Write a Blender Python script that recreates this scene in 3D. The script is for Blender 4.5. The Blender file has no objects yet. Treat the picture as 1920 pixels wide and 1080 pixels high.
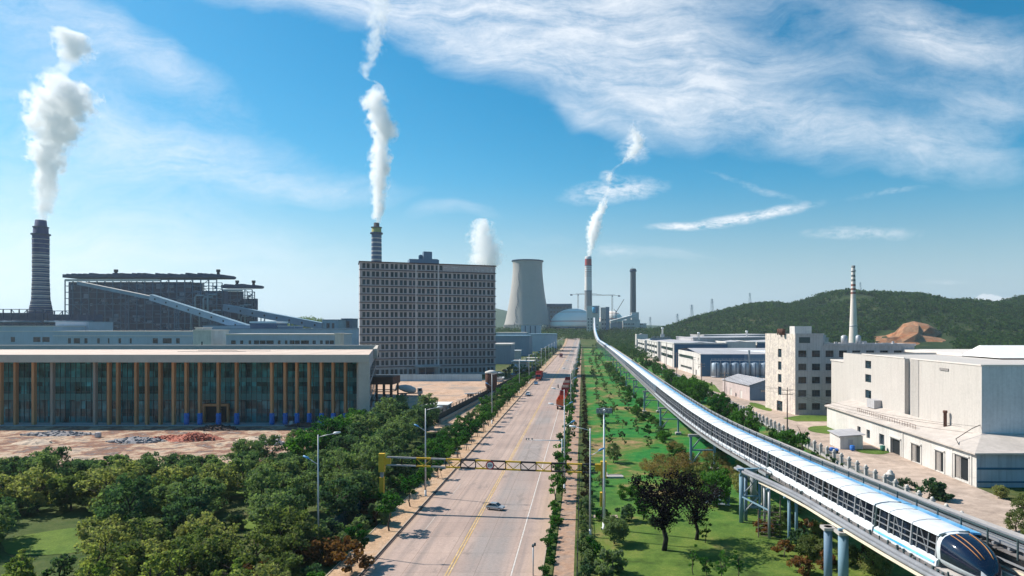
import bpy, math, random
import numpy as np
from mathutils import Vector, Matrix

R = math.radians
random.seed(7)
RNG = np.random.default_rng(11)
scene = bpy.context.scene
COL = scene.collection

# ------------------------------------------------------------------ camera, world, sun, exposure
CAM_H = 27.0
F = 1200.0            # focal length in pixels of the 1920 px wide photograph
VX, VY = 1092.0, 614.0
cam_d = bpy.data.cameras.new("camera")
cam = bpy.data.objects.new("camera", cam_d)
COL.objects.link(cam)
cam.location = (0, 0, CAM_H)
cam.rotation_euler = (R(90), 0, 0)
cam_d.sensor_width = 36.0
cam_d.lens = 36.0 * F / 1920.0
cam_d.shift_x = -(VX - 960) / 1920.0
cam_d.shift_y = (VY - 540) / 1920.0
cam_d.clip_start = 0.5
cam_d.clip_end = 20000
scene.camera = cam

SUN_DIR = Vector((-1.0, 0.34, 1.0)).normalized()
SUN_EL = math.asin(SUN_DIR.z)
SUN_AZ = math.atan2(SUN_DIR.x, SUN_DIR.y)

vs = scene.view_settings
vs.view_transform = 'Standard'
vs.look = 'None'
vs.exposure = 0.66
vs.gamma = 1.0
scene.cycles.max_bounces = 24
scene.cycles.diffuse_bounces = 2
scene.cycles.glossy_bounces = 2
scene.cycles.transmission_bounces = 3
scene.cycles.transparent_max_bounces = 8
scene.cycles.volume_bounces = 22
scene.cycles.volume_step_rate = 1.0
scene.cycles.volume_max_steps = 128
scene.cycles.use_denoising = True
scene.cycles.sample_clamp_indirect = 10.0
scene.cycles.use_adaptive_sampling = True
scene.cycles.adaptive_threshold = 0.02

ld = bpy.data.lights.new("sun", 'SUN')
ld.energy = 4.6
ld.angle = R(0.53)
ld.color = (1.0, 0.92, 0.82)
lo = bpy.data.objects.new("sun", ld)
lo.rotation_euler = SUN_DIR.to_track_quat('Z', 'Y').to_euler()
COL.objects.link(lo)

world = bpy.data.worlds.new("World")
scene.world = world
world.use_nodes = True
wt = world.node_tree
wt.nodes.clear()


class NT:
    """small wrapper to wire shader nodes"""
    def __init__(s, tree):
        s.t = tree

    def n(s, typ, ins=None, **props):
        nd = s.t.nodes.new('ShaderNode' + typ)
        for k, v in props.items():
            setattr(nd, k, v)
        if ins:
            for k, v in ins.items():
                sock = nd.inputs[k]
                if isinstance(v, bpy.types.NodeSocket):
                    s.t.links.new(v, sock)
                else:
                    sock.default_value = v
        return nd

    def m(s, op, a, b=0.0, c=None, clamp=False):
        ins = {0: a, 1: b}
        if c is not None:
            ins[2] = c
        return s.n('Math', ins, operation=op, use_clamp=clamp).outputs[0]

    def ramp(s, fac, stops, interp='LINEAR'):
        nd = s.n('ValToRGB', {0: fac})
        cr = nd.color_ramp
        cr.interpolation = interp
        while len(cr.elements) < len(stops):
            cr.elements.new(0.5)
        for e, (p, c) in zip(cr.elements, stops):
            e.position = p
            e.color = (*c, 1) if len(c) == 3 else c
        return nd.outputs[0]

    def mr(s, v, a, b, c=0.0, d=1.0, smooth=False):
        nd = s.n('MapRange', {0: v, 1: a, 2: b, 3: c, 4: d}, clamp=True)
        if smooth:
            nd.interpolation_type = 'SMOOTHSTEP'
        return nd.outputs[0]

    def mix(s, f, a, b, blend='MIX'):
        nd = s.t.nodes.new('ShaderNodeMix')
        nd.data_type = 'RGBA'
        nd.blend_type = blend
        for idx, v in ((0, f), (6, a), (7, b)):
            if isinstance(v, bpy.types.NodeSocket):
                s.t.links.new(v, nd.inputs[idx])
            else:
                if idx != 0 and len(v) == 3:
                    v = (*v, 1)
                nd.inputs[idx].default_value = v
        return nd.outputs[2]


def make_world():
    w = NT(wt)
    sky = w.n('TexSky', sky_type='NISHITA', sun_disc=False, sun_elevation=SUN_EL, sun_rotation=SUN_AZ,
              altitude=0.0, air_density=1.0, dust_density=0.6, ozone_density=2.4)
    tc = w.n('TexCoord').outputs['Generated']
    sep = w.n('SeparateXYZ', {0: tc})
    dy = w.m('MAXIMUM', sep.outputs[1], 0.03)
    u = w.m('DIVIDE', sep.outputs[0], dy)
    v = w.m('DIVIDE', sep.outputs[2], dy)
    uv = w.n('CombineXYZ', {0: u, 1: v, 2: 0.0}).outputs[0]
    # wind-drawn warp of the cloud field
    warp = w.n('TexNoise', {'Vector': uv, 'Scale': 3.0, 'Detail': 3.0, 'Roughness': 0.55})
    wv = w.n('VectorMath', {0: warp.outputs['Color'], 1: (0.5, 0.5, 0.5)}, operation='SUBTRACT').outputs[0]
    wv = w.n('VectorMath', {0: wv, 'Scale': 0.16}, operation='SCALE').outputs[0]
    uvw = w.n('VectorMath', {0: uv, 1: wv}, operation='ADD').outputs[0]

    def blobs(lst, vec):
        acc = None
        for (px, py, rx, ry, ang, wt_) in lst:
            mp = w.n('Mapping', {0: vec, 1: ((px - VX) / F, (VY - py) / F, 0), 2: (0, 0, R(-ang)),
                                 3: (rx / F, ry / F, 1)}, vector_type='TEXTURE').outputs[0]
            ln = w.n('VectorMath', {0: mp}, operation='LENGTH').outputs['Value']
            g = w.mr(ln, 1.25, 0.05, 0.0, wt_, smooth=True)
            acc = g if acc is None else w.m('ADD', acc, g)
        return acc
    big = blobs([(860, 10, 600, 130, 10, 1.25), (1130, 120, 380, 140, 14, 1.2), (1310, 215, 200, 95, 12, .75),
                 (560, -40, 420, 90, 8, .8), (1180, -30, 500, 110, 0, .7), (60, 40, 330, 90, 18, .62), (100, 330, 520, 260, 0, .5), (250, 480, 700, 110, 0, .42),
                 (120, 190, 300, 90, 20, .3), (400, 300, 360, 70, 8, .5), (640, 350, 230, 30, 6, .45),
                 (1720, 280, 280, 85, 4, .9), (1770, 70, 300, 85, 8, 1.0), (1500, 240, 130, 60, 15, .6), (1740, 170, 190, 45, 6, .45), (1900, 190, 170, 60, -12, .6),
                 (1500, 130, 170, 80, 20, .55), (1130, 245, 130, 22, 22, .6), (870, 402, 110, 20, 2, .5),
                 (1010, 440, 110, 30, 0, .25), (1240, 475, 160, 22, -6, .42), (300, 120, 250, 60, 30, .4)], uvw)
    thin = blobs([(1150, 357, 112, 26, -6, .9), (1395, 402, 165, 13, -9, 1.1), (1290, 418, 90, 9, -4, .8),
                  (1615, 436, 130, 15, 2, .6), (1190, 280, 38, 34, 0, .85), (1196, 245, 20, 35, 10, .5), (1142, 330, 18, 10, 0, .8),
                  (1420, 350, 120, 9, 16, .3), (380, 305, 260, 10, 7, .45), (620, 352, 180, 9, 6, .5), (560, 370, 60, 6, 14, .4),
                  (1660, 365, 90, 9, -8, .3), (230, 235, 200, 9, 13, .35), (1150, 470, 80, 18, 3, .4), (1770, 535, 60, 7, 0, .35)],
                 w.n('VectorMath', {0: uv, 1: w.n('VectorMath', {0: wv, 'Scale': 0.28}, operation='SCALE').outputs[0]}, operation='ADD').outputs[0])
    # streaky cirrus texture, drawn out along a shallow diagonal
    mp1 = w.n('Mapping', {0: uvw, 2: (0, 0, R(12)), 3: (1.6, 7.0, 1)}).outputs[0]
    n1 = w.n('TexNoise', {'Vector': mp1, 'Scale': 2.6, 'Detail': 12.0, 'Roughness': 0.68, 'Distortion': 0.7}).outputs[0]
    mp2 = w.n('Mapping', {0: uvw, 2: (0, 0, R(-18)), 3: (5, 9, 1)}).outputs[0]
    n2 = w.n('TexNoise', {'Vector': mp2, 'Scale': 4.6, 'Detail': 12.0, 'Roughness': 0.74}).outputs[0]
    n3 = w.n('TexNoise', {'Vector': w.n('Mapping', {0: uv, 2: (0, 0, R(6)), 3: (1, 3.2, 1)}).outputs[0], 'Scale': 22.0, 'Detail': 8.0, 'Roughness': 0.7, 'Distortion': 1.2}).outputs[0]
    nn = w.m('ADD', w.m('MULTIPLY', n1, 0.56), w.m('ADD', w.m('MULTIPLY', n2, 0.30), w.m('MULTIPLY', n3, 0.14)))
    cir = w.m('MULTIPLY', w.m('MINIMUM', big, 1.15), w.mr(nn, 0.33, 0.64, 0.26, 1.2))
    cir = w.mr(cir, 0.14, 1.2, 0.0, 0.78)
    th = w.m('MULTIPLY', thin, w.mr(w.m('ADD', w.m('MULTIPLY', n2, .6), w.m('MULTIPLY', n3, .4)), 0.40, 0.60, 0.05, 1.15))
    th = w.mr(th, 0.05, 0.95, 0.0, 0.9)
    # a bright cumulus head just over the far hill
    cum = blobs([(1858, 561, 34, 20, 0, 1.6), (1886, 562, 46, 14, 0, 1.4)],
                w.n('VectorMath', {0: uv, 1: w.n('VectorMath', {0: w.n('TexNoise', {'Vector': uv, 'Scale': 60.0, 'Detail': 3.0}).outputs['Color'], 'Scale': 0.012}, operation='SCALE').outputs[0]}, operation='ADD').outputs[0])
    cum = w.mr(cum, 0.30, 0.45, 0.0, 0.92)
    mask = w.m('MAXIMUM', w.m('MAXIMUM', cir, th), cum)
    front = w.mr(sep.outputs[1], 0.02, 0.2, 0.0, 1.0)
    mask = w.m('MULTIPLY', mask, front)
    skyc = w.n('HueSaturation', {'Hue': 0.480, 'Saturation': 1.6, 'Value': 1.0, 'Color': sky.outputs[0]}).outputs[0]
    skyc = w.mix(1.0, skyc, (0.80, 1.02, 1.04), 'MULTIPLY')
    # the real horizon is pale blue-white air, not yellow
    lum = w.n('RGBToBW', {0: sky.outputs[0]}).outputs[0]
    pale = w.mix(1.0, w.n('CombineXYZ', {0: lum, 1: lum, 2: lum}).outputs[0], (0.80, 0.98, 1.13), 'MULTIPLY')
    skyc = w.mix(w.mr(sep.outputs[2], 0.0, 0.24, 0.88, 0.0, smooth=True), skyc, pale)
    col = w.mix(mask, skyc, (8.6, 8.8, 9.1))
    bg = w.n('Background', {0: col, 1: 0.078})
    out = w.n('OutputWorld', {0: bg.outputs[0]})


make_world()

# ------------------------------------------------------------------ helpers


def gz(y):
    """height of the land along the view: flat, then rising to the far power plant's plateau"""
    return float(np.interp(y, [-1e6, 850, 950, 1050, 1150, 1250, 1e6], [0, 0, 2, 7, 15, 22, 22]))


def G(px, py, z=0.0):
    Y = F * (CAM_H - z) / (py - VY)
    return ((px - VX) * Y / F, Y)


def ZP(py, Y):
    return CAM_H + (VY - py) * Y / F


def XP(px, Y):
    return (px - VX) * Y / F


ORD = "first second third fourth fifth sixth seventh eighth ninth tenth eleventh twelfth thirteenth fourteenth fifteenth sixteenth seventeenth eighteenth nineteenth".split()
TENS = {20: ("twentieth", "twenty"), 30: ("thirtieth", "thirty"), 40: ("fortieth", "forty"), 50: ("fiftieth", "fifty"),
        60: ("sixtieth", "sixty"), 70: ("seventieth", "seventy"), 80: ("eightieth", "eighty"), 90: ("ninetieth", "ninety")}


def nth(i):
    if i < 20:
        return ORD[i - 1]
    t = i // 10 * 10
    return TENS[t][0] if i == t else TENS[t][1] + '-' + ORD[i - t - 1]


def tag(o, label=None, cat=None, group=None, kind=None):
    if label:
        o['label'] = label
    if cat:
        o['category'] = cat
    if group:
        o['group'] = group
    if kind:
        o['kind'] = kind
    return o


def thing(name, label, cat, loc=(0, 0, 0), rz=0.0, group=None):
    o = bpy.data.objects.new(name, None)
    o.empty_display_size = 0.2
    COL.objects.link(o)
    o.location = loc
    o.rotation_euler = (0, 0, rz)
    return tag(o, label, cat, group)


def dup(src, loc, rz=None, label=None, group=None, scale=None):
    def rec(o, par):
        c = o.copy()
        COL.objects.link(c)
        if par is not None:
            c.parent = par
        for ch in CH.get(o.name, []):
            c2 = rec(ch, c)
            CH.setdefault(c.name, []).append(c2)
        return c
    r = rec(src, None)
    r.location = loc
    if rz is not None:
        r.rotation_euler = (0, 0, rz)
    if scale is not None:
        r.scale = scale if isinstance(scale, tuple) else (scale,) * 3
    if label:
        r['label'] = label
    if group:
        r['group'] = group
    return r


CH = {}


class MB:
    def __init__(s):
        s.v = []
        s.f = []
        s.m = []
        s.sm = []

    def face(s, idx, m=0, smooth=False):
        s.f.append(tuple(idx))
        s.m.append(m)
        s.sm.append(smooth)

    def quad(s, a, b, c, d, m=0):
        i = len(s.v)
        s.v += [tuple(a), tuple(b), tuple(c), tuple(d)]
        s.face((i, i + 1, i + 2, i + 3), m)

    def poly(s, pts, m=0):
        i = len(s.v)
        s.v += [tuple(p) for p in pts]
        s.face(range(i, i + len(pts)), m)

    def box(s, x0, x1, y0, y1, z0, z1, m=0):
        i = len(s.v)
        s.v += [(x0, y0, z0), (x1, y0, z0), (x1, y1, z0), (x0, y1, z0), (x0, y0, z1), (x1, y0, z1), (x1, y1, z1), (x0, y1, z1)]
        for f in ((0, 3, 2, 1), (4, 5, 6, 7), (0, 1, 5, 4), (1, 2, 6, 5), (2, 3, 7, 6), (3, 0, 4, 7)):
            s.face([i + k for k in f], m)

    def beam(s, p, q, w, h=None, m=0):
        """rectangular bar from p to q, w wide (sideways), h high"""
        h = w if h is None else h
        p = Vector(p)
        q = Vector(q)
        d = (q - p)
        if d.length < 1e-6:
            return
        d.normalize()
        up = Vector((0, 0, 1)) if abs(d.z) < 0.95 else Vector((0, 1, 0))
        sx = d.cross(up).normalized() * (w / 2)
        sz = sx.cross(d).normalized() * (h / 2)
        i = len(s.v)
        for c in (p, q):
            for a, b in ((-1, -1), (1, -1), (1, 1), (-1, 1)):
                s.v.append(tuple(c + sx * a + sz * b))
        for f in ((3, 2, 1, 0), (4, 5, 6, 7), (0, 1, 5, 4), (1, 2, 6, 5), (2, 3, 7, 6), (3, 0, 4, 7)):
            s.face([i + k for k in f], m)

    def tube(s, pts, r, n=8, m=0, smooth=True, cap=True):
        """tube along a polyline; r a number or one per point"""
        pts = [Vector(p) for p in pts]
        rs = r if isinstance(r, (list, tuple)) else [r] * len(pts)
        i0 = len(s.v)
        prev = None
        for k, p in enumerate(pts):
            d = (pts[min(k + 1, len(pts) - 1)] - pts[max(k - 1, 0)]).normalized()
            if prev is None:
                a = Vector((0, 0, 1)) if abs(d.z) < 0.9 else Vector((1, 0, 0))
                sx = d.cross(a).normalized()
            else:
                sx = (prev - d * prev.dot(d)).normalized()
            prev = sx
            sy = d.cross(sx)
            for j in range(n):
                t = 2 * math.pi * j / n
                s.v.append(tuple(p + (sx * math.cos(t) + sy * math.sin(t)) * rs[k]))
        for k in range(len(pts) - 1):
            for j in range(n):
                a = i0 + k * n + j
                b = i0 + k * n + (j + 1) % n
                s.face((a, b, b + n, a + n), m, smooth)
        if cap:
            s.face([i0 + j for j in range(n)][::-1], m)
            s.face([i0 + (len(pts) - 1) * n + j for j in range(n)], m)

    def lathe(s, prof, n=24, m=0, cx=0, cy=0, smooth=True, cap=True, mats=None):
        i0 = len(s.v)
        for (r, z) in prof:
            for j in range(n):
                t = 2 * math.pi * j / n
                s.v.append((cx + r * math.cos(t), cy + r * math.sin(t), z))
        for k in range(len(prof) - 1):
            for j in range(n):
                a = i0 + k * n + j
                b = i0 + k * n + (j + 1) % n
                s.face((a, b, b + n, a + n), mats[k] if mats else m, smooth)
        if cap:
            s.face([i0 + j for j in range(n)][::-1], m)
            s.face([i0 + (len(prof) - 1) * n + j for j in range(n)], mats[-1] if mats else m)

    def prism(s, poly, z0, z1, m=0, mtop=None):
        n = len(poly)
        i = len(s.v)
        s.v += [(x, y, z0) for x, y in poly] + [(x, y, z1) for x, y in poly]
        s.face([i + k for k in range(n)][::-1], m)
        s.face([i + n + k for k in range(n)], m if mtop is None else mtop)
        for k in range(n):
            s.face((i + k, i + (k + 1) % n, i + n + (k + 1) % n, i + n + k), m)

    def extr_x(s, prof, x0, x1, m=0):
        """profile of (y,z) extruded along x"""
        n = len(prof)
        i = len(s.v)
        s.v += [(x0, y, z) for y, z in prof] + [(x1, y, z) for y, z in prof]
        s.face([i + k for k in range(n)], m)
        s.face([i + n + k for k in range(n)][::-1], m)
        for k in range(n):
            s.face((i + (k + 1) % n, i + k, i + n + k, i + n + (k + 1) % n), m)

    def wall(s, P0, ux, nin, width, z0, z1, holes, depth=0.25, m=0):
        """wall face with real openings. P0 2-D start, ux along, nin inward; holes (a0,a1,z0,z1)"""
        xs = sorted({0.0, width} | {h[0] for h in holes} | {h[1] for h in holes})
        zs = sorted({z0, z1} | {h[2] for h in holes} | {h[3] for h in holes})
        hs = set()
        xi = {round(x, 4): k for k, x in enumerate(xs)}
        zi = {round(z, 4): k for k, z in enumerate(zs)}
        for h in holes:
            for a in range(xi[round(h[0], 4)], xi[round(h[1], 4)]):
                for b in range(zi[round(h[2], 4)], zi[round(h[3], 4)]):
                    hs.add((a, b))
        i0 = len(s.v)

        def P(a, z, d=0.0):
            return (P0[0] + ux[0] * a + nin[0] * d, P0[1] + ux[1] * a + nin[1] * d, z)
        nx = len(xs)
        for z in zs:
            for x in xs:
                s.v.append(P(x, z))
        for b in range(len(zs) - 1):
            for a in range(nx - 1):
                if (a, b) not in hs:
                    k = i0 + b * nx + a
                    s.face((k, k + 1, k + 1 + nx, k + nx), m)
        for (a0, a1, b0, b1) in holes:
            s.quad(P(a0, b0), P(a0, b1), P(a0, b1, depth), P(a0, b0, depth), m)
            s.quad(P(a1, b1), P(a1, b0), P(a1, b0, depth), P(a1, b1, depth), m)
            s.quad(P(a1, b0), P(a0, b0), P(a0, b0, depth), P(a1, b0, depth), m)
            s.quad(P(a0, b1), P(a1, b1), P(a1, b1, depth), P(a0, b1, depth), m)

    def mesh(s, name, mats):
        me = bpy.data.meshes.new(name)
        me.from_pydata(s.v, [], s.f)
        for mt in (mats if isinstance(mats, (list, tuple)) else [mats]):
            me.materials.append(mt)
        me.polygons.foreach_set('material_index', s.m)
        me.polygons.foreach_set('use_smooth', s.sm)
        me.update()
        return me

    def build(s, name, mats, parent=None, loc=None, rz=0.0):
        return link(name, s.mesh(name, mats), parent, loc, rz)


def link(name, me, parent=None, loc=None, rz=0.0):
    o = bpy.data.objects.new(name, me)
    COL.objects.link(o)
    if parent is not None:
        o.parent = parent
        CH.setdefault(parent.name, []).append(o)
    if loc is not None:
        o.location = loc
    if rz:
        o.rotation_euler = (0, 0, rz)
    return o


# ------------------------------------------------------------------ materials
MATS = {}


def mat(name, col, rough=0.8, var=0.12, scale=0.6, fine=0.0, fscale=8.0, col2=None, metal=0.0, bump=0.0,
        streak=0.0, objvar=0.0, spec=0.3, coords='OBJ', warp=None):
    """procedural painted / mineral surface: base colour broken by noise, optional second colour in patches, rain streaks"""
    m = bpy.data.materials.new(name)
    m.use_nodes = True
    t = NT(m.node_tree)
    m.node_tree.nodes.clear()
    if coords == 'OBJ':
        vec = t.n('TexCoord').outputs['Object']
    else:
        vec = t.n('NewGeometry').outputs['Position']
    if warp:
        vec = t.n('Mapping', {0: vec, 3: warp}).outputs[0]
    n1 = t.n('TexNoise', {'Vector': vec, 'Scale': scale, 'Detail': 6.0, 'Roughness': 0.62}).outputs[0]
    c = (*col, 1)
    if col2 is not None:
        base = t.mix(t.mr(n1, 0.42, 0.60), c, (*col2, 1))
    else:
        base = c
    f = t.mr(n1, 0.25, 0.75, 1 - var, 1 + var)
    if fine:
        n2 = t.n('TexNoise', {'Vector': vec, 'Scale': fscale, 'Detail': 4.0, 'Roughness': 0.7}).outputs[0]
        f = t.m('MULTIPLY', f, t.mr(n2, 0.25, 0.75, 1 - fine, 1 + fine))
    if streak:
        mp = t.n('Mapping', {0: vec, 3: (1.6, 1.6, 0.06)}).outputs[0]
        n3 = t.n('TexNoise', {'Vector': mp, 'Scale': 1.4, 'Detail': 4.0, 'Roughness': 0.6}).outputs[0]
        f = t.m('MULTIPLY', f, t.mr(n3, 0.45, 0.75, 1.0, 1 - streak))
    if objvar:
        oi = t.n('ObjectInfo').outputs['Random']
        f = t.m('MULTIPLY', f, t.mr(oi, 0, 1, 1 - objvar, 1 + objvar))
    cc = t.n('CombineXYZ', {0: f, 1: f, 2: f}).outputs[0]
    colr = t.mix(1.0, base, cc, 'MULTIPLY')
    ins = {'Base Color': colr, 'Roughness': rough, 'Metallic': metal, 'Specular IOR Level': spec}
    b = t.n('BsdfPrincipled', ins)
    if bump:
        bn = t.n('Bump', {'Height': n1 if not fine else n2, 'Strength': bump, 'Distance': 0.1})
        t.t.links.new(bn.outputs[0], b.inputs['Normal'])
    t.n('OutputMaterial', {0: b.outputs[0]})
    MATS[name] = m
    return m


def glassy(name, col, rough=0.08, var=0.3, scale=0.5):
    """window glass that mirrors the sky over a dark room"""
    m = bpy.data.materials.new(name)
    m.use_nodes = True
    t = NT(m.node_tree)
    m.node_tree.nodes.clear()
    vec = t.n('NewGeometry').outputs['Position']
    n1 = t.n('TexNoise', {'Vector': vec, 'Scale': scale, 'Detail': 3.0}).outputs[0]
    wn = t.n('TexWhiteNoise', {'Vector': t.n('VectorMath', {0: vec, 1: (1.5, 1.5, 2.1)}, operation='SNAP').outputs[0]}).outputs['Value']
    f = t.m('MULTIPLY', t.mr(n1, 0.3, 0.7, 1 - var, 1 + var), t.mr(wn, 0, 1, 0.35, 2.2))
    cc = t.n('CombineXYZ', {0: f, 1: f, 2: f}).outputs[0]
    c = t.mix(1.0, (*col, 1), cc, 'MULTIPLY')
    bn = t.n('Bump', {'Height': n1, 'Strength': 0.05, 'Distance': 0.1})
    b = t.n('BsdfPrincipled', {'Base Color': c, 'Roughness': rough, 'Specular IOR Level': 0.4, 'Normal': bn.outputs[0]})
    t.n('OutputMaterial', {0: b.outputs[0]})
    return m


def leafmat(name, c1, c2, trans=0.5, objvar=0.5, scale=0.9, coords='POS'):
    m = bpy.data.materials.new(name)
    m.use_nodes = True
    t = NT(m.node_tree)
    m.node_tree.nodes.clear()
    vec = t.n('NewGeometry').outputs['Position']
    n1 = t.n('TexNoise', {'Vector': vec, 'Scale': scale, 'Detail': 5.0, 'Roughness': 0.75}).outputs[0]
    oi = t.n('ObjectInfo').outputs['Random']
    base = t.mix(t.mr(t.m('ADD', n1, t.m('MULTIPLY', t.m('SUBTRACT', oi, 0.5), objvar)), 0.36, 0.64), (*c1, 1), (*c2, 1))
    d = t.n('BsdfDiffuse', {0: base})
    tr = t.n('BsdfTranslucent', {0: t.mix(1.0, base, (1.1, 1.25, 0.6, 1), 'MULTIPLY')})
    mx = t.n('MixShader', {0: trans, 1: d.outputs[0], 2: tr.outputs[0]})
    t.n('OutputMaterial', {0: mx.outputs[0]})
    return m


def striped(name, stops, z0, z1, rough=0.8, var=0.12):
    """paint bands up a stack: stops = [(z, colour)...], constant from each z upward (object space)"""
    m = bpy.data.materials.new(name)
    m.use_nodes = True
    t = NT(m.node_tree)
    m.node_tree.nodes.clear()
    vec = t.n('TexCoord').outputs['Object']
    z = t.n('SeparateXYZ', {0: vec}).outputs[2]
    fz = t.mr(z, z0, z1)
    col = None
    ch = [stops[i:i + 30] for i in range(0, len(stops), 30)]
    col = t.ramp(fz, [(max(0, min(1, (a - z0) / (z1 - z0))), c) for a, c in ch[0]], 'CONSTANT')
    n1 = t.n('TexNoise', {'Vector': t.n('Mapping', {0: vec, 3: (1, 1, .15)}).outputs[0], 'Scale': 0.5, 'Detail': 6.0, 'Roughness': 0.65}).outputs[0]
    f = t.mr(n1, 0.25, 0.75, 1 - var, 1 + var)
    cc = t.n('CombineXYZ', {0: f, 1: f, 2: f}).outputs[0]
    c = t.mix(1.0, col, cc, 'MULTIPLY')
    b = t.n('BsdfPrincipled', {'Base Color': c, 'Roughness': rough, 'Specular IOR Level': 0.3})
    t.n('OutputMaterial', {0: b.outputs[0]})
    return m

# ------------------------------------------------------------------ the setting: land, road, yards


def ground_material(name, cols, scale=0.05, scale2=0.6, var=0.2, rough=0.95, bump=0.3, fine=0.25, near=None):
    m = bpy.data.materials.new(name)
    m.use_nodes = True
    t = NT(m.node_tree)
    m.node_tree.nodes.clear()
    vec = t.n('NewGeometry').outputs['Position']
    n1 = t.n('TexNoise', {'Vector': vec, 'Scale': scale, 'Detail': 8.0, 'Roughness': 0.62, 'Distortion': 0.6}).outputs[0]
    n2 = t.n('TexNoise', {'Vector': vec, 'Scale': scale2, 'Detail': 6.0, 'Roughness': 0.7}).outputs[0]
    n3 = t.n('TexNoise', {'Vector': vec, 'Scale': 5.0, 'Detail': 3.0, 'Roughness': 0.7}).outputs[0]
    k = len(cols)
    c = t.ramp(t.m('ADD', t.m('MULTIPLY', n1, 0.68), t.m('MULTIPLY', n2, 0.32)), [(0.34 + 0.32 * i / max(1, k - 1), cc) for i, cc in enumerate(cols)])
    if near:
        c2 = t.ramp(t.m('ADD', t.m('MULTIPLY', n1, 0.6), t.m('MULTIPLY', n2, 0.4)), [(0.36 + 0.28 * i / 3, cc) for i, cc in enumerate(near)])
        yy = t.m('ADD', t.n('SeparateXYZ', {0: vec}).outputs[1], t.m('MULTIPLY', n1, 60.0))
        c = t.mix(t.mr(yy, 108, 150), c2, c)
    f = t.m('MULTIPLY', t.mr(n2, 0.3, 0.7, 1 - var, 1 + var), t.mr(n3, 0.3, 0.7, 1 - fine, 1 + fine))
    cc = t.n('CombineXYZ', {0: f, 1: f, 2: f}).outputs[0]
    b = t.n('BsdfPrincipled', {'Base Color': t.mix(1.0, c, cc, 'MULTIPLY'), 'Roughness': rough, 'Specular IOR Level': 0.1})
    bn = t.n('Bump', {'Height': t.m('ADD', n2, t.m('MULTIPLY', n3, .5)), 'Strength': bump, 'Distance': 0.3})
    t.t.links.new(bn.outputs[0], b.inputs['Normal'])
    t.n('OutputMaterial', {0: b.outputs[0]})
    return m


def road_material():
    m = bpy.data.materials.new('road_concrete')
    m.use_nodes = True
    t = NT(m.node_tree)
    m.node_tree.nodes.clear()
    vec = t.n('NewGeometry').outputs['Position']
    sep = t.n('SeparateXYZ', {0: vec})
    big = t.n('TexNoise', {'Vector': vec, 'Scale': 0.05, 'Detail': 6.0, 'Roughness': 0.6}).outputs[0]
    trk = t.n('TexNoise', {'Vector': t.n('Mapping', {0: vec, 3: (1.1, 0.02, 1)}).outputs[0], 'Scale': 0.9, 'Detail': 5.0, 'Roughness': 0.6}).outputs[0]
    fin = t.n('TexNoise', {'Vector': vec, 'Scale': 3.0, 'Detail': 5.0, 'Roughness': 0.75}).outputs[0]
    br = t.n('TexBrick', {'Vector': t.n('Mapping', {0: vec, 1: (4.5 - .02, 0, 0), 2: (0, 0, R(90))}).outputs[0], 'Color1': (1, 1, 1, 1), 'Color2': (.9, .9, .9, 1),
                          'Mortar': (0.62, 0.6, 0.58, 1), 'Scale': 1.0, 'Mortar Size': 0.035, 'Mortar Smooth': 0.3, 'Brick Width': 6.0, 'Row Height': 3.94},
             offset=0.0, squash=1.0)
    c = t.mix(t.mr(big, .36, .62), (0.38, 0.285, 0.245), (0.465, 0.350, 0.295))
    c = t.mix(t.mr(trk, .50, .68, 0, .55), c, (0.27, 0.225, 0.205))
    X_ = sep.outputs[0]
    lane = t.m('MULTIPLY', t.mr(X_, -14.2, -13.0), t.mr(X_, -9.5, -8.2, 1, 0))
    c = t.mix(t.m('MULTIPLY', lane, t.mr(big, .38, .58, .25, .8)), c, (0.29, 0.265, 0.255))
    rut = t.m('POWER', t.m('ABSOLUTE', t.m('SINE', t.m('MULTIPLY', t.m('ADD', X_, 24.0), 1.62))), 5.0)
    c = t.mix(t.m('MULTIPLY', rut, t.mr(trk, .40, .60, .02, .34)), c, (0.20, 0.17, 0.16))
    blot = t.n('TexNoise', {'Vector': t.n('Mapping', {0: vec, 3: (1, .35, 1)}).outputs[0], 'Scale': 0.38, 'Detail': 5.0, 'Roughness': 0.7}).outputs[0]
    c = t.mix(t.mr(blot, .57, .70, 0, .6), c, (0.19, 0.165, 0.155))
    c = t.mix(1.0, c, br.outputs[0], 'MULTIPLY')
    # cracks sealed with bitumen
    vor = t.n('TexVoronoi', {'Vector': t.n('Mapping', {0: vec, 3: (1, .45, 1)}).outputs[0], 'Scale': 0.09, 'Randomness': 1.0}, feature='DISTANCE_TO_EDGE').outputs[0]
    crk = t.m('MULTIPLY', t.mr(vor, 0.0, 0.006, 0.5, 0.0), t.mr(big, .5, .6))
    c = t.mix(crk, c, (0.10, 0.09, 0.09))
    f = t.mr(fin, .3, .7, .86, 1.12)
    c = t.mix(1.0, c, t.n('CombineXYZ', {0: f, 1: f, 2: f}).outputs[0], 'MULTIPLY')
    # dust along both gutters
    ed = t.m('ADD', t.mr(sep.outputs[0], -24.2, -22.6, .75, 0), t.mr(sep.outputs[0], -6.9, -4.8, 0, .75))
    c = t.mix(t.m('MULTIPLY', ed, t.mr(fin, .35, .6, .5, 1)), c, (0.47, 0.33, 0.23))
    b = t.n('BsdfPrincipled', {'Base Color': c, 'Roughness': 0.88, 'Specular IOR Level': 0.15})
    t.n('OutputMaterial', {0: b.outputs[0]})
    return m


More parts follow.
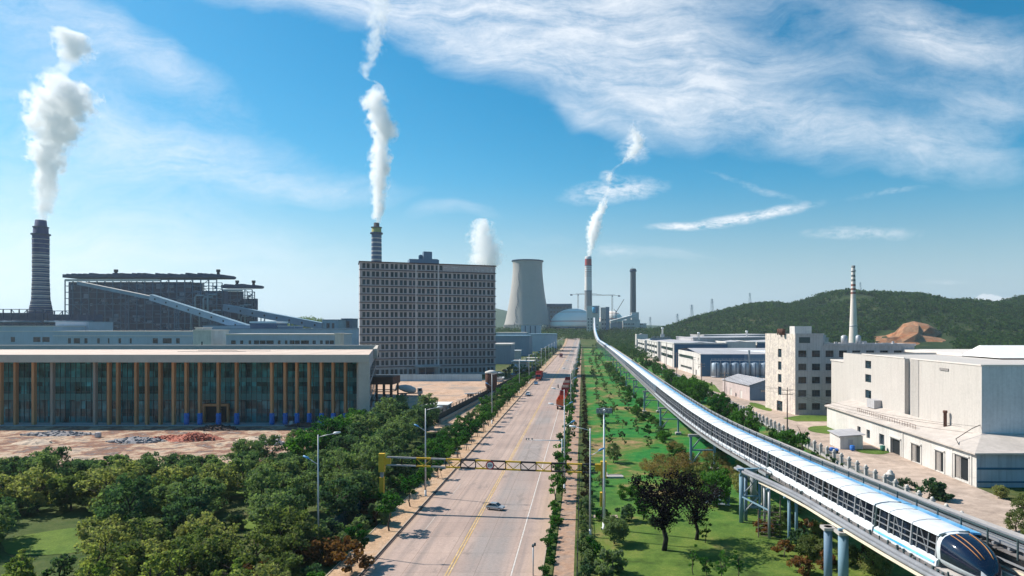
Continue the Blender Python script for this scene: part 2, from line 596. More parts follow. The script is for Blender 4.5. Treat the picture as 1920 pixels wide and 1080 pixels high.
m_land = ground_material('mixed_scrub', [(0.022, 0.045, 0.016), (0.05, 0.085, 0.022), (0.085, 0.10, 0.035), (0.15, 0.12, 0.06)], .03, .5)
m_lawn = ground_material('bright_grass', [(0.014, 0.095, 0.024), (0.018, 0.145, 0.032), (0.03, 0.165, 0.032), (0.08, 0.15, 0.03), (0.24, 0.17, 0.08), (0.34, 0.23, 0.13)], .055, .35, near=[(0.045, 0.075, 0.018), (0.085, 0.145, 0.028), (0.12, 0.165, 0.034), (0.17, 0.15, 0.06)])
m_lawn2 = ground_material('mown_grass', [(0.045, 0.085, 0.018), (0.085, 0.145, 0.028), (0.11, 0.165, 0.032), (0.125, 0.15, 0.04)], .06, .5, var=.15)
m_dirt = ground_material('bare_dirt', [(0.20, 0.13, 0.095), (0.44, 0.29, 0.20), (0.52, 0.36, 0.26), (0.30, 0.24, 0.20), (0.50, 0.38, 0.30)], .07, .4)
m_site = ground_material('building_site_soil', [(0.06, 0.05, 0.045), (0.30, 0.24, 0.20), (0.48, 0.36, 0.26), (0.22, 0.11, 0.075), (0.14, 0.125, 0.12), (0.52, 0.42, 0.34)], .16, .6, var=.35)
m_verge = ground_material('tan_soil', [(0.36, 0.24, 0.15), (0.46, 0.31, 0.2), (0.40, 0.3, 0.22)], .2, .9)
m_yard = ground_material('yard_concrete', [(0.30, 0.24, 0.20), (0.42, 0.33, 0.27), (0.50, 0.40, 0.33)], .06, .4, bump=.05, fine=.1)
m_road = road_material()
m_kerb = mat('kerb_stone', (0.42, 0.33, 0.26), .9, .15, .8, fine=.2)
m_kerb_shadow = mat('kerb_shadow_dark', (0.055, 0.04, 0.038), .9, .3, .5, coords='POS')  # near-black tone for the kerb's painted shadow
m_yel = mat('road_paint_yellow', (0.56, 0.36, 0.13), .8, .25, .6, fine=.35, fscale=3, coords='POS', col2=(0.5, 0.37, 0.22))
m_whi = mat('road_paint_white', (0.62, 0.58, 0.54), .8, .25, .4, fine=.3, fscale=3, coords='POS', col2=(0.5, 0.43, 0.38))
m_whi2 = mat('road_paint_white_worn', (0.50, 0.43, 0.38), .8, .25, .4, fine=.3, fscale=3, coords='POS', col2=(0.40, 0.34, 0.30))

YB = [850, 950, 1050, 1150, 1250]


def strip(name, fx0, fx1, y0, y1, off, material, kind='structure', extra=()):
    ys = sorted({y0, y1} | {y for y in YB if y0 < y < y1} | {y for y in extra if y0 < y < y1})
    b = MB()
    g0 = fx0 if callable(fx0) else (lambda y: fx0)
    g1 = fx1 if callable(fx1) else (lambda y: fx1)
    for y in ys:
        b.v += [(g0(y), y, gz(y) + off), (g1(y), y, gz(y) + off)]
    for k in range(len(ys) - 1):
        b.face((2 * k, 2 * k + 1, 2 * k + 3, 2 * k + 2))
    return tag(b.build(name, material), kind=kind)


def patch(name, pts, off, material, kind='structure'):
    b = MB()
    b.poly([(x, y, gz(y) + off) for x, y in pts])
    return tag(b.build(name, material), kind=kind)


def blob_patch(name, cx, cy, rx, ry, off, material, n=26, wob=.18, seed=0):
    rr = random.Random(seed)
    ph = [rr.uniform(0, 6.28) for _ in range(4)]
    pts = []
    for i in range(n):
        t = 2 * math.pi * i / n
        k = 1 + wob * (math.sin(2 * t + ph[0]) + .6 * math.sin(3 * t + ph[1]) + .5 * math.sin(5 * t + ph[2])) / 2
        pts.append((cx + rx * k * math.cos(t), cy + ry * k * math.sin(t)))
    return patch(name, pts, off, material)


# the land: one sheet to the horizon
b = MB()
ys = [-300, 850, 950, 1050, 1150, 1250, 8600]
for y in ys:
    b.v += [(-6500, y, gz(y)), (6500, y, gz(y))]
for k in range(len(ys) - 1):
    b.face((2 * k, 2 * k + 1, 2 * k + 3, 2 * k + 2))
tag(b.build('ground', m_land), kind='structure')

strip('lawn', 1.4, 49.2, 30, 850, .02, m_lawn)
strip('dirt', -60, -30.5, 165, 336, .03, m_dirt)
patch('dirt', [(-260, 122), (-92, 120), (-62, 130), (-60, 165), (-60, 176), (-260, 176)], .025, m_site)
patch('dirt', [(-118, 246), (-60, 205), (-60, 336), (-118, 336)], .03, m_dirt)
strip('verge', -27.6, -24.35, 25, 1080, .14, m_verge)
strip('verge', -27.75, -27.6, 25, 1080, .2, m_kerb)
strip('kerb', -24.35, -24.2, 25, 1080, .17, m_kerb)
b = MB()
for y0, y1 in ((25, 850), (850, 950), (950, 1050)):
    b.v += [(-24.2, y0, gz(y0)), (-24.2, y1, gz(y1)), (-24.2, y1, gz(y1) + .17), (-24.2, y0, gz(y0) + .17)]
    k = len(b.v) - 4
    b.face((k, k + 1, k + 2, k + 3))
tag(b.build('kerb', m_kerb), kind='structure')
strip('road', -24.2, -4.5, 20, 1080, .05, m_road)
strip('kerb_shadow_strip', -24.19, -23.8, 20, 1080, .062, m_kerb_shadow)  # shadow of the left kerb, laid on the road as a dark strip
strip('road_marking', -15.0, -14.83, 20, 1080, .07, m_yel)
strip('road_marking', -14.65, -14.48, 20, 1080, .07, m_yel)
strip('road_marking', -7.85, -7.68, 20, 1080, .07, m_whi)
y = 84
while y < 420:
    strip('road_marking', -21.0, -20.87, y, y + 7, .07, m_whi2)
    y += 19
strip('path', -3.15, -0.95, 20, 900, .04, None or mat('path_paving', (0.40, 0.25, 0.17), .9, .3, .5, fine=.35, fscale=1.6, coords='POS', col2=(0.26, 0.19, 0.15)))
strip('kerb', -4.5, -4.35, 20, 900, .16, m_kerb)
strip('verge', -4.35, -3.3, 20, 900, .08, m_land)
strip('verge', -.95, 1.4, 20, 900, .06, m_land)
strip('side_road', 52.0, 61.5, 60, 560, .05, m_yard)
patch('side_road', [(61.5, 60), (66.4, 60), (66.4, 560), (61.5, 560)], .045, m_yard)
patch('side_road', [(66.4, 118), (120, 118), (120, 560), (66.4, 560)], .04, m_yard)
blob_patch('lawn', 60.5, 218, 2.2, 12, .09, m_lawn2, seed=1, wob=.05)
patch('lawn', [(61.4, 183.5), (84, 183.5), (84, 195), (67, 196.5), (59.5, 190)], .09, m_lawn2)
blob_patch('lawn', 67.2, 168, 7.5, 8, .09, m_lawn2, seed=3, wob=.12)
blob_patch('lawn', 63.0, 139, 3.2, 3.2, .09, m_lawn2, seed=4, wob=.1)
patch('lawn', [(57, 262), (62.0, 300), (60, 350), (54, 330), (54.5, 275)], .09, m_lawn2)
patch('path', [(1.5, 92), (1.5, 90.5), (5.0, 90.5), (5.0, 92)], .06, m_yard)
for (x, y, rx, ry, sd) in [(-66, 81, 7, 5, 5), (-44, 88, 5, 2.5, 6), (-30, 63, 8, 5, 9), (-52, 105, 12, 3, 12)]:
    blob_patch('lawn', x, y, rx, ry, .05, m_lawn2, seed=sd)

# ------------------------------------------------------------------ wooded hill on the right
RIDGE = [(900, 640), (1130, 634), (1200, 622), (1259, 608), (1295, 595), (1338, 583), (1405, 568), (1437, 565), (1473, 570), (1516, 558), (1550, 546), (1576, 542),
         (1605, 548), (1635, 546), (1686, 550), (1734, 562), (1793, 560), (1830, 568), (1872, 567), (1920, 553), (1980, 545), (2060, 556), (2200, 560), (2500, 590), (2900, 622)]
YR = 1300.0
rx_ = [XP(p[0], YR) for p in RIDGE]
rz_ = [ZP(p[1], YR) - 22 - 7 for p in RIDGE]


def fbm(x, y, seed=0, oct_=5):
    r = np.random.default_rng(seed)
    out = np.zeros_like(x, dtype=float)
    a = 1.0
    fr = 1.0
    for _ in range(oct_):
        for _ in range(3):
            th = r.uniform(0, 6.28)
            out += a / 3 * np.sin(fr * (x * math.cos(th) + y * math.sin(th)) + r.uniform(0, 6.28))
        a *= .5
        fr *= 2.1
    return out


def hill_z(X, Y):
    h = np.interp(X, rx_, rz_)
    h = np.maximum(h, -6)
    t = np.clip((Y - 690) / (YR - 690), 0, 1)
    g = t * t * (3 - 2 * t)
    back = np.clip((Y - YR) / 500, 0, 1)
    g = g * (1 - .8 * back * back * (3 - 2 * back))
    base = np.interp(Y, [850, 950, 1050, 1150, 1250], [0, 2, 7, 15, 22])
    rough = fbm(X / 95, Y / 95, 5) * 9 * np.sin(np.pi * np.clip(t, 0, 1)) * np.clip(h / 40, 0, 1)
    return base + h * g + rough - .5 - np.where((t <= 0) | (back >= 1), 2, 0)


xs = np.linspace(60, 2150, 150)
ys_ = np.linspace(680, 1800, 80)
XX, YY = np.meshgrid(xs, ys_)
ZZ = hill_z(XX, YY)
me = bpy.data.meshes.new('hill')
V = np.stack([XX.ravel(), YY.ravel(), ZZ.ravel()], 1)
ii = np.arange(79 * 149)
a_ = (ii // 149) * 150 + ii % 149
me.from_pydata(V.tolist(), [], np.stack([a_, a_ + 1, a_ + 151, a_ + 150], 1).tolist())
me.materials.append(ground_material('hill_scrub', [(0.010, 0.026, 0.010), (0.018, 0.038, 0.012), (0.035, 0.055, 0.018), (0.07, 0.07, 0.03)], .012, .06))
me.polygons.foreach_set('use_smooth', [True] * len(me.polygons))
tag(link('hills', me), kind='structure')

# bare orange quarry face cut into the hill


def quarry(name, px0, px1, prof, Y0, slope, material, label, cat):
    """prof: list of (fraction, top py). A sloping scarred face from its toe at Y0 back to the top"""
    n = len(prof)
    b = MB()
    rows = 7
    rr = random.Random(3)
    for k in range(rows):
        for (fx, pt, pb) in prof:
            t = k / (rows - 1)
            Y = Y0 + slope * t
            px = px0 + (px1 - px0) * fx
            py = pb + (pt - pb) * t
            jx, jy = rr.uniform(-5, 5), rr.uniform(-8, 8)
            stp = 2.5 * math.sin(t * 18 + fx * 9)
            b.v.append((XP(px, Y) + jx, Y + jy, ZP(py, Y) + stp * (0 < t < 1)))
    for k in range(rows - 1):
        for j in range(n - 1):
            a = k * n + j
            b.face((a, a + 1, a + n + 1, a + n), 0, False)
    # solid back
    o = len(b.v)
    b.v += [(v[0], v[1] + 60, v[2] - 30) for v in b.v[(rows - 1) * n:rows * n]]
    for j in range(n - 1):
        a = (rows - 1) * n + j
        b.face((a, a + 1, o + j + 1, o + j))
    return tag(b.build(name, material), label, cat)


m_quarry = ground_material('quarry_earth', [(0.16, 0.07, 0.035), (0.36, 0.15, 0.07), (0.24, 0.15, 0.09), (0.40, 0.20, 0.11), (0.12, 0.08, 0.045)], .035, .16, bump=1.0, var=.35)
tag(quarry('bare_slope', 1614, 1800, [(0, 636, 648), (.12, 631, 650), (.25, 629, 652), (.36, 622, 655), (.44, 607, 656), (.55, 602, 657), (.66, 608, 658), (.77, 618, 659), (.88, 630, 660), (1, 647, 661)],
           800, 110, m_quarry, 'x', 'x'), 'orange bare earth slope cut into the wooded hill', 'quarry')

# blue distant hill behind the cooling tower
b = MB()
pf = [(880, 590), (905, 580), (930, 578), (955, 584), (985, 592), (1040, 600), (1120, 606), (1250, 611)]
Yd = 3600
nrow = 6
for k in range(nrow):
    for i, (px, py) in enumerate(pf):
        t = k / (nrow - 1)
        Y = Yd - 900 * (1 - t)
        b.v.append((XP(px, Yd), Y, 20 + (ZP(py, Yd) - 20) * (t * t * (3 - 2 * t))))
for k in range(nrow - 1):
    for j in range(len(pf) - 1):
        a = k * len(pf) + j
        b.face((a, a + 1, a + len(pf) + 1, a + len(pf)), 0, True)
tag(b.build('hills', ground_material('far_hill', [(0.02, 0.045, 0.02), (0.04, 0.07, 0.03)], .004, .02)), kind='structure')

# ------------------------------------------------------------------ foliage
LEAFS_ = None
LEAF = {
    'dark': leafmat('leaf_dark', (0.060, 0.115, 0.068), (0.160, 0.215, 0.105)),
    'green': leafmat('leaf_green', (0.022, 0.085, 0.024), (0.070, 0.170, 0.038)),
    'olive': leafmat('leaf_olive', (0.11, 0.145, 0.058), (0.27, 0.275, 0.12)),
    'light': leafmat('leaf_light', (0.14, 0.20, 0.055), (0.29, 0.31, 0.11)),
    'rust': leafmat('leaf_rust', (0.10, 0.05, 0.025), (0.22, 0.11, 0.05)),
    'purple': leafmat('leaf_purple', (0.010, 0.009, 0.013), (0.024, 0.021, 0.026), trans=.25),
    'brown': leafmat('leaf_brown', (0.030, 0.026, 0.018), (0.075, 0.058, 0.038)),
    'straw': leafmat('leaf_straw', (0.15, 0.11, 0.05), (0.26, 0.19, 0.09)),
    'hill': leafmat('leaf_hill', (0.007, 0.034, 0.012), (0.060, 0.110, 0.026), scale=.08, objvar=0),
}
m_bark = mat('bark', (0.075, 0.055, 0.045), .95, .3, 3.0)
m_bark_pale = mat('bark_pale', (0.22, 0.17, 0.13), .95, .3, 3.0)


def leaves(centers, radii, per, size, rng, squash=.75, shell=.55):
    """numpy cloud of small leaf faces round clump centres"""
    C = np.repeat(np.asarray(centers, float), per, 0)
    Rr = np.repeat(np.asarray(radii, float), per)
    n = len(C)
    d = rng.normal(size=(n, 3))
    d /= np.linalg.norm(d, axis=1)[:, None]
    rad = Rr * (shell + (1 - shell) * rng.random(n) ** .7) * (1 + .12 * rng.normal(size=n))
    P = C + d * rad[:, None] * np.array([1, 1, squash])
    nrm = d + rng.normal(size=(n, 3)) * .8
    nrm /= np.linalg.norm(nrm, axis=1)[:, None]
    ref = rng.normal(size=(n, 3))
    u = np.cross(nrm, ref)
    u /= np.linalg.norm(u, axis=1)[:, None]
    w = np.cross(nrm, u)
    s = size * (.6 + .8 * rng.random(n))
    u *= (s * .5)[:, None]
    w *= (s * (.32 + .2 * rng.random(n)))[:, None]
    V = np.stack([P - u, P - w * 1.0 + u * .1, P + u, P + w], 1).reshape(-1, 3)
    return V


def leafmesh(name, V, material, extra=None, extra_mats=()):
    me = bpy.data.meshes.new(name)
    n = len(V)
    nf = n // 4
    if extra is None:
        me.vertices.add(n)
        me.vertices.foreach_set('co', V.astype('f4').ravel())
        me.loops.add(n)
        me.loops.foreach_set('vertex_index', np.arange(n, dtype='i4'))
        me.polygons.add(nf)
        me.polygons.foreach_set('loop_start', np.arange(0, n, 4, dtype='i4'))
        me.polygons.foreach_set('loop_total', np.full(nf, 4, dtype='i4'))
        me.materials.append(material)
    else:
        allv = V.tolist() + [tuple(v) for v in extra.v]
        f = np.arange(n).reshape(-1, 4).tolist() + [tuple(i + n for i in ff) for ff in extra.f]
        me.from_pydata(allv, [], f)
        me.materials.append(material)
        for q in extra_mats:
            me.materials.append(q)
        me.polygons.foreach_set('material_index', [0] * nf + [k + 1 for k in extra.m])
    me.update(calc_edges=True)
    return me


def clumps(rng, h, w, base, n, shape='round'):
    """clump centres and radii filling a crown from height base to h, half-width w"""
    c, r = [], []
    tries = 0
    while len(c) < n and tries < 4000:
        tries += 1
        x, y, z = rng.uniform(-1, 1), rng.uniform(-1, 1), rng.uniform(0, 1)
        if shape == 'round':
            lim = math.sqrt(max(0, 1 - (2 * z - .92) ** 2 * .95))
        elif shape == 'cone':
            lim = (1 - z) * .95 + .1
        elif shape == 'flat':
            lim = math.sqrt(max(0, 1 - (z) ** 2)) if z > .25 else .55 + z
        elif shape == 'vase':
            lim = .25 + .8 * z if z < .8 else 1.2 - (z - .8) * 2
        rr = math.hypot(x, y)
        if rr > lim or rr < lim * .25:
            continue
        c.append((x * w * .86, y * w * .86, base + z * (h - base) * .92))
        r.append(w * rng.uniform(.16, .34))
    return c, r


def trunk_mb(rng, h, r, w, limbs=5, lean=.04):
    b = MB()
    top = h * .62
    pts = [(0, 0, -.15)]
    x = y = 0.0
    for k in range(1, 5):
        x += rng.uniform(-lean, lean) * h
        y += rng.uniform(-lean, lean) * h
        pts.append((x, y, top * k / 4))
    b.tube(pts, [r * (1.15 - .16 * k) for k in range(5)], 7)
    for k in range(limbs):
        t = rng.uniform(.45, .95)
        i = min(3, int(t * 4))
        p = Vector(pts[i]).lerp(Vector(pts[i + 1]), t * 4 - i)
        a = rng.uniform(0, 6.28)
        q = p + Vector((math.cos(a) * w * .55, math.sin(a) * w * .55, h * .22))
        mid = p.lerp(q, .5) + Vector((0, 0, h * .03))
        b.tube([p, mid, q], [r * .45, r * .3, r * .12], 5)
    return b


class TreeKind:
    def __init__(s, name, leafm, h, w, base, ncl, per, leaf, shape='round', bark=m_bark, tr=.14, limbs=5, variants=3, seed=1, one=False, shell=.45):
        s.var = []
        s.name = name
        s.h = h
        for k in range(variants):
            rng = np.random.default_rng(seed * 97 + k)
            hh = h * (1 + .08 * (k - 1))
            c, r = clumps(rng, hh, w * (1 + .10 * rng.normal()), base, int(ncl * (1, .74, .56, .85)[k % 4]), shape)
            V = leaves(c, r, per, leaf, rng, shell=shell)
            V[:, 2] = np.maximum(V[:, 2], .03)
            tb = trunk_mb(rng, hh, tr, w, limbs)
            if one:
                s.var.append((leafmesh(name, V, leafm, tb, [bark]), None))
            else:
                s.var.append((leafmesh('crown', V, leafm), tb.mesh('trunk', bark)))
        s.k = 0

    def put(s, x, y, sc, label, cat, group=None, z=None, rng=random):
        crown, trunk = s.var[s.k % len(s.var)]
        s.k += 1
        z = gz(y) if z is None else z
        rz = rng.uniform(0, 6.28)
        sv = (sc * rng.uniform(.92, 1.08), sc * rng.uniform(.92, 1.08), sc * rng.uniform(.93, 1.07))
        if trunk is None:
            o = link(s.name, crown, None, (x, y, z), rz)
            o.scale = sv
            return tag(o, label, cat, group)
        e = thing(s.name, label, cat, (x, y, z), rz, group)
        e.scale = sv
        link('trunk', trunk, e)
        link('crown', crown, e)
        return e


# the wood on the far hill and the belts of far trees: nobody could count them
def wood(name, X, Y, Z, rad, per, leaf, material, seed):
    rng = np.random.default_rng(seed)
    n = len(X)
    C = np.stack([X, Y, Z + rad * .75], 1)
    V = leaves(C, rad, per, leaf, rng, squash=.85, shell=.75)
    return tag(link(name, leafmesh(name, V, material)), kind='stuff')


def in_scar(X, Y, Z):
    px = VX + F * X / Y
    py = VY - F * (Z - CAM_H) / Y
    a = (px > 1640) & (px < 1790) & (py > np.interp(px, [1640, 1690, 1705, 1735, 1790], [624, 620, 600, 603, 640]) - 1) & (py < 668) & (Y < 960)
    return a


rng = np.random.default_rng(5)
n = 15000
X = rng.uniform(80, 1500, n)
Y = 700 + (rng.random(n) ** .8) * 640
Z = hill_z(X, Y)
nz = fbm(X / 60, Y / 60, 21)
keep = (nz > -1.15) & ~in_scar(X, Y, Z) & (X < 250 + Y * .85) & (X > 130 + (Y - 700) * -.15)
wood('woodland', X[keep], Y[keep], Z[keep], rng.uniform(3.0, 5.6, keep.sum()), 15, 3.0, LEAF['hill'], 6)
n = 1500
X = rng.uniform(28, 175, n)
Y = rng.uniform(540, 1120, n)
keep = (X > 30) & (X < 30 + (Y - 400) * .24)
X, Y = X[keep], Y[keep]
wood('woodland', X, Y, np.array([gz(v) for v in Y]), rng.uniform(2.6, 4.6, len(X)), 40, 1.3, LEAF['hill'], 8)
n = 1900
X = rng.uniform(-420, 240, n)
Y = rng.uniform(1050, 1240, n)
wood('woodland', X, Y, np.array([gz(v) for v in Y]), rng.uniform(3, 5.5, n), 30, 1.6, LEAF['hill'], 9)
n = 260
X = XP(rng.uniform(528, 612, n), 800)
Y = 800 + rng.uniform(-10, 30, n)
Zt = np.interp(X, [XP(528, 800), XP(548, 800), XP(575, 800), XP(600, 800), XP(612, 800)], [2, 12, 14, 9, 2]) * rng.uniform(.2, 1, n) + 22
wood('woodland', X, Y, Zt, rng.uniform(3, 4.4, n), 30, 1.5, LEAF['dark'], 10)

# ------------------------------------------------------------------ steam plumes (real volumes over the stacks)


def plume(name, Y, prof, dens, label, zbase=None, seed=1.0, wob=1.0):
    """prof: (py, centre px, width px, strength) from the mouth upward"""
    s = F / Y
    zs = [ZP(p[0], Y) for p in prof]
    xc = [XP(p[1], Y) for p in prof]
    rr = [max(.5, p[2] / 2 / s) for p in prof]
    x0 = xc[0]
    z0, z1 = zs[0], zs[-1]
    rmax = max(rr)
    n = 26
    rows = 46
    b = MB()
    for k in range(rows):
        z = z0 + (z1 - z0) * k / (rows - 1)
        c = float(np.interp(z, zs, xc)) - x0
        r = float(np.interp(z, zs, rr)) * 1.22 + .4
        for j in range(n):
            a = 2 * math.pi * j / n
            b.v.append((c + r * math.cos(a), r * math.sin(a), z - z0))
    for k in range(rows - 1):
        for j in range(n):
            p = k * n + j
            q = k * n + (j + 1) % n
            b.face((p, q, q + n, p + n))
    b.face([j for j in range(n)][::-1])
    b.face([(rows - 1) * n + j for j in range(n)])
    m = bpy.data.materials.new(name + '_steam')
    m.use_nodes = True
    t = NT(m.node_tree)
    m.node_tree.nodes.clear()
    vec = t.n('TexCoord').outputs['Object']
    sep = t.n('SeparateXYZ', {0: vec})
    fz = t.m('DIVIDE', sep.outputs[2], z1 - z0, clamp=True)

    def curve(vals):
        lo, hi = min(vals), max(vals)
        if hi - lo < 1e-6:
            hi = lo + 1
        nd = t.n('FloatCurve', {1: fz})
        cv = nd.mapping.curves[0]
        pts = [((z - z0) / (z1 - z0), (v - lo) / (hi - lo)) for z, v in zip(zs, vals)]
        cv.points[0].location = pts[0]
        cv.points[1].location = pts[-1]
        for p in pts[1:-1]:
            cv.points.new(*p)
        for p in cv.points:
            p.handle_type = 'AUTO_CLAMPED'
        nd.mapping.update()
        return t.m('MULTIPLY_ADD', nd.outputs[0], hi - lo, lo)
    cx = curve([v - x0 for v in xc])
    rad = curve(rr)
    st = curve([p[3] for p in prof])
    dx = t.m('DIVIDE', t.m('SUBTRACT', sep.outputs[0], cx), rad)
    dyy = t.m('DIVIDE', sep.outputs[1], rad)
    d = t.m('SQRT', t.m('ADD', t.m('MULTIPLY', dx, dx), t.m('MULTIPLY', dyy, dyy)))
    nz = t.n('TexNoise', {'Vector': t.n('VectorMath', {0: vec, 1: (seed * 31, seed * 17, 0)}, operation='ADD').outputs[0], 'Scale': 1.15 / rmax * 2.3, 'Detail': 6.0, 'Roughness': 0.62, 'Distortion': 0.3}).outputs[0]
    e = t.m('ADD', t.m('SUBTRACT', 0.90, d), t.m('MULTIPLY', t.m('SUBTRACT', nz, 0.5), 2.7 * wob))
    e = t.m('SUBTRACT', e, t.mr(st, 0.0, 1.0, 0.36, 0.0))
    nf = t.n('TexNoise', {'Vector': vec, 'Scale': 6.5 / rmax, 'Detail': 5.0, 'Roughness': 0.7, 'Distortion': 0.8}).outputs[0]
    e = t.m('ADD', e, t.m('MULTIPLY', t.m('SUBTRACT', nf, 0.55), 0.9))
    dn = t.m('MULTIPLY', t.mr(e, 0.0, 0.55), t.m('MULTIPLY', t.m('MULTIPLY', st, st), dens))
    v = t.n('VolumePrincipled', {'Color': (1, 1, 1, 1), 'Density': dn, 'Anisotropy': 0.1})
    t.n('OutputMaterial', {'Volume': v.outputs[0]})
    o = b.build(name, m, None, (x0, Y, z0))
    m.cycles.volume_sampling = 'MULTIPLE_IMPORTANCE'
    return tag(o, label, 'steam', 'steam plumes')


P1 = [(414, 78, 24, 1), (395, 80, 34, 1), (370, 84, 42, 1), (340, 87, 46, 1), (300, 90, 64, 1), (270, 96, 74, 1), (240, 104, 88, 1), (215, 108, 100, 1), (190, 114, 112, 1), (168, 124, 98, .95),
      (150, 112, 74, .8), (138, 104, 50, .7), (128, 116, 46, .6), (112, 134, 54, .8), (92, 140, 66, .9), (72, 130, 70, .9), (54, 122, 30, .8)]
P2 = [(419, 708, 15, 1), (400, 708, 26, 1), (370, 709, 33, 1), (340, 711, 40, 1), (305, 713, 48, 1), (285, 713, 44, 1), (272, 714, 40, .9), (255, 719, 46, 1), (235, 716, 58, 1), (213, 709, 50, .95), (195, 702, 54, .95),
      (178, 703, 44, .9), (160, 709, 22, .8), (152, 700, 14, .5), (138, 684, 26, .55), (115, 694, 36, .5), (80, 702, 52, .45), (40, 708, 60, .42), (0, 712, 70, .4), (-40, 716, 84, .35)]
P3 = [(481, 1104, 9, 1), (460, 1108, 17, 1), (440, 1112, 28, 1), (425, 1114, 30, 1), (408, 1118, 24, 1), (394, 1127, 23, .9), (378, 1132, 18, .8), (362, 1138, 12, .45), (345, 1142, 14, .4), (330, 1143, 20, .6), (318, 1150, 12, .3), (300, 1175, 22, .5), (280, 1190, 34, .6), (262, 1196, 34, .6), (240, 1186, 18, .4), (222, 1188, 8, .3)]
P4 = [(505, 910, 58, 1), (480, 911, 64, 1), (455, 908, 62, .95), (435, 904, 52, .95), (420, 904, 44, .9), (410, 906, 28, .8)]
plume('steam_plume', 600, P1, .24, 'tall white steam plume rising from the thick banded stack at far left', seed=1)
plume('steam_plume', 700, P2, .30, 'narrow white steam plume rising from the yellow-topped stack behind the tall building', seed=2)
plume('steam_plume', 1300, P3, .3, 'thin bright steam plume rising from the red and white stack', seed=3)
plume('steam_plume', 900, P4, .13, 'broad low steam cloud over the right end of the tall building roof', seed=4)

# ------------------------------------------------------------------ building materials
m_wall_pink = mat('render_grey_pink', (0.46, 0.415, 0.42), .9, .12, .08, fine=.15, fscale=1.2, streak=.22)
m_ledge = mat('ledge_dark', (0.055, 0.03, 0.035), .85, .2, .4)
m_wall_white = mat('render_white', (0.57, 0.55, 0.52), .9, .18, .16, fine=.08, fscale=2.0, streak=.2)
m_wall_cream = mat('render_cream', (0.52, 0.485, 0.45), .9, .16, .10, fine=.10, fscale=2.0, streak=.12, col2=(0.455, 0.42, 0.39))
m_wall_peel = mat('render_peeling', (0.68, 0.60, 0.52), .95, .14, .6, fine=.3, fscale=1.6, streak=.35, col2=(0.50, 0.44, 0.40))
m_wall_gray = mat('render_gray', (0.42, 0.41, 0.42), .9, .12, .15, fine=.12, fscale=1.5, streak=.28)
m_wall_blue = mat('cladding_pale_blue', (0.33, 0.42, 0.52), .6, .15, .08, streak=.15)
m_clad_blue = mat('cladding_deep_blue', (0.035, 0.115, 0.21), .5, .12, .08, streak=.15)
m_clad_slate = mat('cladding_slate_blue', (0.14, 0.22, 0.31), .6, .12, .06, streak=.2)
m_roof_gray = mat('roof_sheet_gray', (0.40, 0.39, 0.40), .6, .14, .12, warp=(1, 1, 1), streak=0.0, fine=.1, fscale=1.0)
m_roof_pale = mat('roof_sheet_pale', (0.66, 0.60, 0.55), .7, .08, .08, fine=.05, fscale=.8)
m_roof_cream = mat('hall_roof_cream', (0.60, 0.475, 0.39), .7, .07, .05, fine=.05, fscale=.5)
m_hall_frame = mat('hall_concrete_frame', (0.50, 0.45, 0.39), .85, .10, .2, fine=.08, fscale=2.0)
m_wood = mat('hall_orange_column', (0.50, 0.255, 0.12), .7, .25, .7, warp=(1, 1, .2), objvar=.2)
m_wood_gray = mat('hall_gray_column', (0.32, 0.27, 0.23), .8, .2, .7, warp=(1, 1, .2))
m_bluewrap = mat('blue_wrap', (0.025, 0.14, 0.46), .6, .3, 2.0, objvar=.25)
m_mull = mat('dark_mullion', (0.05, 0.075, 0.08), .5, .1, 1.0)
m_mull_lt = mat('gray_mullion', (0.22, 0.24, 0.25), .5, .1, 1.0)
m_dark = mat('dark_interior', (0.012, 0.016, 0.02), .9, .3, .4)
m_steel_dk = mat('steel_dark_blue', (0.006, 0.040, 0.10), .8, .3, .08)
m_steel_mid = mat('steel_slate', (0.038, 0.115, 0.19), .8, .25, .12)
m_steel_lt = mat('steel_pale', (0.17, 0.28, 0.36), .7, .25, .12)
m_steel_gray = mat('galvanised_gray', (0.36, 0.38, 0.40), .5, .15, .6, metal=.3)
m_rust = mat('rusty_steel', (0.11, 0.055, 0.042), .9, .35, .8, fine=.2)
m_spandrel = mat('teal_spandrel', (0.04, 0.17, 0.17), .35, .2, .3)
g_teal = glassy('glass_teal', (0.022, 0.11, 0.12), .10, .7, .3)
g_dark = glassy('glass_dark', (0.012, 0.024, 0.035), .08)
g_blue = glassy('glass_blue', (0.012, 0.035, 0.07), .08)
m_white = mat('white_paint', (0.78, 0.78, 0.76), .5, .06, .6)
m_black = mat('black_rubber', (0.02, 0.02, 0.022), .8, .1, 2.0)

WCACHE = {}


def window(parent, P, ang, w, h, glass, frame, nx=2, nz=2, sub=True, fw=.07):
    """one window: pane with its frame and glazing bars. P = lower left corner of the pane in the parent's frame"""
    key = (round(w, 3), round(h, 3), glass.name, frame.name if frame else '', nx, nz, sub, fw)
    if key not in WCACHE:
        b = MB()
        b.box(0, w, -.012, .012, 0, h)
        f = MB()
        if frame:
            f.box(0, w, -.05, .03, 0, fw)
            f.box(0, w, -.05, .03, h - fw, h)
            f.box(0, fw, -.048, .028, fw, h - fw)
            f.box(w - fw, w, -.048, .028, fw, h - fw)
            for k in range(1, nx):
                f.box(w * k / nx - fw * .4, w * k / nx + fw * .4, -.04, .02, fw, h - fw)
            for k in range(1, nz):
                f.box(fw, w - fw, -.036, .018, h * k / nz - fw * .35, h * k / nz + fw * .35)
        if sub or not frame:
            WCACHE[key] = (b.mesh('window', glass), f.mesh('window_frame', frame) if frame else None)
        else:
            n = len(b.v)
            b.v += f.v
            for ff in f.f:
                b.face([i + n for i in ff], 1)
            WCACHE[key] = (b.mesh('window', [glass, frame]), None)
    me, fm = WCACHE[key]
    o = link('window', me, parent, P, ang)
    if fm:
        link('window_frame', fm, o)
    return o


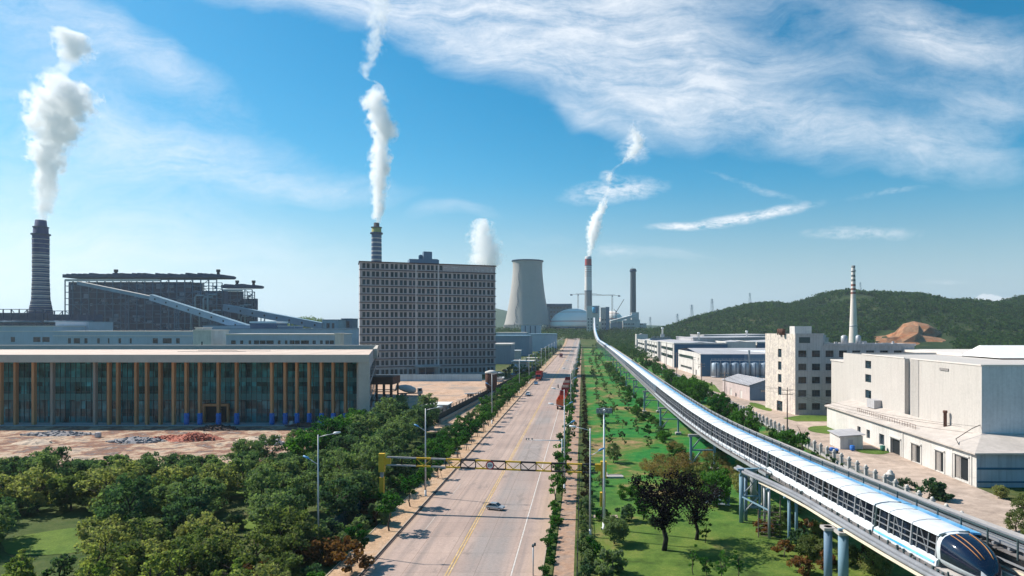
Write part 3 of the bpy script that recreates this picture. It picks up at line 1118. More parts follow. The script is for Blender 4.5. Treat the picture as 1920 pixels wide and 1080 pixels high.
def facade(parent, mb, P0, ux, nin, width, z0, z1, wins, depth=.22, glass=None, frame=None, nx=2, nz=2, sub=True, m=0, fw=.07, limit=None):
    """wall with openings plus a window in each opening"""
    mb.wall(P0, ux, nin, width, z0, z1, wins, depth, m)
    ang = math.atan2(ux[1], ux[0])
    for k, (a0, a1, b0, b1) in enumerate(wins):
        if limit is not None and k >= limit:
            break
        P = (P0[0] + ux[0] * a0 + nin[0] * (depth - .04), P0[1] + ux[1] * a0 + nin[1] * (depth - .04), b0)
        window(parent, P, ang, a1 - a0, b1 - b0, glass or g_dark, frame, nx, nz, sub, fw)


# ------------------------------------------------------------------ glass hall at the left
hall = thing('glass_hall', 'long low hall with cream flat roof, orange columns and teal glass front', 'hall', (-58, 174, 0))
b = MB()
HZ = 19.6
L = -190
# roof deck: front slab, sunken dark well, rims
b.poly([(L, 0, HZ), (0, 0, HZ), (-12.3, 41, HZ), (L, 41, HZ)])
b.poly([(L, 0, 17.5), (L, 5.8, 17.5), (-1.7, 5.8, 17.5), (0, 0, 17.5)], 1)
b.quad((L, 0, 17.5), (0, 0, 17.5), (0, 0, HZ), (L, 0, HZ), 1)
b.quad((-12.3, 41, HZ), (L, 41, HZ), (L, 41, HZ - 2.6), (-12.3, 41, HZ - 2.6), 1)
b.build('roof', [m_roof_cream, m_hall_frame], hall)
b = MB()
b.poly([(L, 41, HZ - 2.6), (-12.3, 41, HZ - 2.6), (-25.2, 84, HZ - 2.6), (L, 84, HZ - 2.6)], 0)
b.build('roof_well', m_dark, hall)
b = MB()
b.prism([(L, 84), (-25.2, 84), (-26, 86.5), (L, 86.5)], HZ - 3, HZ + .25)
b.prism([(-12.3, 41), (-11.0, 41), (-24.2, 84), (-25.2, 84)], HZ - 3, HZ + .25)
b.build('roof_rim', m_hall_frame, hall)
b = MB()
for k in range(15):
    x = -8 - k * 9.3
    b.quad((x, .05, HZ + .012), (x + .16, .05, HZ + .012), (x + .16 - 3.5, 40, HZ + .012), (x - 3.5, 40, HZ + .012))
for x0, x1, y0, y1 in ((-66, -46, 22, 24), (-58, -40, 26, 27.3), (-64, -52, 29, 30)):
    b.box(x0, x1, y0, y1, HZ + .01, HZ + .1)
b.build('roof_seam', mat('seam_dark', (0.42, 0.34, 0.29), .8, .2, .3), hall)  # seams in a darker tan than the roof cream
# right end frame: tall corner column and flank
b = MB()
b.prism([(-3.0, .3), (-.1, .3), (-.9, 3.2), (-3.8, 3.2)], 0, 17.5)
b.build('corner_column', m_hall_frame, hall)
b = MB()
b.poly([(-.9, 3.2, 0), (-26, 86.5, 0), (-26, 86.5, HZ), (-.9, 3.2, HZ)])
b.poly([(0, 0, 17.5), (0, 0, HZ), (-.9, 3.2, HZ), (-.9, 3.2, 17.5)])
b.poly([(-26, 86.5, 0), (L, 86.5, 0), (L, 86.5, HZ - 2.8), (-26, 86.5, HZ - 2.8)])
b.build('flank_wall', m_wall_gray, hall)
for k in range(9):
    t0, t1 = .06 + k * .1, .12 + k * .1
    b = MB()
    for zz in (3, 7.5, 12):
        p = lambda t, z: (-.9 + -25.1 * t + .08, 3.2 + 83.3 * t + .02, z)
        b.quad(p(t0, zz), p(t1, zz), p(t1, zz + 3.8), p(t0, zz + 3.2))
    b.build('window_strip', g_dark, hall)
# curtain wall plane
GY = 5.6
b = MB()
e0, e1 = -47.6, -41.0
b.quad((L, GY, .3), (e0, GY, .3), (e0, GY, 17.5), (L, GY, 17.5))
b.quad((e1, GY, .3), (-3.9, GY, .3), (-3.9, GY, 17.5), (e1, GY, 17.5))
b.quad((e0, GY, 5.6), (e1, GY, 5.6), (e1, GY, 17.5), (e0, GY, 17.5))
b.build('curtain_glass', g_teal, hall)
b = MB()
x = L
rr = random.Random(2)
while x < -4.5:
    if not (e0 - .2 < x < e1 + .2):
        b.box(x, x + .09, GY - .16, GY - .02, .6, 17.4)
    else:
        b.box(x, x + .09, GY - .16, GY - .02, 5.8, 17.4)
    x += 1.45
for z in (3.2, 6.6, 8.9, 12.9, 15.6):
    if z < 5:
        b.box(L, e0, GY - .15, GY - .03, z, z + .1)
        b.box(e1, -4, GY - .15, GY - .03, z, z + .1)
    else:
        b.box(L, -4, GY - .15, GY - .03, z, z + .1)
b.build('mullions', m_mull, hall)
b = MB()
for z0_, z1_ in ((6.7, 8.4), (11.7, 12.9)):
    b.box(L, -4, GY - .1, GY - .02, z0_, z1_)
b.build('floor_band', m_spandrel, hall)
b = MB()
b.box(L, -3.8, GY - .4, GY + 6, 0, .3)
b.prism([(L, 1.0), (-3.5, 1.0), (-3.6, GY - .4), (L, GY - .4)], 0, .15)
b.build('plinth', m_wall_gray, hall)
b = MB()
b.box(e0 - .3, e1 + .3, GY - 1.2, GY - .4, 5.0, 5.7)
b.box(e0 - .3, e0 + .2, GY - 1.2, GY - .4, .45, 5.0)
b.box(e1 - .2, e1 + .3, GY - 1.2, GY - .4, .45, 5.0)
b.build('entrance_frame', m_wood, hall)
b = MB()
b.box(e0 + .2, e1 - .2, GY - .35, GY + 2, .62, 5.5)
b.build('doorway', m_dark, hall)
b = MB()
b.box(-.16 - 4.4, -4.1, 3.4, 4.2, .15, 17.45)
b.build('column', m_hall_frame, hall)
colm, colg = MB(), MB()
for q in (colm, colg):
    q.box(-.32, .32, -.5, .5, .15, 17.45)
colm = colm.mesh('column', m_wood)
colg = colg.mesh('column', m_wood_gray)
wr = MB()
wr.lathe([(.66, .2), (.72, 1.1), (.64, 1.8), (.7, 2.8), (.6, 3.4)], 8, 0)
wr = wr.mesh('blue_wrapping', m_bluewrap)
CY = 2.9
for px in (2, 30, 64, 99, 179, 205, 222, 256, 276, 301, 326, 350, 375, 410, 444, 510, 535, 557, 580, 603, 625, 648, 672):
    x = (px - VX) * (174 + CY) / F + 58
    if x > -4:
        continue
    c = link('column', colg if px in (99, 179) else colm, hall, (x, CY, 0))
    if px >= 350:
        link('blue_wrapping', wr, c)
c = link('blue_wrapping', wr, hall, (-1.8, 1.0, 0))
# rubble, bricks, bags and boards on the building site in front
rr = random.Random(12)


def heap(name, x, y, rx, ry, h, material, n, size, seed):
    r = random.Random(seed)
    b = MB()
    seg, rings = 18, 5
    for k in range(rings + 1):
        t = k / rings
        for j in range(seg):
            a = 2 * math.pi * j / seg
            q = (1 - t) * (1 + .18 * math.sin(3 * a + seed) + r.uniform(-.08, .08))
            b.v.append((rx * q * math.cos(a), ry * q * math.sin(a), h * (1 - (1 - t) ** 1.6) * r.uniform(.85, 1.05) + .03 * k))
    for k in range(rings):
        for j in range(seg):
            p, q = k * seg + j, k * seg + (j + 1) % seg
            b.face((p, q, q + seg, p + seg))
    for _ in range(n):
        a, q = r.uniform(0, 6.28), math.sqrt(r.random()) * 1.05
        xx, yy = rx * q * math.cos(a), ry * q * math.sin(a)
        zz = h * max(0, 1 - q ** 1.6) + .05
        s = size * r.uniform(.6, 1.3)
        p = Vector((xx, yy, zz))
        d = Vector((r.uniform(-1, 1), r.uniform(-1, 1), r.uniform(-.3, .3))).normalized() * s
        b.beam(p - d, p + d, s * .9, s * .6)
    return b.build(name, material, None, (x, y, gz(y)))


m_brick = mat('red_brick_rubble', (0.34, 0.08, 0.05), .95, .35, 2.0, fine=.3, col2=(0.45, 0.19, 0.13))
m_bag = mat('pale_bag', (0.62, 0.56, 0.54), .9, .2, 1.5, col2=(0.5, 0.42, 0.4))
m_gravel = mat('gray_rubble', (0.25, 0.24, 0.25), .95, .3, 1.5, fine=.3)
m_sand = mat('pale_sand', (0.58, 0.45, 0.34), .95, .15, 1.0, fine=.15)
m_soil = mat('dark_soil', (0.07, 0.05, 0.045), .95, .3, 1.0, fine=.3)
for (nm, px, py, rx, ry, h, mt, n, sz, lab, cat) in [
        ('brick_heap', 366, 824, 6.0, 3.2, 1.5, m_brick, 260, .35, 'heap of broken red bricks in front of the glass hall', 'bricks'),
        ('brick_heap', 318, 822, 4.5, 2.0, .6, m_brick, 110, .35, 'low scatter of red bricks left of the large brick heap', 'bricks'),
        ('rubble_heap', 255, 828, 6.5, 2.6, 1.0, m_gravel, 120, .4, 'low gray rubble heap left of the red bricks', 'rubble'),
        ('sand_heap', 66, 832, 4.5, 2.0, 1.1, m_sand, 10, .3, 'pale sand heap at the left end of the site', 'sand'),
        ('sand_heap', 478, 826, 5.0, 2.2, .9, m_sand, 20, .3, 'pale sand heap right of the brick heap', 'sand'),
        ('rubble_heap', 505, 833, 4.0, 1.6, 1.0, m_bag, 60, .4, 'whitish rubble heap beside the white cube of bags', 'rubble'),
        ('soil_heap', 405, 806, 6.0, 2.2, 1.2, m_soil, 90, .4, 'dark soil heap at the foot of the blue-wrapped columns', 'soil'),
        ('soil_heap', 572, 799, 5.0, 1.8, .9, m_soil, 60, .3, 'dark soil heap in front of the right-hand columns', 'soil'),
        ('soil_heap', 110, 815, 9.0, 2.4, .8, m_gravel, 120, .4, 'long dark rubble ridge at the far left of the site', 'rubble')]:
    x, y = G(px, py)
    tag(heap(nm, x, y, rx, ry, h, mt, n, sz, hash(lab) % 50 if False else len(lab)), lab, cat)
for k, (px, py, w, lab) in enumerate([(520, 828, 1.0, 'white bulk bag standing right of the pale rubble heap'), (547, 797, .8, 'small white plastic sheet bundle left of the dark soil heap'),
                                      (599, 796, .8, 'small white plastic sheet bundle right of the dark soil heap'), (184, 820, .9, 'yellowish bag on the rubble ridge')]):
    x, y = G(px, py)
    b = MB()
    b.lathe([(w * .7, 0), (w * .8, .2 * w), (w * .78, .9 * w), (w * .7, 1.3 * w), (w * .3, 1.4 * w)], 6, smooth=False)
    o = b.build('bulk_bag', m_bag, None, (x, y, .05), .3 * k)
    tag(o, lab, 'bag')

# unfinished steel frame beside the hall
sf = thing('steel_frame', 'rusty unfinished steel frame standing right of the glass hall', 'frame', (-69.5, 209, 0))
post = MB()
post.box(-.25, .25, -.25, .25, 0, 8.4)
pm_ = post.mesh('post', m_rust)
for x in (0, 2.4, 4.8, 7.2):
    for y in (0, 7):
        link('post', pm_, sf, (x, y, 0))
b = MB()
b.box(-.6, 7.8, -.6, 7.6, 8.4, 10.9)
b.build('roof_box', m_rust, sf)
b = MB()
for z in (3.2, 6.0):
    for y in (0, 7):
        b.beam((0, y, z), (7.2, y, z), .25)
b.beam((0, 0, 0.2), (2.4, 0, 6), .18)
b.beam((4.8, 0, 6), (7.2, 0, .2), .18)
b.beam((0, 0, 6.05), (0, 7, 6.05), .2)
b.beam((7.2, 0, 6.05), (7.2, 7, 6.05), .2)
b.build('bracing_frame', m_rust, sf)

# ------------------------------------------------------------------ the tall office slab
AT = math.atan2(26, 69.6)
g_tower = glassy('glass_tower', (0.006, 0.022, 0.034), .3, .4, .5)
tow = thing('office_tower', 'tall gray-pink slab building with rows of paired dark windows', 'building', (-120, 345, 0), AT)
W, D, H = 74.3, 17.0, 62.4
FL = [0.0] + [5.2 + 4.4 * k for k in range(14)]
wins = []
for fl in range(14):
    zf = FL[fl]
    for bay in range(15):
        for k in (0, 1):
            a = 1.35 + bay * 4.87 + k * 2.15
            if fl == 13 and a > 43:
                continue
            if fl == 0 and 30 < a < 40.5:
                continue
            zz = zf + (1.2 if fl else 1.4)
            wins.append((round(a, 3), round(a + 1.55, 3), zz - .1, zz + 2.6))
# the hundred lowest, nearest windows are parts; the rest one part
order = sorted(wins, key=lambda w: (w[0] - 10) ** 2 * .02 + (w[2] - 30) ** 2 * .2)
b = MB()
b.wall((0, 0), (1, 0), (0, 1), W, 0, H, wins, .35)
b.quad((W, 0, 0), (W, D, 0), (W, D, H), (W, 0, H))
b.quad((0, D, 0), (0, 0, 0), (0, 0, H), (0, D, H))
b.quad((W, D, 0), (0, D, 0), (0, D, H), (W, D, H))
b.quad((0, 0, H - 1.2), (W, 0, H - 1.2), (W, D, H - 1.2), (0, D, H - 1.2))
b.build('wall', m_wall_pink, tow)
near = set(order[:99])
rest = MB()
for w_ in wins:
    if w_ in near:
        window(tow, (w_[0], .3, w_[2]), 0, 1.55, 2.7, g_tower, m_mull, 1, 2, False, .08)
    else:
        rest.box(w_[0], w_[1], .29, .31, w_[2], w_[3])
        rest.box(w_[0], w_[1], .25, .29, w_[2] + 1.55, w_[2] + 1.63)
tag(rest.build('windows', g_tower, tow), kind='stuff')
b = MB()
for k in range(1, 14):
    b.box(-.35, W + .35, -.5, .02, FL[k] + .04, FL[k] + .42)
b.box(-.5, W + .5, -.6, .1, H - .05, H + .45)
b.box(-.5, -.02, .1, D + .3, H - .05, H + .45)
b.box(W + .02, W + .5, .1, D + .3, H - .05, H + .45)
b.build('ledge', m_ledge, tow)
b = MB()
for k in range(16):
    a = .55 + k * 4.87
    if a < W:
        b.box(a - .14, a + .14, -.2, -.01, 0, H - .1)
b.build('pilaster', mat('pilaster_gray', (0.52, 0.46, 0.46), .9, .15, .3, streak=.2), tow)
b = MB()
for a in (29.4, 41.6):
    b.box(a - .3, a + .3, -.5, -.01, 6, H)
b.build('bay_frame', mat('bay_frame_pale', (0.66, 0.62, 0.62), .9, .1, .3, streak=.2), tow)
b = MB()
b.box(28.6, 42.4, -3.4, 0, 5.0, 5.7)
b.box(28.9, 29.7, -3.1, -2.4, 0, 5)
b.box(41.3, 42.1, -3.1, -2.4, 0, 5)
b.build('entrance_canopy', m_wall_gray, tow)
b = MB()
b.box(31, 39.9, -.12, -.02, 0, 4.6)
b.build('entrance_door', g_blue, tow)
b = MB()
b.box(26.2, 42.5, 3, 14, H - 1.1, H + 2.9)
b.box(31.5, 42, 4, 13, H + 2.9, H + 3.4)
b.box(34.2, 38.9, 5, 12, H + 3.4, H + 7.6)
b.build('roof_penthouse', m_clad_slate, tow)
b = MB()
b.lathe([(1.2, H + 3.4), (1.25, H + 5.2), (.9, H + 5.7), (.2, H + 5.9)], 12, cx=32.8, cy=7)
b.build('roof_tank', m_steel_mid, tow)
# the pale marks of the parapet sign
b = MB()
zs_ = H - 3.6


def sbar(x0, z0_, x1, z1_, w=.28):
    b.beam((x0, -.12, zs_ + z0_), (x1, -.12, zs_ + z1_), .14, w)


for (x0, a0, x1, a1) in [(44.8, 0, 44.8, 2), (44.8, 2, 46.6, 2), (49, 2.2, 52.5, 2.2), (50.8, 2.2, 50.8, 0), (53.5, 0, 53.5, 2.2), (58.3, 0, 58.3, 2), (60.9, 0, 60.9, 2.1),
                         (62.4, 0, 62.4, 2.1), (62.4, 2.1, 64.6, 0), (64.6, 0, 64.6, 2.1), (66.2, .2, 66.2, 1.9), (66.9, .2, 66.9, 1.9), (67.6, .2, 67.6, 1.9), (66.2, 1, 67.6, 1),
                         (69.0, 1.9, 70.2, 1.9), (69.0, .9, 70.2, .2), (71.2, 0, 72.0, 1.9), (72.0, 1.9, 72.8, 0), (71.4, .7, 72.6, .7)]:
    sbar(x0, a0, x1, a1)
b.build('parapet_lettering', mat('faded_letters', (0.62, 0.60, 0.60), .8, .15, 1.0), tow)

# hoarding in front of the slab
hb = MB()
x0_, y0_ = -104, 321
x1_, y1_ = -50.5, 322
n = 26
for k in range(n):
    t0, t1 = k / n, (k + 1) / n
    a = (x0_ + (x1_ - x0_) * t0, y0_ + (y1_ - y0_) * t0)
    c = (x0_ + (x1_ - x0_) * t1, y0_ + (y1_ - y0_) * t1)
    hb.prism([a, (c[0] - .06, c[1]), (c[0] - .06, c[1] + .12), (a[0], a[1] + .12)], .02, 3.4 + .05 * (k % 2))
    hb.box(a[0] - .1, a[0] + .1, a[1] - .12, a[1] - .02, .02, 3.6)
o = hb.build('site_hoarding', mat('hoarding_pale_blue', (0.40, 0.52, 0.58), .6, .15, .2, streak=.25), None, None)
tag(o, 'long pale blue metal hoarding at the foot of the tall building', 'hoarding')

# ------------------------------------------------------------------ banded stacks


def stack(name, px, Y, prof, stops, label, collars, mat_r=.85, z0=0.0, topcap=None):
    """prof (py, width px) from the top down"""
    s = F / Y
    pts = [(w / 2 / s, ZP(py, Y) - z0) for py, w in prof][::-1]
    base_r = pts[0][0]
    if pts[0][1] > .5:
        pts = [(base_r * 1.03, 0)] + pts
    H_ = pts[-1][1]
    st = [(0, stops[0][1])] + [(ZP(py, Y) - z0, c) for py, c in stops]
    st = sorted(st, key=lambda q: q[0])
    e = thing(name, label, 'chimney', (XP(px, Y), Y, z0))
    b = MB()
    b.lathe(pts, 28, 0)
    b.build('shaft', striped(name + '_paint', st, 0, H_ + .1, mat_r), e)
    for (py, wd, hh, mt) in collars:
        r = wd / 2 / s
        z = ZP(py, Y) - z0
        c = MB()
        c.lathe([(r * .9, z), (r, z + .1 * hh), (r, z + hh), (r * .9, z + hh)], 28, 0)
        c.build('platform', mt, e)
    return e


BL = (0.006, 0.030, 0.12)
BLM = (0.05, 0.10, 0.19)
PALE = (0.46, 0.42, 0.40)
BK = (0.018, 0.02, 0.03)
stops = [(640, (0.04, 0.055, 0.09))]
py = 590.0
while py > 446:
    stops.append((py, PALE if py < 575 else (.25, .24, .26)))
    stops.append((py - 2.3, BL))
    py -= 8.4
stops += [(441, (0.28, 0.13, 0.075)), (427, BK)]
ws = lambda py: float(np.interp(py, [413, 426, 427, 440, 441, 520, 560, 585, 612], [17, 19, 22.5, 23.5, 25.5, 25.5, 28, 36, 40]))
prof = [(413, 17), (426, 19), (427, 22.5), (440, 23.5)] + [(p, ws(p)) for p in (441, 480, 520, 545, 560, 572, 585, 600)]
m_collar = mat('collar_pale', (0.42, 0.39, 0.37), .9, .3, .3)
cols = [(p, ws(p) + 1.0 + .9 * ((int(p) * 7) % 3) / 3, .55, m_collar) for p in np.arange(449.6, 590, 8.4)]
stack('banded_chimney', 76.5, 600, prof, stops, 'thick dark blue chimney with many pale rings at the far left', cols + [(441, 30, 1.2, m_steel_dk), (427, 25, .8, m_steel_dk)])
stops = [(640, PALE)]
for py in (497, 489, 481, 473, 465, 457, 449):
    stops += [(py, PALE), (py - 2.6, BLM)]
stops += [(438.5, (0.36, 0.33, 0.10)), (426, BK)]
stack('banded_chimney', 706, 700, [(418, 10), (426, 10.5), (426.5, 17), (438, 18), (439, 18), (500, 19), (612, 24)], stops,
      'blue ringed chimney with yellow collar behind the tall building', [(439, 23, 1.6, m_steel_dk), (427.5, 20, .9, m_steel_dk)])

# ------------------------------------------------------------------ boiler house and conveyors, far left


def lattice(b, x0, x1, y, z0, z1, nx, nz, w, m=0, diag=.3, rr=None, jit=0.0):
    rr = rr or random.Random(1)
    for k in range(nx + 1):
        x = x0 + (x1 - x0) * k / nx
        b.beam((x, y, z0), (x, y, z1), w, w, m)
    for k in range(nz + 1):
        z = z0 + (z1 - z0) * k / nz
        b.beam((x0, y - w * .3, z), (x1, y - w * .3, z), w * .8, w * .8, m)
    for i in range(nx):
        for k in range(nz):
            if rr.random() < diag:
                xa, xb = x0 + (x1 - x0) * i / nx, x0 + (x1 - x0) * (i + 1) / nx
                za, zb = z0 + (z1 - z0) * k / nz, z0 + (z1 - z0) * (k + 1) / nz
                if rr.random() < .5:
                    za, zb = zb, za
                b.beam((xa, y + .1, za), (xb, y + .1, zb), w * .55, w * .55, m)


def boiler(px0, px1, pyt, Y, depth, label, seed, roofdrop=0, open_from=.8, stackpx=(), sunk=.93):
    rr = random.Random(seed)
    x0, x1 = XP(px0, Y), XP(px1, Y)
    Wd = x1 - x0
    zt = ZP(pyt, Y)
    zr = zt - roofdrop
    e = thing('boiler_house', label, 'power plant', (x0, Y, 0))
    b = MB()
    xo = Wd * open_from
    b.box(1, xo, 3, depth, 0, zt * sunk - 2)
    b.box(xo, Wd - 2, depth * .45, depth * .8, 0, zr * .8)
    b.build('core', m_steel_dk, e)
    b = MB()
    lattice(b, 0, Wd - 3, 0, 0, zt * sunk, int(Wd / 8), int(zt / 6.5), .8, 0, .35, rr)
    lattice(b, xo, Wd - 3, depth * .4, 0, zr * .9, max(2, int((Wd - xo) / 8)), int(zt / 6.5), .7, 0, .5, rr)
    for k in range(int(zt / 6.5)):
        z = zt * sunk * k / int(zt / 6.5)
        for i in range(int(Wd / 8) + 1):
            b.beam((i * 8, 0, z), (i * 8, depth * .4, z), .5)
    b.build('steel_frame', m_steel_mid, e)
    b = MB()
    for k in range(int(Wd * .42)):
        x = rr.uniform(1, Wd - 6)
        z = rr.uniform(4, zt * sunk * .92)
        w_, h_ = rr.uniform(1.5, 9), rr.uniform(.5, 2.2)
        b.box(x, min(Wd - 4, x + w_), .9 + rr.uniform(0, .4), 2.9 + k * .001, z, z + h_)
    b.build('walkway', m_steel_mid, e)
    b = MB()
    for k in range(int(Wd * .5)):
        x = rr.uniform(1, Wd - 6)
        z = rr.uniform(2, zt * sunk * .9)
        w_, h_ = rr.uniform(2, 8), rr.uniform(1.5, 5)
        b.box(x, min(Wd - 4, x + w_), 1.4 + rr.uniform(0, .6), 2.8 + k * .001, z, z + h_)
    b.build('equipment', m_clad_slate, e)
    b = MB()
    b.box(-1, Wd + 2, -2, depth, zt - 3.6, zt - .3)
    for k in range(int(Wd / 6)):
        b.box(k * 6 + rr.uniform(0, 2), k * 6 + rr.uniform(2.5, 5), -1, depth * .5, zt - .25, zt + rr.uniform(.1, 1.3))
    b.prism([(Wd + 2, -2), (Wd + 4.5, 0), (Wd + 4.5, depth - 2), (Wd + 2, depth)], zt - 3.2, zt - 1)
    b.build('roof', m_steel_dk, e)
    b = MB()
    b.box(1, Wd * .62, -1.5, 0, zt - 7.2, zt - 5.0)
    b.build('lit_gallery', m_wall_white, e)
    b = MB()
    for k in range(6 if Wd > 80 else 4):
        x = xo + (Wd - 6 - xo) * (k + .3) / 6 + 2
        z = rr.uniform(.5, .75) * zt
        r_ = rr.uniform(.6, 1.0)
        z2 = z * rr.uniform(.55, .8)
        b.tube([(x, -1.6, z2), (x, -1.8, z - 2), (x + 1.2, -1.8, z), (x + 9, -1.8, z)], r_, 8)
    b.build('pipe', m_steel_lt, e)
    for px in stackpx:
        x = XP(px, Y) - x0
        c = MB()
        c.lathe([(1.4, zt - .2), (1.3, zt + 2.5), (1.9, zt + 2.6), (1.9, zt + 5.0)], 12, cx=x, cy=4)
        c.build('vent_stack', m_black, e)
    return e


boiler(122, 412, 514, 640, 24, 'large dark blue open steel boiler house right of the thick banded chimney', 3, stackpx=(212, 405))
boiler(418, 478, 534, 700, 13, 'smaller dark blue boiler house right of the large one', 4, open_from=.45, stackpx=(441, 472))


def gallery(name, p, q, w, h, label, wallm, roofm, legs=(), cat='conveyor', win=True, windowm=None):
    p, q = Vector(p), Vector(q)
    e = thing(name, label, cat, (p.x, p.y, 0))
    o = Vector((p.x, p.y, 0))
    d = (q - p)
    b = MB()
    b.beam(p - o, q - o, w, h)
    b.build('gallery', wallm, e)
    b = MB()
    up = Vector((0, 0, h / 2 + .2))
    b.beam(p - o + up, q - o + up, w + .5, .4)
    b.build('roof', roofm, e)
    if win:
        b = MB()
        n = int(d.length / 14)
        dn = d.normalized()
        side = dn.cross(Vector((0, 0, 1))).normalized()
        if side.y > 0:
            side = -side
        for k in range(n):
            c = p - o + d * ((k + .5) / n) + side * (w / 2 + .04)
            b.beam(c - dn * .9, c + dn * .9, .1, h * .3)
        b.build('window_strip', windowm or m_dark, e)
    for t in legs:
        c = p - o + d * t
        b = MB()
        for sx in (-1, 1):
            b.beam((c.x + sx * w * .5, c.y, 0), (c.x + sx * w * .35, c.y, c.z - h / 2), .7)
        for k in range(1, 5):
            z = (c.z - h / 2) * k / 5
            b.beam((c.x - w * .5, c.y, z), (c.x + w * .5, c.y, z + (c.z) / 6), .35)
        b.build('trestle', m_steel_mid, e)
    return e


gallery('conveyor_gallery', (XP(148, 630), 630, ZP(531, 630)), (XP(300, 612), 612, ZP(562, 612)), 4, 3.0, 'upper stretch of the long sloping gallery across the large boiler house', m_steel_lt, m_wall_white, (.6,), win=False)
gallery('conveyor_gallery', (XP(285, 612), 612, ZP(558, 612)), (XP(480, 570), 570, ZP(620, 570)), 5, 5.2, 'long pale blue gallery sloping down in front of the large boiler house', m_wall_blue, m_steel_lt, (.25, .6, .85))
gallery('conveyor_gallery', (XP(422, 640), 640, ZP(577, 640)), (XP(606, 600), 600, ZP(612, 600)), 5, 6, 'gray windowed gallery sloping down right of the small boiler house', m_clad_slate, m_steel_lt, (.4, .7), windowm=m_dark)

# rows of plant buildings behind the hall roof


def block(name, px0, px1, pyt, Y, depth, label, wallm, roofm=None, winrows=(), wpx=(), frame=m_mull, glass=None, cat='building', zbase=0, par=.5, ww=None, band=None):
    """plain rectangular block seen behind others; winrows [(z0,z1)], wpx list of (px0,px1)"""
    x0, x1 = XP(px0, Y), XP(px1, Y)
    Wd = x1 - x0
    zt = ZP(pyt, Y)
    e = thing(name, label, cat, (x0, Y, zbase))
    zt -= zbase
    b = MB()
    holes = []
    for (z0_, z1_) in winrows:
        for (p0, p1) in wpx:
            a0, a1 = XP(p0, Y) - x0, XP(p1, Y) - x0
            if a0 > .2 and a1 < Wd - .2:
                holes.append((a0, a1, z0_ - zbase, z1_ - zbase))
    facade(e, b, (0, 0), (1, 0), (0, 1), Wd, 0, zt, holes, .3, glass or g_dark, frame, 2, 1, False)
    b.quad((Wd, 0, 0), (Wd, depth, 0), (Wd, depth, zt), (Wd, 0, zt))
    b.quad((0, depth, 0), (0, 0, 0), (0, 0, zt), (0, depth, zt))
    b.quad((Wd, depth, 0), (0, depth, 0), (0, depth, zt), (Wd, depth, zt))
    b.build('wall', wallm, e)
    b = MB()
    b.box(-.4, Wd + .4, -.4, depth + .4, zt, zt + par)
    b.build('roof', roofm or wallm, e)
    if band:
        b = MB()
        for z in band:
            b.box(-.2, Wd + .2, -.25, -.02, z - zbase, z - zbase + .5)
        b.build('cornice', m_roof_pale, e)
    return e


def offs(lst, z0_):
    return lst


def wl(a, b_, step, w, gap=0):
    out = []
    x = a
    while x + w < b_:
        out.append((x, x + w))
        x += step
    return out


block('plant_building', -60, 100, 612, 470, 30, 'pale blue plant building at the left edge behind the hall roof', m_wall_blue, m_roof_pale, [(16.3, 20)], wl(62, 95, 17, 14) + wl(-40, 40, 30, 8), band=(24.0,))
block('plant_building', 104, 166, 604, 500, 26, 'plain pale blue block below the thick banded chimney', m_wall_blue, m_steel_lt)
block('plant_building', 100, 360, 622, 440, 24, 'long pale blue building with scattered windows behind the hall roof', m_wall_blue, m_roof_pale, [(16.0, 19.6)],
      [(127, 133), (138, 150), (158, 164), (182, 187), (202, 205), (222, 227), (243, 247), (286, 296), (305, 322), (330, 337)], band=(21.0,))
block('plant_building', 362, 396, 620, 400, 20, 'cream block with one small window behind the hall roof', m_wall_white, m_roof_pale, [(16.0, 18.2)], [(377, 380)])
block('plant_building', 366, 380, 615, 408, 10, 'small cream roof box above the cream block', m_wall_white, m_roof_pale)
block('plant_building', 424, 636, 627, 400, 22, 'long white office building with strings of windows behind the hall roof', m_wall_blue, m_roof_pale, [(16.6, 18.9)],
      [(424.5, 432), (433, 442), (450, 456), (466, 471), (476, 486), (487, 498), (499, 513), (521, 526), (534, 539), (543, 552), (553, 562), (564, 579), (586, 592), (600, 605), (610, 617), (618, 626)], band=(22.2,), par=.4)
block('plant_building', 628, 638, 626, 398, 6, 'narrow cream stair block at the right end of the long white office', m_wall_white, m_roof_pale)
block('warehouse', 396, 674, 617, 520, 40, 'low slate blue warehouse behind the long white office', m_wall_blue, m_clad_slate)
block('warehouse', 380, 470, 611, 560, 30, 'pale blue warehouse at the foot of the long gallery', m_wall_blue, m_clad_slate)
block('shed', 469, 518, 606, 540, 20, 'small teal shed with a white roof among the plant buildings', m_clad_blue, m_white, par=1.6)
block('shed', 521, 552, 612, 535, 16, 'low shed with a pale flat roof right of the teal shed', m_clad_slate, m_roof_pale)
block('plant_building', 604, 634, 600, 600, 20, 'gray rounded plant building near the end of the windowed gallery', m_steel_lt, m_steel_mid, [(26, 31)], [(612, 618), (622, 627)])
block('plant_building', 640, 660, 598, 620, 16, 'open topped gray tower left of the tall building', m_steel_mid, m_steel_mid, [(27, 33)], [(645, 655)], glass=None)
for (px, pyt, lab) in [(36, 580, 'pipe rack left of the thick banded chimney'), (132, 583, 'pipe rack right of the thick banded chimney')]:
    e = thing('pipe_rack', 'dark blue ' + lab, 'pipe rack', (XP(px - 45, 560), 560, 0))
    b = MB()
    lattice(b, 0, 42, 0, 0, ZP(pyt, 560), 6, 5, .7, 0, .5, random.Random(px))
    b.build('frame', m_steel_dk, e)
    b = MB()
    for k in range(5):
        b.tube([(0, -1 - .3 * k, 6 + k * 6.5), (42, -1 - .3 * k, 6 + k * 6.5)], .9, 8)
    b.build('pipe', m_steel_mid, e)
    b = MB()
    b.box(0, 42, 2, 10, 0, ZP(pyt, 560) - 3)
    b.build('core', m_steel_dk, e)

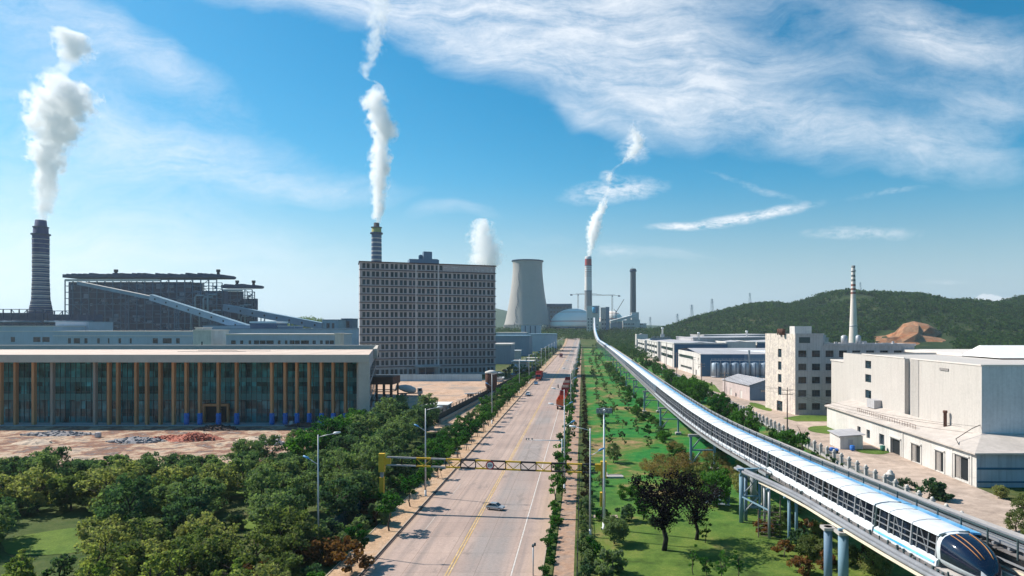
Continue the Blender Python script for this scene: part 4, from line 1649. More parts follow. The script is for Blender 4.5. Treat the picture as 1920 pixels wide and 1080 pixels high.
# red-brown cement silo, little white cabin and shelter by the dark fence
sl = thing('cement_silo', 'red-brown cement silo on legs beside the dark boundary wall', 'silo', (*G(921, 743), 0))
b = MB()
b.lathe([(.5, 2.0), (2.3, 4.2), (2.3, 9.0), (2.1, 9.5)], 18)
b.build('tank', m_rust, sl)
b = MB()
b.lathe([(2.45, 9.0), (2.45, 9.6), (.8, 10.2)], 18)
b.build('lid', m_wall_white, sl)
for sx in (-1, 1):
    for sy in (-1, 1):
        b = MB()
        b.beam((sx * 1.6, sy * 1.6, 0), (sx * 1.5, sy * 1.5, 4.6), .25)
        b.build('leg', m_rust, sl)
block('cabin', 921, 942, 710, 318, 5, 'small white cabin right of the red-brown silo', m_wall_white, m_white, [(1.2, 2.6)], [(927, 935)])
block('shed', 800, 838, 760, 195, 7, 'low shed with white lean-to roof half hidden by trees', m_wall_gray, m_white, par=.25)

# ------------------------------------------------------------------ the power plant at the end of the road
ZB = 22.0
m_conc = mat('tower_concrete', (0.37, 0.355, 0.335), .92, .07, .02, fine=.05, fscale=.3, streak=.12)
m_red = mat('red_band', (0.50, 0.10, 0.09), .8, .12, .1)
m_orange_line = mat('orange_line', (0.62, 0.36, 0.22), .8, .12, .1)
m_dome = mat('dome_cream', (0.90, 0.84, 0.77), .85, .06, .03, streak=.08)

ct = thing('cooling_tower', 'wide concrete hyperbolic cooling tower at the end of the road', 'cooling tower', (XP(988, 1250), 1265, 21))
s = F / 1265
prof = []
for py, w in [(609, 87), (600, 82), (585, 76), (570, 70.5), (550, 64), (530, 59), (515, 56.3), (505, 55.2), (497, 55.2), (492, 56.2), (489, 57.6)]:
    prof.append((w / 2 / s, ZP(py, 1265) - 21))
b = MB()
i0 = 0
b.lathe(prof, 64, cap=False)
inner = [(r - 1.2, z) for r, z in prof]
b.lathe([(prof[-1][0], prof[-1][1]), (inner[-1][0], inner[-1][1] + .01)] + inner[::-1][1:], 64, cap=False)
b.build('shell', m_conc, ct)
b = MB()
rt, zt_ = prof[-1]
b.lathe([(rt + .1, zt_ - 2.0), (rt + 1.1, zt_ - 1.6), (rt + 1.1, zt_ + .3), (rt - .8, zt_ + .3)], 64, cap=False)
b.build('rim', m_steel_dk, ct)
b = MB()
for k in range(44):
    a = 2 * math.pi * k / 44
    a2 = 2 * math.pi * (k + .5) / 44
    r0, z0_ = prof[0][0] + 2.0, 0
    r1, z1_ = prof[0]
    for aa in (a - .07, a + .07):
        b.beam((r0 * math.cos(aa), r0 * math.sin(aa), z0_), (r1 * math.cos(a), r1 * math.sin(a), z1_), .9)
b.build('leg_ring', m_conc, ct)
b = MB()
for k in range(22):
    t = k / 22
    z = prof[0][1] + (prof[-3][1] - prof[0][1]) * t
    r = float(np.interp(z, [p[1] for p in prof], [p[0] for p in prof])) + .35
    a = R(-118) + .05 * math.sin(k)
    b.beam((r * math.cos(a), r * math.sin(a), z), (r * math.cos(a), r * math.sin(a), z + 2.4), .9)
    b.beam((r * math.cos(a + .02), r * math.sin(a + .02), z + 2.4), (r * math.cos(a - .02), r * math.sin(a - .02), z + 4.6), .35)
b.build('ladder', m_steel_mid, ct)

WH = (0.66, 0.63, 0.60)
stops = [(620, (0.20, 0.21, 0.22)), (546, WH)]
for py in (519, 515, 511, 507, 503):
    stops += [(py, (0.40, 0.31, 0.29)), (py - 1.2, WH)]
stops += [(499, (0.36, 0.06, 0.06)), (486, (0.50, 0.50, 0.52))]
stack('striped_chimney', 1103, 1290, [(481, 12), (486, 12.6), (546, 13.6), (547, 13.8), (600, 15)], stops, 'tall white chimney with a red band near its top', [(546, 14.8, 1.2, m_steel_mid), (499, 14, 1.0, m_steel_mid)], z0=20)
stops = [(620, (0.07, 0.09, 0.11)), (508, (0.05, 0.06, 0.08))]
e = stack('gray_chimney', 1187, 1350, [(504, 11), (508, 11.5), (509, 10.5), (520, 10.6), (600, 11.5)], stops, 'plain dark gray chimney right of the white one', [(509.5, 13.4, 3.0, m_steel_dk)], z0=20)
b = MB()
for k in range(4):
    b.beam((-3 + 2 * k, 0, ZP(504, 1350) - 20), (-3 + 2 * k, 0, ZP(504, 1350) - 20 + (5 if k == 1 else 2)), .4)
b.build('mast', m_steel_dk, e)


def dome(px, w, pyt, pyb, Y, label, bands=True):
    s = F / Y
    r = w / 2 / s
    zb = ZP(pyb, Y)
    h = ZP(pyt, Y) - zb
    e = thing('storage_dome', label, 'dome', (XP(px, Y), Y, gz(Y) - 1))
    z0_ = gz(Y) - 1
    pts = [(r * .985, 0), (r * .985, zb - z0_)]
    f = lambda t: (r * math.cos(t), zb - z0_ + h * math.sin(t))
    ts = [i / 16 * math.pi / 2 * .985 for i in range(17)]
    pts += [f(t) for t in ts]
    mats = [0]
    b = MB()
    b.lathe(pts, 56)
    b.build('shell', m_dome, e)
    for frac, mt, hh in ((.28, m_red, 1.2), (.78, m_orange_line, .9)):
        z = zb - z0_ + h * frac
        rr_ = lambda zz: r * math.cos(math.asin(min(1, (zz - (zb - z0_)) / h)))
        c = MB()
        c.lathe([(rr_(z) + .35, z), (rr_(z + hh) + .45, z + hh)], 56, cap=False)
        c.build('painted_ring', mt, e)
    c = MB()
    c.lathe([(r * .99 + .3, zb - z0_ - 2.5), (r * .99 + .3, zb - z0_ - .3)], 56, cap=False)
    c.build('base_ring', m_steel_mid, e)
    return e


dome(1077, 94, 578.5, 612.5, 1270, 'large cream storage dome with a red ring behind the road end')
dome(1146, 46, 583, 604, 1420, 'smaller cream dome half hidden by the white conveyor tower')

# white transfer tower that swallows the far end of the elevated line
tw = thing('transfer_tower', 'white transfer tower with blue hood at the far end of the elevated line', 'tower', (XP(1112, 1180), 1180, 15))
s = F / 1180
b = MB()
wins = []
Wt = 24 / s
for r_ in range(6):
    for c_ in range(4):
        wins.append((2.2 + c_ * 5.3, 4.6 + c_ * 5.3, 4 + r_ * 5.6, 6.4 + r_ * 5.6))
zt_ = ZP(574, 1180) - 15
facade(tw, b, (-Wt / 2, 0), (1, 0), (0, 1), Wt, 0, zt_, [w_ for w_ in wins if w_[0] < 8 or w_[2] < 20][:16], .4, g_dark, None, 1, 1, False)
b.quad((Wt / 2, 0, 0), (Wt / 2, 16, 0), (Wt / 2, 16, zt_), (Wt / 2, 0, zt_))
b.quad((-Wt / 2, 16, 0), (-Wt / 2, 0, 0), (-Wt / 2, 0, zt_), (-Wt / 2, 16, zt_))
b.quad((Wt / 2, 16, 0), (-Wt / 2, 16, 0), (-Wt / 2, 16, zt_), (Wt / 2, 16, zt_))
b.box(-Wt / 2 - .3, Wt / 2 + .3, -.3, 16.3, zt_, zt_ + .8)
b.build('wall', m_wall_white, tw)
b = MB()
b.box(0, 9, -1.2, -.05, zt_ - 13, zt_ - .5)
b.build('side_panel', m_clad_slate, tw)
b = MB()
b.lathe([(2.9, zt_ - 13), (2.9, zt_ - 3.5), (2.5, zt_ - 2.6)], 16, cx=1.5, cy=-4.2)
b.build('hood', mat('hood_sky_blue', (0.09, 0.42, 0.68), .5, .1, .3), tw)
block('annex_tower', 1126, 1142, 577, 1200, 14, 'gray and white annex tower right of the blue hood', m_wall_white, m_roof_pale, [(24, 27), (32, 35), (40, 43)], [(1129, 1131.5), (1134, 1136.5)], zbase=16)
block('annex_tower', 1136, 1142.5, 576, 1190, 8, 'narrow slate blue tower beside the annex tower', m_clad_slate, m_steel_lt, zbase=16)
gallery('conveyor_gallery', (XP(1144, 1230), 1230, ZP(604, 1230)), (XP(1192, 1260), 1260, ZP(591, 1260)), 4, 4.5, 'white gallery climbing right from the annex tower', m_wall_white, m_white, (.35, .7), win=False)
block('plant_building', 1184, 1198, 586, 1280, 16, 'white tower house at the top of the climbing gallery', m_wall_white, m_roof_pale, [(38, 42)], [(1187, 1190), (1193, 1196)], zbase=20)
rr = random.Random(8)
for k, (p0, p1, pt, lab) in enumerate([(1168, 1176, 601, 'lowest pale stepped block under the climbing gallery'), (1175, 1183, 596, 'middle pale stepped block under the climbing gallery'),
                                       (1182, 1200, 600, 'wide pale block under the white tower house'), (1198, 1212, 607, 'low cream block right of the stepped blocks'), (1145, 1167, 605, 'dark blue shed under the climbing gallery')]):
    block('plant_building', p0, p1, pt, 1240 + k * 3, 14, lab, m_clad_slate if k == 4 else m_wall_white, m_steel_lt, [(25, 28), (32, 35)] if k != 4 else (), [(p0 + 2, p0 + 4), (p0 + 5, p0 + 7)], zbase=20)
block('plant_building', 1024, 1072, 570, 1450, 40, 'gray slab of the far boiler house behind the cooling tower', m_steel_mid, m_steel_mid, [(40, 44), (50, 54), (60, 64), (70, 73)], wl(1032, 1070, 6, 3), zbase=21)
b = MB()
e = thing('roof_gantry', 'dark overhanging roof above the far boiler house', 'roof', (XP(1024, 1440), 1440, 21))
b.box(0, 44 * 1.2, 0, 30, 53, 56)
b.box(3, 20, 3, 24, 56, 58.5)
b.build('deck', m_steel_dk, e)
b = MB()
for k in range(8):
    b.beam((1 + k * 7, 1, 0), (1 + k * 7, 1, 53), .8)
b.build('post', m_steel_dk, e)


def tower_crane(px, pyt, pyb, pxa, pxb, Y, label, z0_=21):
    e = thing('tower_crane', label, 'crane', (XP(px, Y), Y, z0_))
    z1_ = ZP(pyt, Y) - z0_
    b = MB()
    for sx in (-1, 1):
        for sy in (-1, 1):
            b.beam((sx * 1.2, sy * 1.2, 0), (sx * 1.2, sy * 1.2, z1_), .5)
    k = 0
    while k * 3 < z1_ - 3:
        b.beam((-1.2, -1.2, k * 3), (1.2, -1.2, k * 3 + 3), .35)
        b.beam((1.2, -1.2, k * 3), (1.2, 1.2, k * 3 + 3), .35)
        k += 1
    b.build('mast', m_rust, e)
    b = MB()
    xa, xb = (pxa - px) * Y / F, (pxb - px) * Y / F
    b.beam((xa, 0, z1_), (xb, 0, z1_ - .4), .9, .5)
    b.beam((xa * .3, 0, z1_ + 1.8), (xb * .8, 0, z1_ + 1.4), .4, .4)
    n = 14
    for k in range(n):
        x = xa * .3 + (xb * .8 - xa * .3) * k / n
        b.beam((x, 0, z1_), (x + 2, 0, z1_ + 1.6), .3)
    b.build('jib', m_rust, e)
    b = MB()
    xe = xa if abs(xa) < abs(xb) else xb
    b.box(min(xe, xe * .7), max(xe, xe * .7), -1.2, 1.2, z1_ - 2.4, z1_ - .2)
    b.box(-1.2, 1.4, -1.6, -.2, z1_ - 2.4, z1_ - .3)
    b.build('counterweight', m_steel_dk, e)
    return e


tower_crane(1084, 552, 612, 1069, 1128, 1330, 'tower crane with horizontal jib left of the white chimney')
tower_crane(1148, 554, 612, 1163, 1110, 1380, 'tower crane with horizontal jib right of the white chimney')
e = thing('luffing_crane', 'small crane with a raised diagonal jib near the smaller dome', 'crane', (XP(1155, 1360), 1360, 21))
b = MB()
b.beam((0, 0, 0), (0, 0, ZP(583, 1360) - 21), 1.8)
b.build('mast', m_steel_mid, e)
b = MB()
b.beam((0, 0, ZP(586, 1360) - 21), (XP(1170, 1360) - XP(1155, 1360), 0, ZP(561, 1360) - 21), 1.1)
b.beam((-4, 0, ZP(580, 1360) - 21), (0, 0, ZP(584, 1360) - 21), 1.0)
b.build('jib', m_rust, e)

# buildings between the slab and the road
block('tall_bin', 977, 1013, 610, 900, 22, 'tall blue-gray corrugated bins in front of the cooling tower', m_wall_blue, m_steel_lt)
b = MB()
for px in (985, 994.5, 1003.5):
    x = XP(px, 899)
    b.box(x - .5, x + .5, 898.6, 899.4, 0, ZP(611, 899))
tag(b.build('corrugation_strip', m_steel_dk), 'dark vertical joints on the tall blue-gray bins', 'joint strips')
block('warehouse', 925, 992, 631, 600, 40, 'long slate blue warehouse behind the guard house', m_clad_slate, m_steel_lt, par=1.0)
block('warehouse', 990, 1042, 628, 720, 40, 'blue-gray warehouse right of the tall bins', m_wall_blue, m_steel_lt, par=1.2)
block('warehouse', 925, 958, 647, 470, 25, 'slate canopy building right of the tall slab', m_clad_slate, m_roof_pale, par=1.0)
block('warehouse', 930, 985, 624, 760, 30, 'pale roofed building behind the slate blue warehouse', m_wall_blue, m_roof_pale)
block('low_building', 955, 975, 658, 520, 10, 'low white roofed store left of the guard house', m_wall_gray, m_white)
gh = thing('guard_house', 'cream guard house with a wide pale canopy left of the road', 'guard house', (*G(976, 700), 0))
b = MB()
b.box(-4.5, 3.5, 0, 9, 0, 6.8)
b.build('wall', m_wall_cream, gh)
b = MB()
b.prism([(-5.5, -1.5), (7.5, -1.5), (8.2, 10), (-4.8, 10)], 6.85, 7.4)
b.build('canopy', m_roof_pale, gh)
for x in (4.6, 6.8):
    b = MB()
    b.box(x - .2, x + .2, -.6, -.2, 0, 6.84)
    b.build('post', m_wall_gray, gh)
block('low_building', 988, 1012, 672, 470, 6, 'long cream wall building behind the roadside trees', m_wall_cream, m_roof_pale)

# pylons on the skyline


def pylon(px, pyt, pyb, Y, label):
    z0_ = max(0.0, ZP(pyb, Y))
    h = ZP(pyt, Y) - z0_
    e = thing('power_pylon', label, 'pylon', (XP(px, Y), Y, z0_), .4)
    b = MB()
    w0, w1 = h * .11, h * .02
    for sx in (-1, 1):
        for sy in (-1, 1):
            b.beam((sx * w0, sy * w0, 0), (sx * w1, sy * w1, h), h * .012)
    for k in range(8):
        t, t2 = k / 8, (k + 1) / 8
        a, c = w0 + (w1 - w0) * t, w0 + (w1 - w0) * t2
        b.beam((-a, -a, h * t), (c, -c, h * t2), h * .008)
        b.beam((a, -a, h * t), (-c, -c, h * t2), h * .008)
    b.build('tower', m_steel_mid, e)
    for z in (.72, .82, .92):
        b = MB()
        b.beam((-h * .16, 0, h * z), (h * .16, 0, h * z), h * .014)
        b.build('crossarm', m_steel_mid, e)


for (px, pt, pb, Y, lab) in [(1335, 560, 586, 1290, 'pylon on the left shoulder of the wooded hill'), (1406, 549, 568, 1310, 'pylon near the first crest of the wooded hill'),
                             (1270, 588, 612, 1500, 'pylon at the left foot of the wooded hill'), (1219, 594, 614, 1700, 'short pylon right of the dark gray chimney'), (1613, 529, 546, 1320, 'thin pylon on the crest right of the striped chimney'),
                             (1297, 571, 598, 1550, 'far pylon behind the left slope of the hill')]:
    pylon(px, pt, pb, Y, lab)

# ------------------------------------------------------------------ right side: factory buildings
# gray five storey block
A = thing('factory_building', 'five storey gray block with peeling cream end wall beside the service road', 'building', (65.7, 197.6, 0))
sd = Vector((-4.0, 18.4)).normalized()
b = MB()
wf = []
for r_ in range(5):
    for p0 in (1497, 1522.5, 1548, 1573, 1598, 1624, 1650, 1676):
        a0 = XP(p0, 197.6) - 65.7
        if a0 < .6:
            a0 = .75
        z1_ = 19.9 - 4.07 * r_
        wf.append((round(a0, 3), round(a0 + 2.5, 3), round(z1_ - 2.05, 3), round(z1_, 3)))
facade(A, b, (0, 0), (1, 0), (0, 1), 36.8, 0, 21.9, wf, .35, g_dark, m_mull, 3, 2, True, 1)
ws_ = [(8.2, 10.4, round(17.4 - 4.07 * k, 3), round(20.1 - 4.07 * k, 3)) for k in range(4)] + [(7.6, 11.2, .05, 3.3)]
P1_ = (sd.x * 18.8, sd.y * 18.8)
# side wall runs from the far corner to the near one
facade(A, b, P1_, (-sd.x, -sd.y), (.977, .212), 18.8, 0, 25.0, [(18.8 - a1, 18.8 - a0, z0_, z1_) for a0, a1, z0_, z1_ in ws_], .35, g_dark, m_mull, 2, 3, True, 0)
b.quad((36.8, 0, 0), (36.8, 15, 0), (36.8, 15, 21.9), (36.8, 0, 21.9), 1)
b.quad((36.8, 15, 0), (P1_[0], P1_[1], 0), (P1_[0], P1_[1], 21.9), (36.8, 15, 21.9), 1)
b.poly([(0, 0, 21.3), (36.8, 0, 21.3), (36.8, 15, 21.3), (P1_[0], P1_[1], 21.3)], 1)
# stair tower rising above the roof
b.quad((0, 0, 21.9), (8.7, 0, 21.9), (8.7, 0, 25), (0, 0, 25), 1)
b.quad((8.7, 0, 21.3), (7.0, 15.6, 21.3), (7.0, 15.6, 25), (8.7, 0, 25), 1)
b.quad((7.0, 15.6, 21.3), (P1_[0], P1_[1], 21.3), (P1_[0], P1_[1], 25), (7.0, 15.6, 25), 1)
b.poly([(0, 0, 24.6), (8.7, 0, 24.6), (7.0, 15.6, 24.6), (P1_[0], P1_[1], 24.6)], 1)
b.build('wall', [m_wall_peel, m_wall_gray], A)
b = MB()
b.box(8.8, 37.1, -.3, .05, 21.3, 22.0)
b.box(-.05, 8.9, -.25, .05, 24.7, 25.15)
for r_ in range(5):
    z = 19.9 - 4.07 * r_ - 2.35
    b.box(.3, 36.8, -.12, -.005, z, z + .22)
b.build('cornice', m_wall_gray, A)
b = MB()
for k in range(1, 9):
    b.box(k * 4.18 - .22, k * 4.18 + .22, -.1, -.005, .05, 21.3)
b.build('pilaster', m_wall_gray, A)
b = MB()
b.box(1.2, 4.6, -.06, -.01, 22.2, 24.0)
b.build('louvre', m_mull, A)
b = MB()
b.box(1.2, 6.5, 4, 9, 24.62, 27.4)
b.build('roof_block', m_wall_white, A)
b = MB()
for k in range(3):
    b.lathe([(.7, 24.61), (.7, 26.4), (.5, 26.6)], 12, cx=-1.9 + k * .1, cy=6 + k * 2.2)
b.build('roof_tank', m_rust, A)
for x, r_ in ((18, 1.0), (22.5, .8), (11, .7)):
    b = MB()
    b.lathe([(r_, 21.31), (r_, 24.2), (r_ * .3, 24.6)], 12, cx=x, cy=7)
    b.build('roof_tank', m_steel_gray, A)
b = MB()
rr = random.Random(31)
for k in range(16):
    x = rr.uniform(10, 35)
    w_ = rr.uniform(.5, 2.2)
    y = 3 + k * .6
    b.box(x, x + w_, y, y + .5, 21.32, 21.3 + rr.uniform(.5, 1.5))
b.build('roof_clutter', m_wall_gray, A)

# big cream block
B = thing('warehouse_block', 'large cream windowless block with one column of small windows at its left end', 'building', (73, 117, 0))
b = MB()
HB = 19.95
hol = [(13.8, 17.2, 16.5, 18.5), (13.8, 17.2, 13.0, 15.0), (13.8, 17.2, 8.9, 11.0)]
facade(B, b, (0, 62), (0, -1), (1, 0), 34, 0, HB, hol, .3, g_dark, m_mull, 2, 2, True)
b.quad((0, 25, 0), (0, 0, 0), (0, 0, HB), (0, 25, HB))
b.quad((1.1, 28, 0), (1.1, 25, 0), (1.1, 25, HB), (1.1, 28, HB))
b.quad((0, 28, 0), (1.1, 28, 0), (1.1, 28, HB), (0, 28, HB))
b.quad((1.1, 25, 0), (0, 25, 0), (0, 25, HB), (1.1, 25, HB))
b.quad((50, 62, 0), (0, 62, 0), (0, 62, HB), (50, 62, HB))
b.poly([(0, 0, HB - .5), (50, 0, HB - .5), (50, 62, HB - .5), (0, 62, HB - .5), (0, 28, HB - .5), (1.1, 28, HB - .5), (1.1, 25, HB - .5), (0, 25, HB - .5)])
b.build('wall', m_wall_cream, B)
b = MB()
b.quad((0, 0, 0), (50, 0, 0), (50, 0, HB), (0, 0, HB))
b.build('front_wall', mat('render_streaked_gray', (0.60, 0.60, 0.61), .9, .15, .12, fine=.1, fscale=1.5, streak=.16), B)
b = MB()
for k in range(7):
    b.lathe([(.28, 0.1), (.28, HB - .05)], 8, cx=.05, cy=22.0 + k * .48, cap=False)
b.build('ribbed_panel', m_wall_cream, B)
b = MB()
b.box(-.12, .18, 0, 25, HB, HB + .25)
b.box(-.12, .18, 28, 50, HB, HB + .25)
b.box(.2, 50, -.1, .2, HB, HB + .25)
b.build('coping', m_roof_pale, B)
b = MB()
b.box(-.16, -.02, 10.5, 13.6, 18.3, 18.8)
b.build('name_plate', mat('plate_gray', (0.25, 0.23, 0.22), .7, .1, 1.0), B)
low = thing('side_block', 'narrow lower cream block at the far left end of the large cream block', 'building', (73.2, 179.2, 0))
b = MB()
b.box(0, 14, 0, 9, 0, 17.3)
b.build('wall', m_wall_cream, low)
b = MB()
b.box(-.2, 14.2, -.15, 9.2, 17.3, 17.65)
b.build('coping', m_roof_pale, low)

# long low annex in front of it
m_roof_annex = mat('roof_felt_pale', (0.47, 0.42, 0.38), .9, .15, .15, fine=.15, fscale=.8)
AN = thing('annex', 'long low cream annex with dark gateways along the service road', 'annex', (66.5, 108, 0))
m_annexfront = mat('annex_blue_gray', (0.36, 0.41, 0.47), .85, .18, .2, streak=.3, fine=.1)
b = MB()
doors = [(2.1, 6.2, .3, 4.3), (9.7, 12.5, .2, 3.8), (17.8, 21.3, .1, 3.5), (25.8, 30.0, .0, 3.2), (33.0, 35.4, .9, 3.3), (40, 41.8, 1.2, 3.2), (45, 46.8, 1.2, 3.2)]
LA = 66
b.wall((0, LA), (0, -1), (1, 0), LA, 0, 5.9, [(round(LA - a1, 3), round(LA - a0, 3), z0_, z1_) for a0, a1, z0_, z1_ in doors], .5)
b.build('wall', m_wall_white, AN)
b = MB()
b.quad((0, 0, 0), (44, 0, 0), (44, 0, 6.1), (0, 0, 5.9))
b.build('end_wall', m_annexfront, AN)
b = MB()
b.box(.1, 44, -.1, -.01, 3.0, 3.35)
b.box(.1, 44, -.09, -.01, .8, 1.05)
b.build('end_band', m_steel_mid, AN)
b = MB()
b.poly([(-.7, -.7, 5.9), (44, -.7, 6.1), (44, 9, 7.6), (6.5, 9, 7.6)])
b.poly([(-.7, -.7, 5.9), (6.5, 9, 7.6), (6.5, LA, 7.4), (-.7, LA, 5.9)])
b.poly([(-.7, -.7, 5.9), (-.7, LA, 5.9), (-.7, LA, 5.62), (-.7, -.7, 5.62)])
b.poly([(-.7, -.7, 5.62), (44, -.7, 5.62), (44, -.7, 6.1), (-.7, -.7, 5.9)])
b.poly([(-.7, -.7, 5.62), (-.7, LA, 5.62), (.2, LA, 5.62), (.2, .1, 5.62)])
b.build('roof', m_roof_annex, AN)
for k, (a0, a1, z0_, z1_) in enumerate(doors):
    b = MB()
    b.box(.42, .5, a0, a1, z0_, z1_)
    b.build('gateway' if k < 4 else 'window', m_dark if k < 4 else g_dark, AN)
for k, (a0, a1, z0_, z1_) in enumerate(doors[:4]):
    b = MB()
    b.box(-.12, .1, a0 - .35, a0, z0_, z1_ + .3)
    b.box(-.12, .1, a1, a1 + .35, z0_, z1_ + .3)
    b.box(-.3, .1, a0 - .35, a1 + .35, z1_ + .3, z1_ + .55)
    b.build('gateway_frame', m_wall_white, AN)
    if k < 3:
        b = MB()
        n = 8
        for j in range(n):
            y0_ = a1 - .1 - j * .14
            b.box(.15 + .12 * (j % 2), .3 + .12 * (j % 2), y0_ - .12, y0_, z0_, z1_)
        b.build('folding_door', m_wall_cream, AN)
b = MB()
for k in range(9):
    y = 1.2 + 5.6 * k + (1 if k > 3 else 0)
    if all(not (a0 - .5 < y < a1 + .5) for a0, a1, _, _ in doors):
        b.box(-.14, .0, y, y + .4, 0, 5.6)
b.build('pilaster', m_wall_white, AN)
b = MB()
b.lathe([(.32, 7.2), (.32, 10.0), (.42, 10.05), (.42, 10.5)], 10, cx=5.6, cy=19.2)
b.build('flue', m_rust, AN)
b = MB()
b.box(4.6, 6.4, 48, 52, 7.2, 9.2)
b.build('roof_housing', m_wall_gray, AN)
b = MB()
for k in range(26):
    y = 22 + k * 1.1
    b.beam((1.2, y, 6.2), (1.2, y, 7.2), .05)
b.beam((1.2, 22, 7.2), (1.2, 49.5, 7.2), .06)
b.beam((1.2, 22, 6.7), (1.2, 49.5, 6.7), .05)
b.build('roof_railing', m_rust, AN)
b = MB()
b.tube([(0 - .1, 4 - .1, 5.4), (.9, 7.5, 6.9), (4.5, 8.6, 8.6), (6.45, 9.4, 9.1)], .07, 6)
b.build('cable', m_black, AN)
bk = MB()
bk.box(100, 135, 168, 200, 0, 19.5)
bk.prism([(99, 167), (136, 167), (136, 201), (99, 201)], 19.5, 20.2, 1)
o = bk.build('rear_block', [m_wall_gray, m_roof_pale])
tag(o, 'gray block with pale roof edge showing behind the far right of the cream block', 'building')
b = MB()
b.extr_x([(150, 19.8), (166, 19.8), (158, 22.6)], 98, 128)
tag(b.build('pitched_roof', m_white), 'white pitched roof behind the right end of the cream block', 'roof')

# white hut on the grass
hu = thing('hut', 'small white hut with a gray lean-to roof in front of the annex', 'hut', (57.0, 141.5, .08))
b = MB()
b.box(0, 5.0, 0, 6, 0, 2.9)
b.build('wall', m_wall_white, hu)
b = MB()
b.poly([(-.4, -.4, 2.95), (5.4, -.4, 3.35), (5.4, 6.4, 3.6), (-.4, 6.4, 3.2)])
b.poly([(-.4, -.4, 2.95), (-.4, 6.4, 3.2), (-.4, 6.4, 3.05), (-.4, -.4, 2.8)])
b.poly([(-.4, -.4, 2.8), (5.4, -.4, 3.2), (5.4, -.4, 3.35), (-.4, -.4, 2.95)])
b.build('roof', m_roof_gray, hu)
b = MB()
b.box(1.8, 2.8, -.06, -.01, 0, 2.1)
b.build('door', m_wall_gray, hu)
for (px, py, mt, lab) in [(1598, 846, m_bluewrap, 'blue sheeted bundle on the grass beside the white hut'), (1655, 846, mat('bin_green', (0.03, 0.16, 0.12), .6, .2, 1), 'small green bin against the annex wall'),
                          (1560, 850, m_bluewrap, 'blue cart parked by the fence near the white hut'), (1580, 836, mat('drum_blue', (0.03, .12, .35), .6, .2, 1), 'small blue drum at the left end of the white hut')]:
    x, y = G(px, py)
    e = thing('bin' if 'bin' in lab else 'bundle' if 'bundle' in lab else 'drum' if 'drum' in lab else 'handcart', lab, 'bin' if 'bin' in lab else 'bundle' if 'bundle' in lab else 'drum' if 'drum' in lab else 'cart', (x, y, .1))
    b = MB()
    b.lathe([(.42, 0.1), (.5, .2), (.55, 1.0), (.4, 1.05)], 10)
    b.build('body', mt, e)
    b = MB()
    b.lathe([(.56, 1.0), (.5, 1.12), (.1, 1.2)], 10)
    b.build('lid', mt, e)
    if 'cart' in lab:
        b = MB()
        b.box(-1.2, 1.2, -.6, .6, .45, .9)
        b.build('tray', mt, e)
        for sx in (-.8, .8):
            b = MB()
            b.tube([(sx, -.7, .3), (sx, .7, .3)], .3, 10)
            b.build('wheel', m_black, e)

# barn with gray sheet roof
ba = thing('barn', 'small pinkish barn with gray sheet roof and a dark blue gable', 'barn', (61.7, 236, 0))
wallv = mat('render_pinkish', (0.50, 0.42, 0.40), .9, .12, .4, streak=.2)
b = MB()
farx, fary = -4.1, 27
dv = Vector((-farx, -fary)).normalized()
Ls = math.hypot(farx, fary)
b.wall((farx, fary), (dv.x, dv.y), (.98, .15), Ls, 0, 5.7, [(8.0, 10.2, .1, 2.9), (18.2, 20.4, .1, 2.9), (13.6, 14.8, .1, 1.6)], .2)
b.build('wall', wallv, ba)
b = MB()
b.poly([(0, 0, 0), (13, 0, 0), (13, 0, 5.7), (6.5, 0, 7.8), (0, 0, 5.7)])
b.build('gable_wall', m_clad_slate, ba)
b = MB()
b.poly([(-.5, -.5, 5.6), (6.5, -.5, 7.95), (6.5 + farx, fary + .5, 7.95), (-.5 + farx, fary + .5, 5.6)])
b.poly([(6.5, -.5, 7.95), (13.5, -.5, 5.6), (13.5 + farx, fary + .5, 5.6), (6.5 + farx, fary + .5, 7.95)])
b.build('roof', m_roof_gray, ba)
b = MB()
for k in range(14):
    t = k / 14
    p = Vector((-.5 + farx * t, -.5 + (fary + 1) * t, 5.64))
    q = Vector((6.5 + farx * t, -.5 + (fary + 1) * t, 7.99))
    b.beam(p, q, .1, .06)
b.build('roof_seam', m_steel_mid, ba)
for a in (8.0, 18.2):
    b = MB()
    p = Vector((farx, fary)) + dv * a
    q = p + dv * 2.2
    b.beam((p.x + .15, p.y + .02, 1.5), (q.x + .15, q.y + .02, 1.5), .06, 2.8)
    b.build('door', m_wall_white, ba)
b = MB()
for k in range(7):
    x = 4.2 + k * .7
    b.box(x, x + .5, -.05, -.01, 3.2, 3.8)
    b.box(x + .1, x + .6, -.04, -.01, 3.9, 4.0)
b.build('gable_lettering', mat('letters_cream', (0.5, 0.42, 0.34), .8, .1, 1), ba)

# blue hall with silos
bh = thing('factory_hall', 'factory hall with white flank and deep blue front behind the silos', 'building', (65, 352, 0))
b = MB()
b.quad((0, 0, 0), (90, 0, 0), (90, 0, 12.3), (0, 0, 12.3))
b.build('front_wall', m_clad_blue, bh)
b = MB()
b.box(24, 52, -.15, -.02, 4.5, 12.0)
b.build('lighter_panel', m_clad_slate, bh)
b = MB()
dv = Vector((3.0, -62)).normalized()
Ls = 62.07
facade(bh, b, (-3, 62), (dv.x, dv.y), (1, .04), Ls, 0, 12.8, [(3, 44, 8.4, 10.2), (8, 40, 2.2, 3.6), (50, 52.5, .1, 3), (56, 57.5, 8.5, 10), (56, 57.5, 4, 5.5)], .3, g_dark, m_mull_lt, 14, 1, False)
b.build('flank_wall', m_wall_white, bh)
b = MB()
b.poly([(-.4, -.4, 12.3), (90, -.4, 12.3), (90, 34, 14.6), (-1.8, 34, 14.6)])
b.poly([(-1.8, 34, 14.6), (90, 34, 14.6), (90, 63, 12.8), (-3.4, 63, 12.8)])
b.build('roof', m_roof_gray, bh)
b = MB()
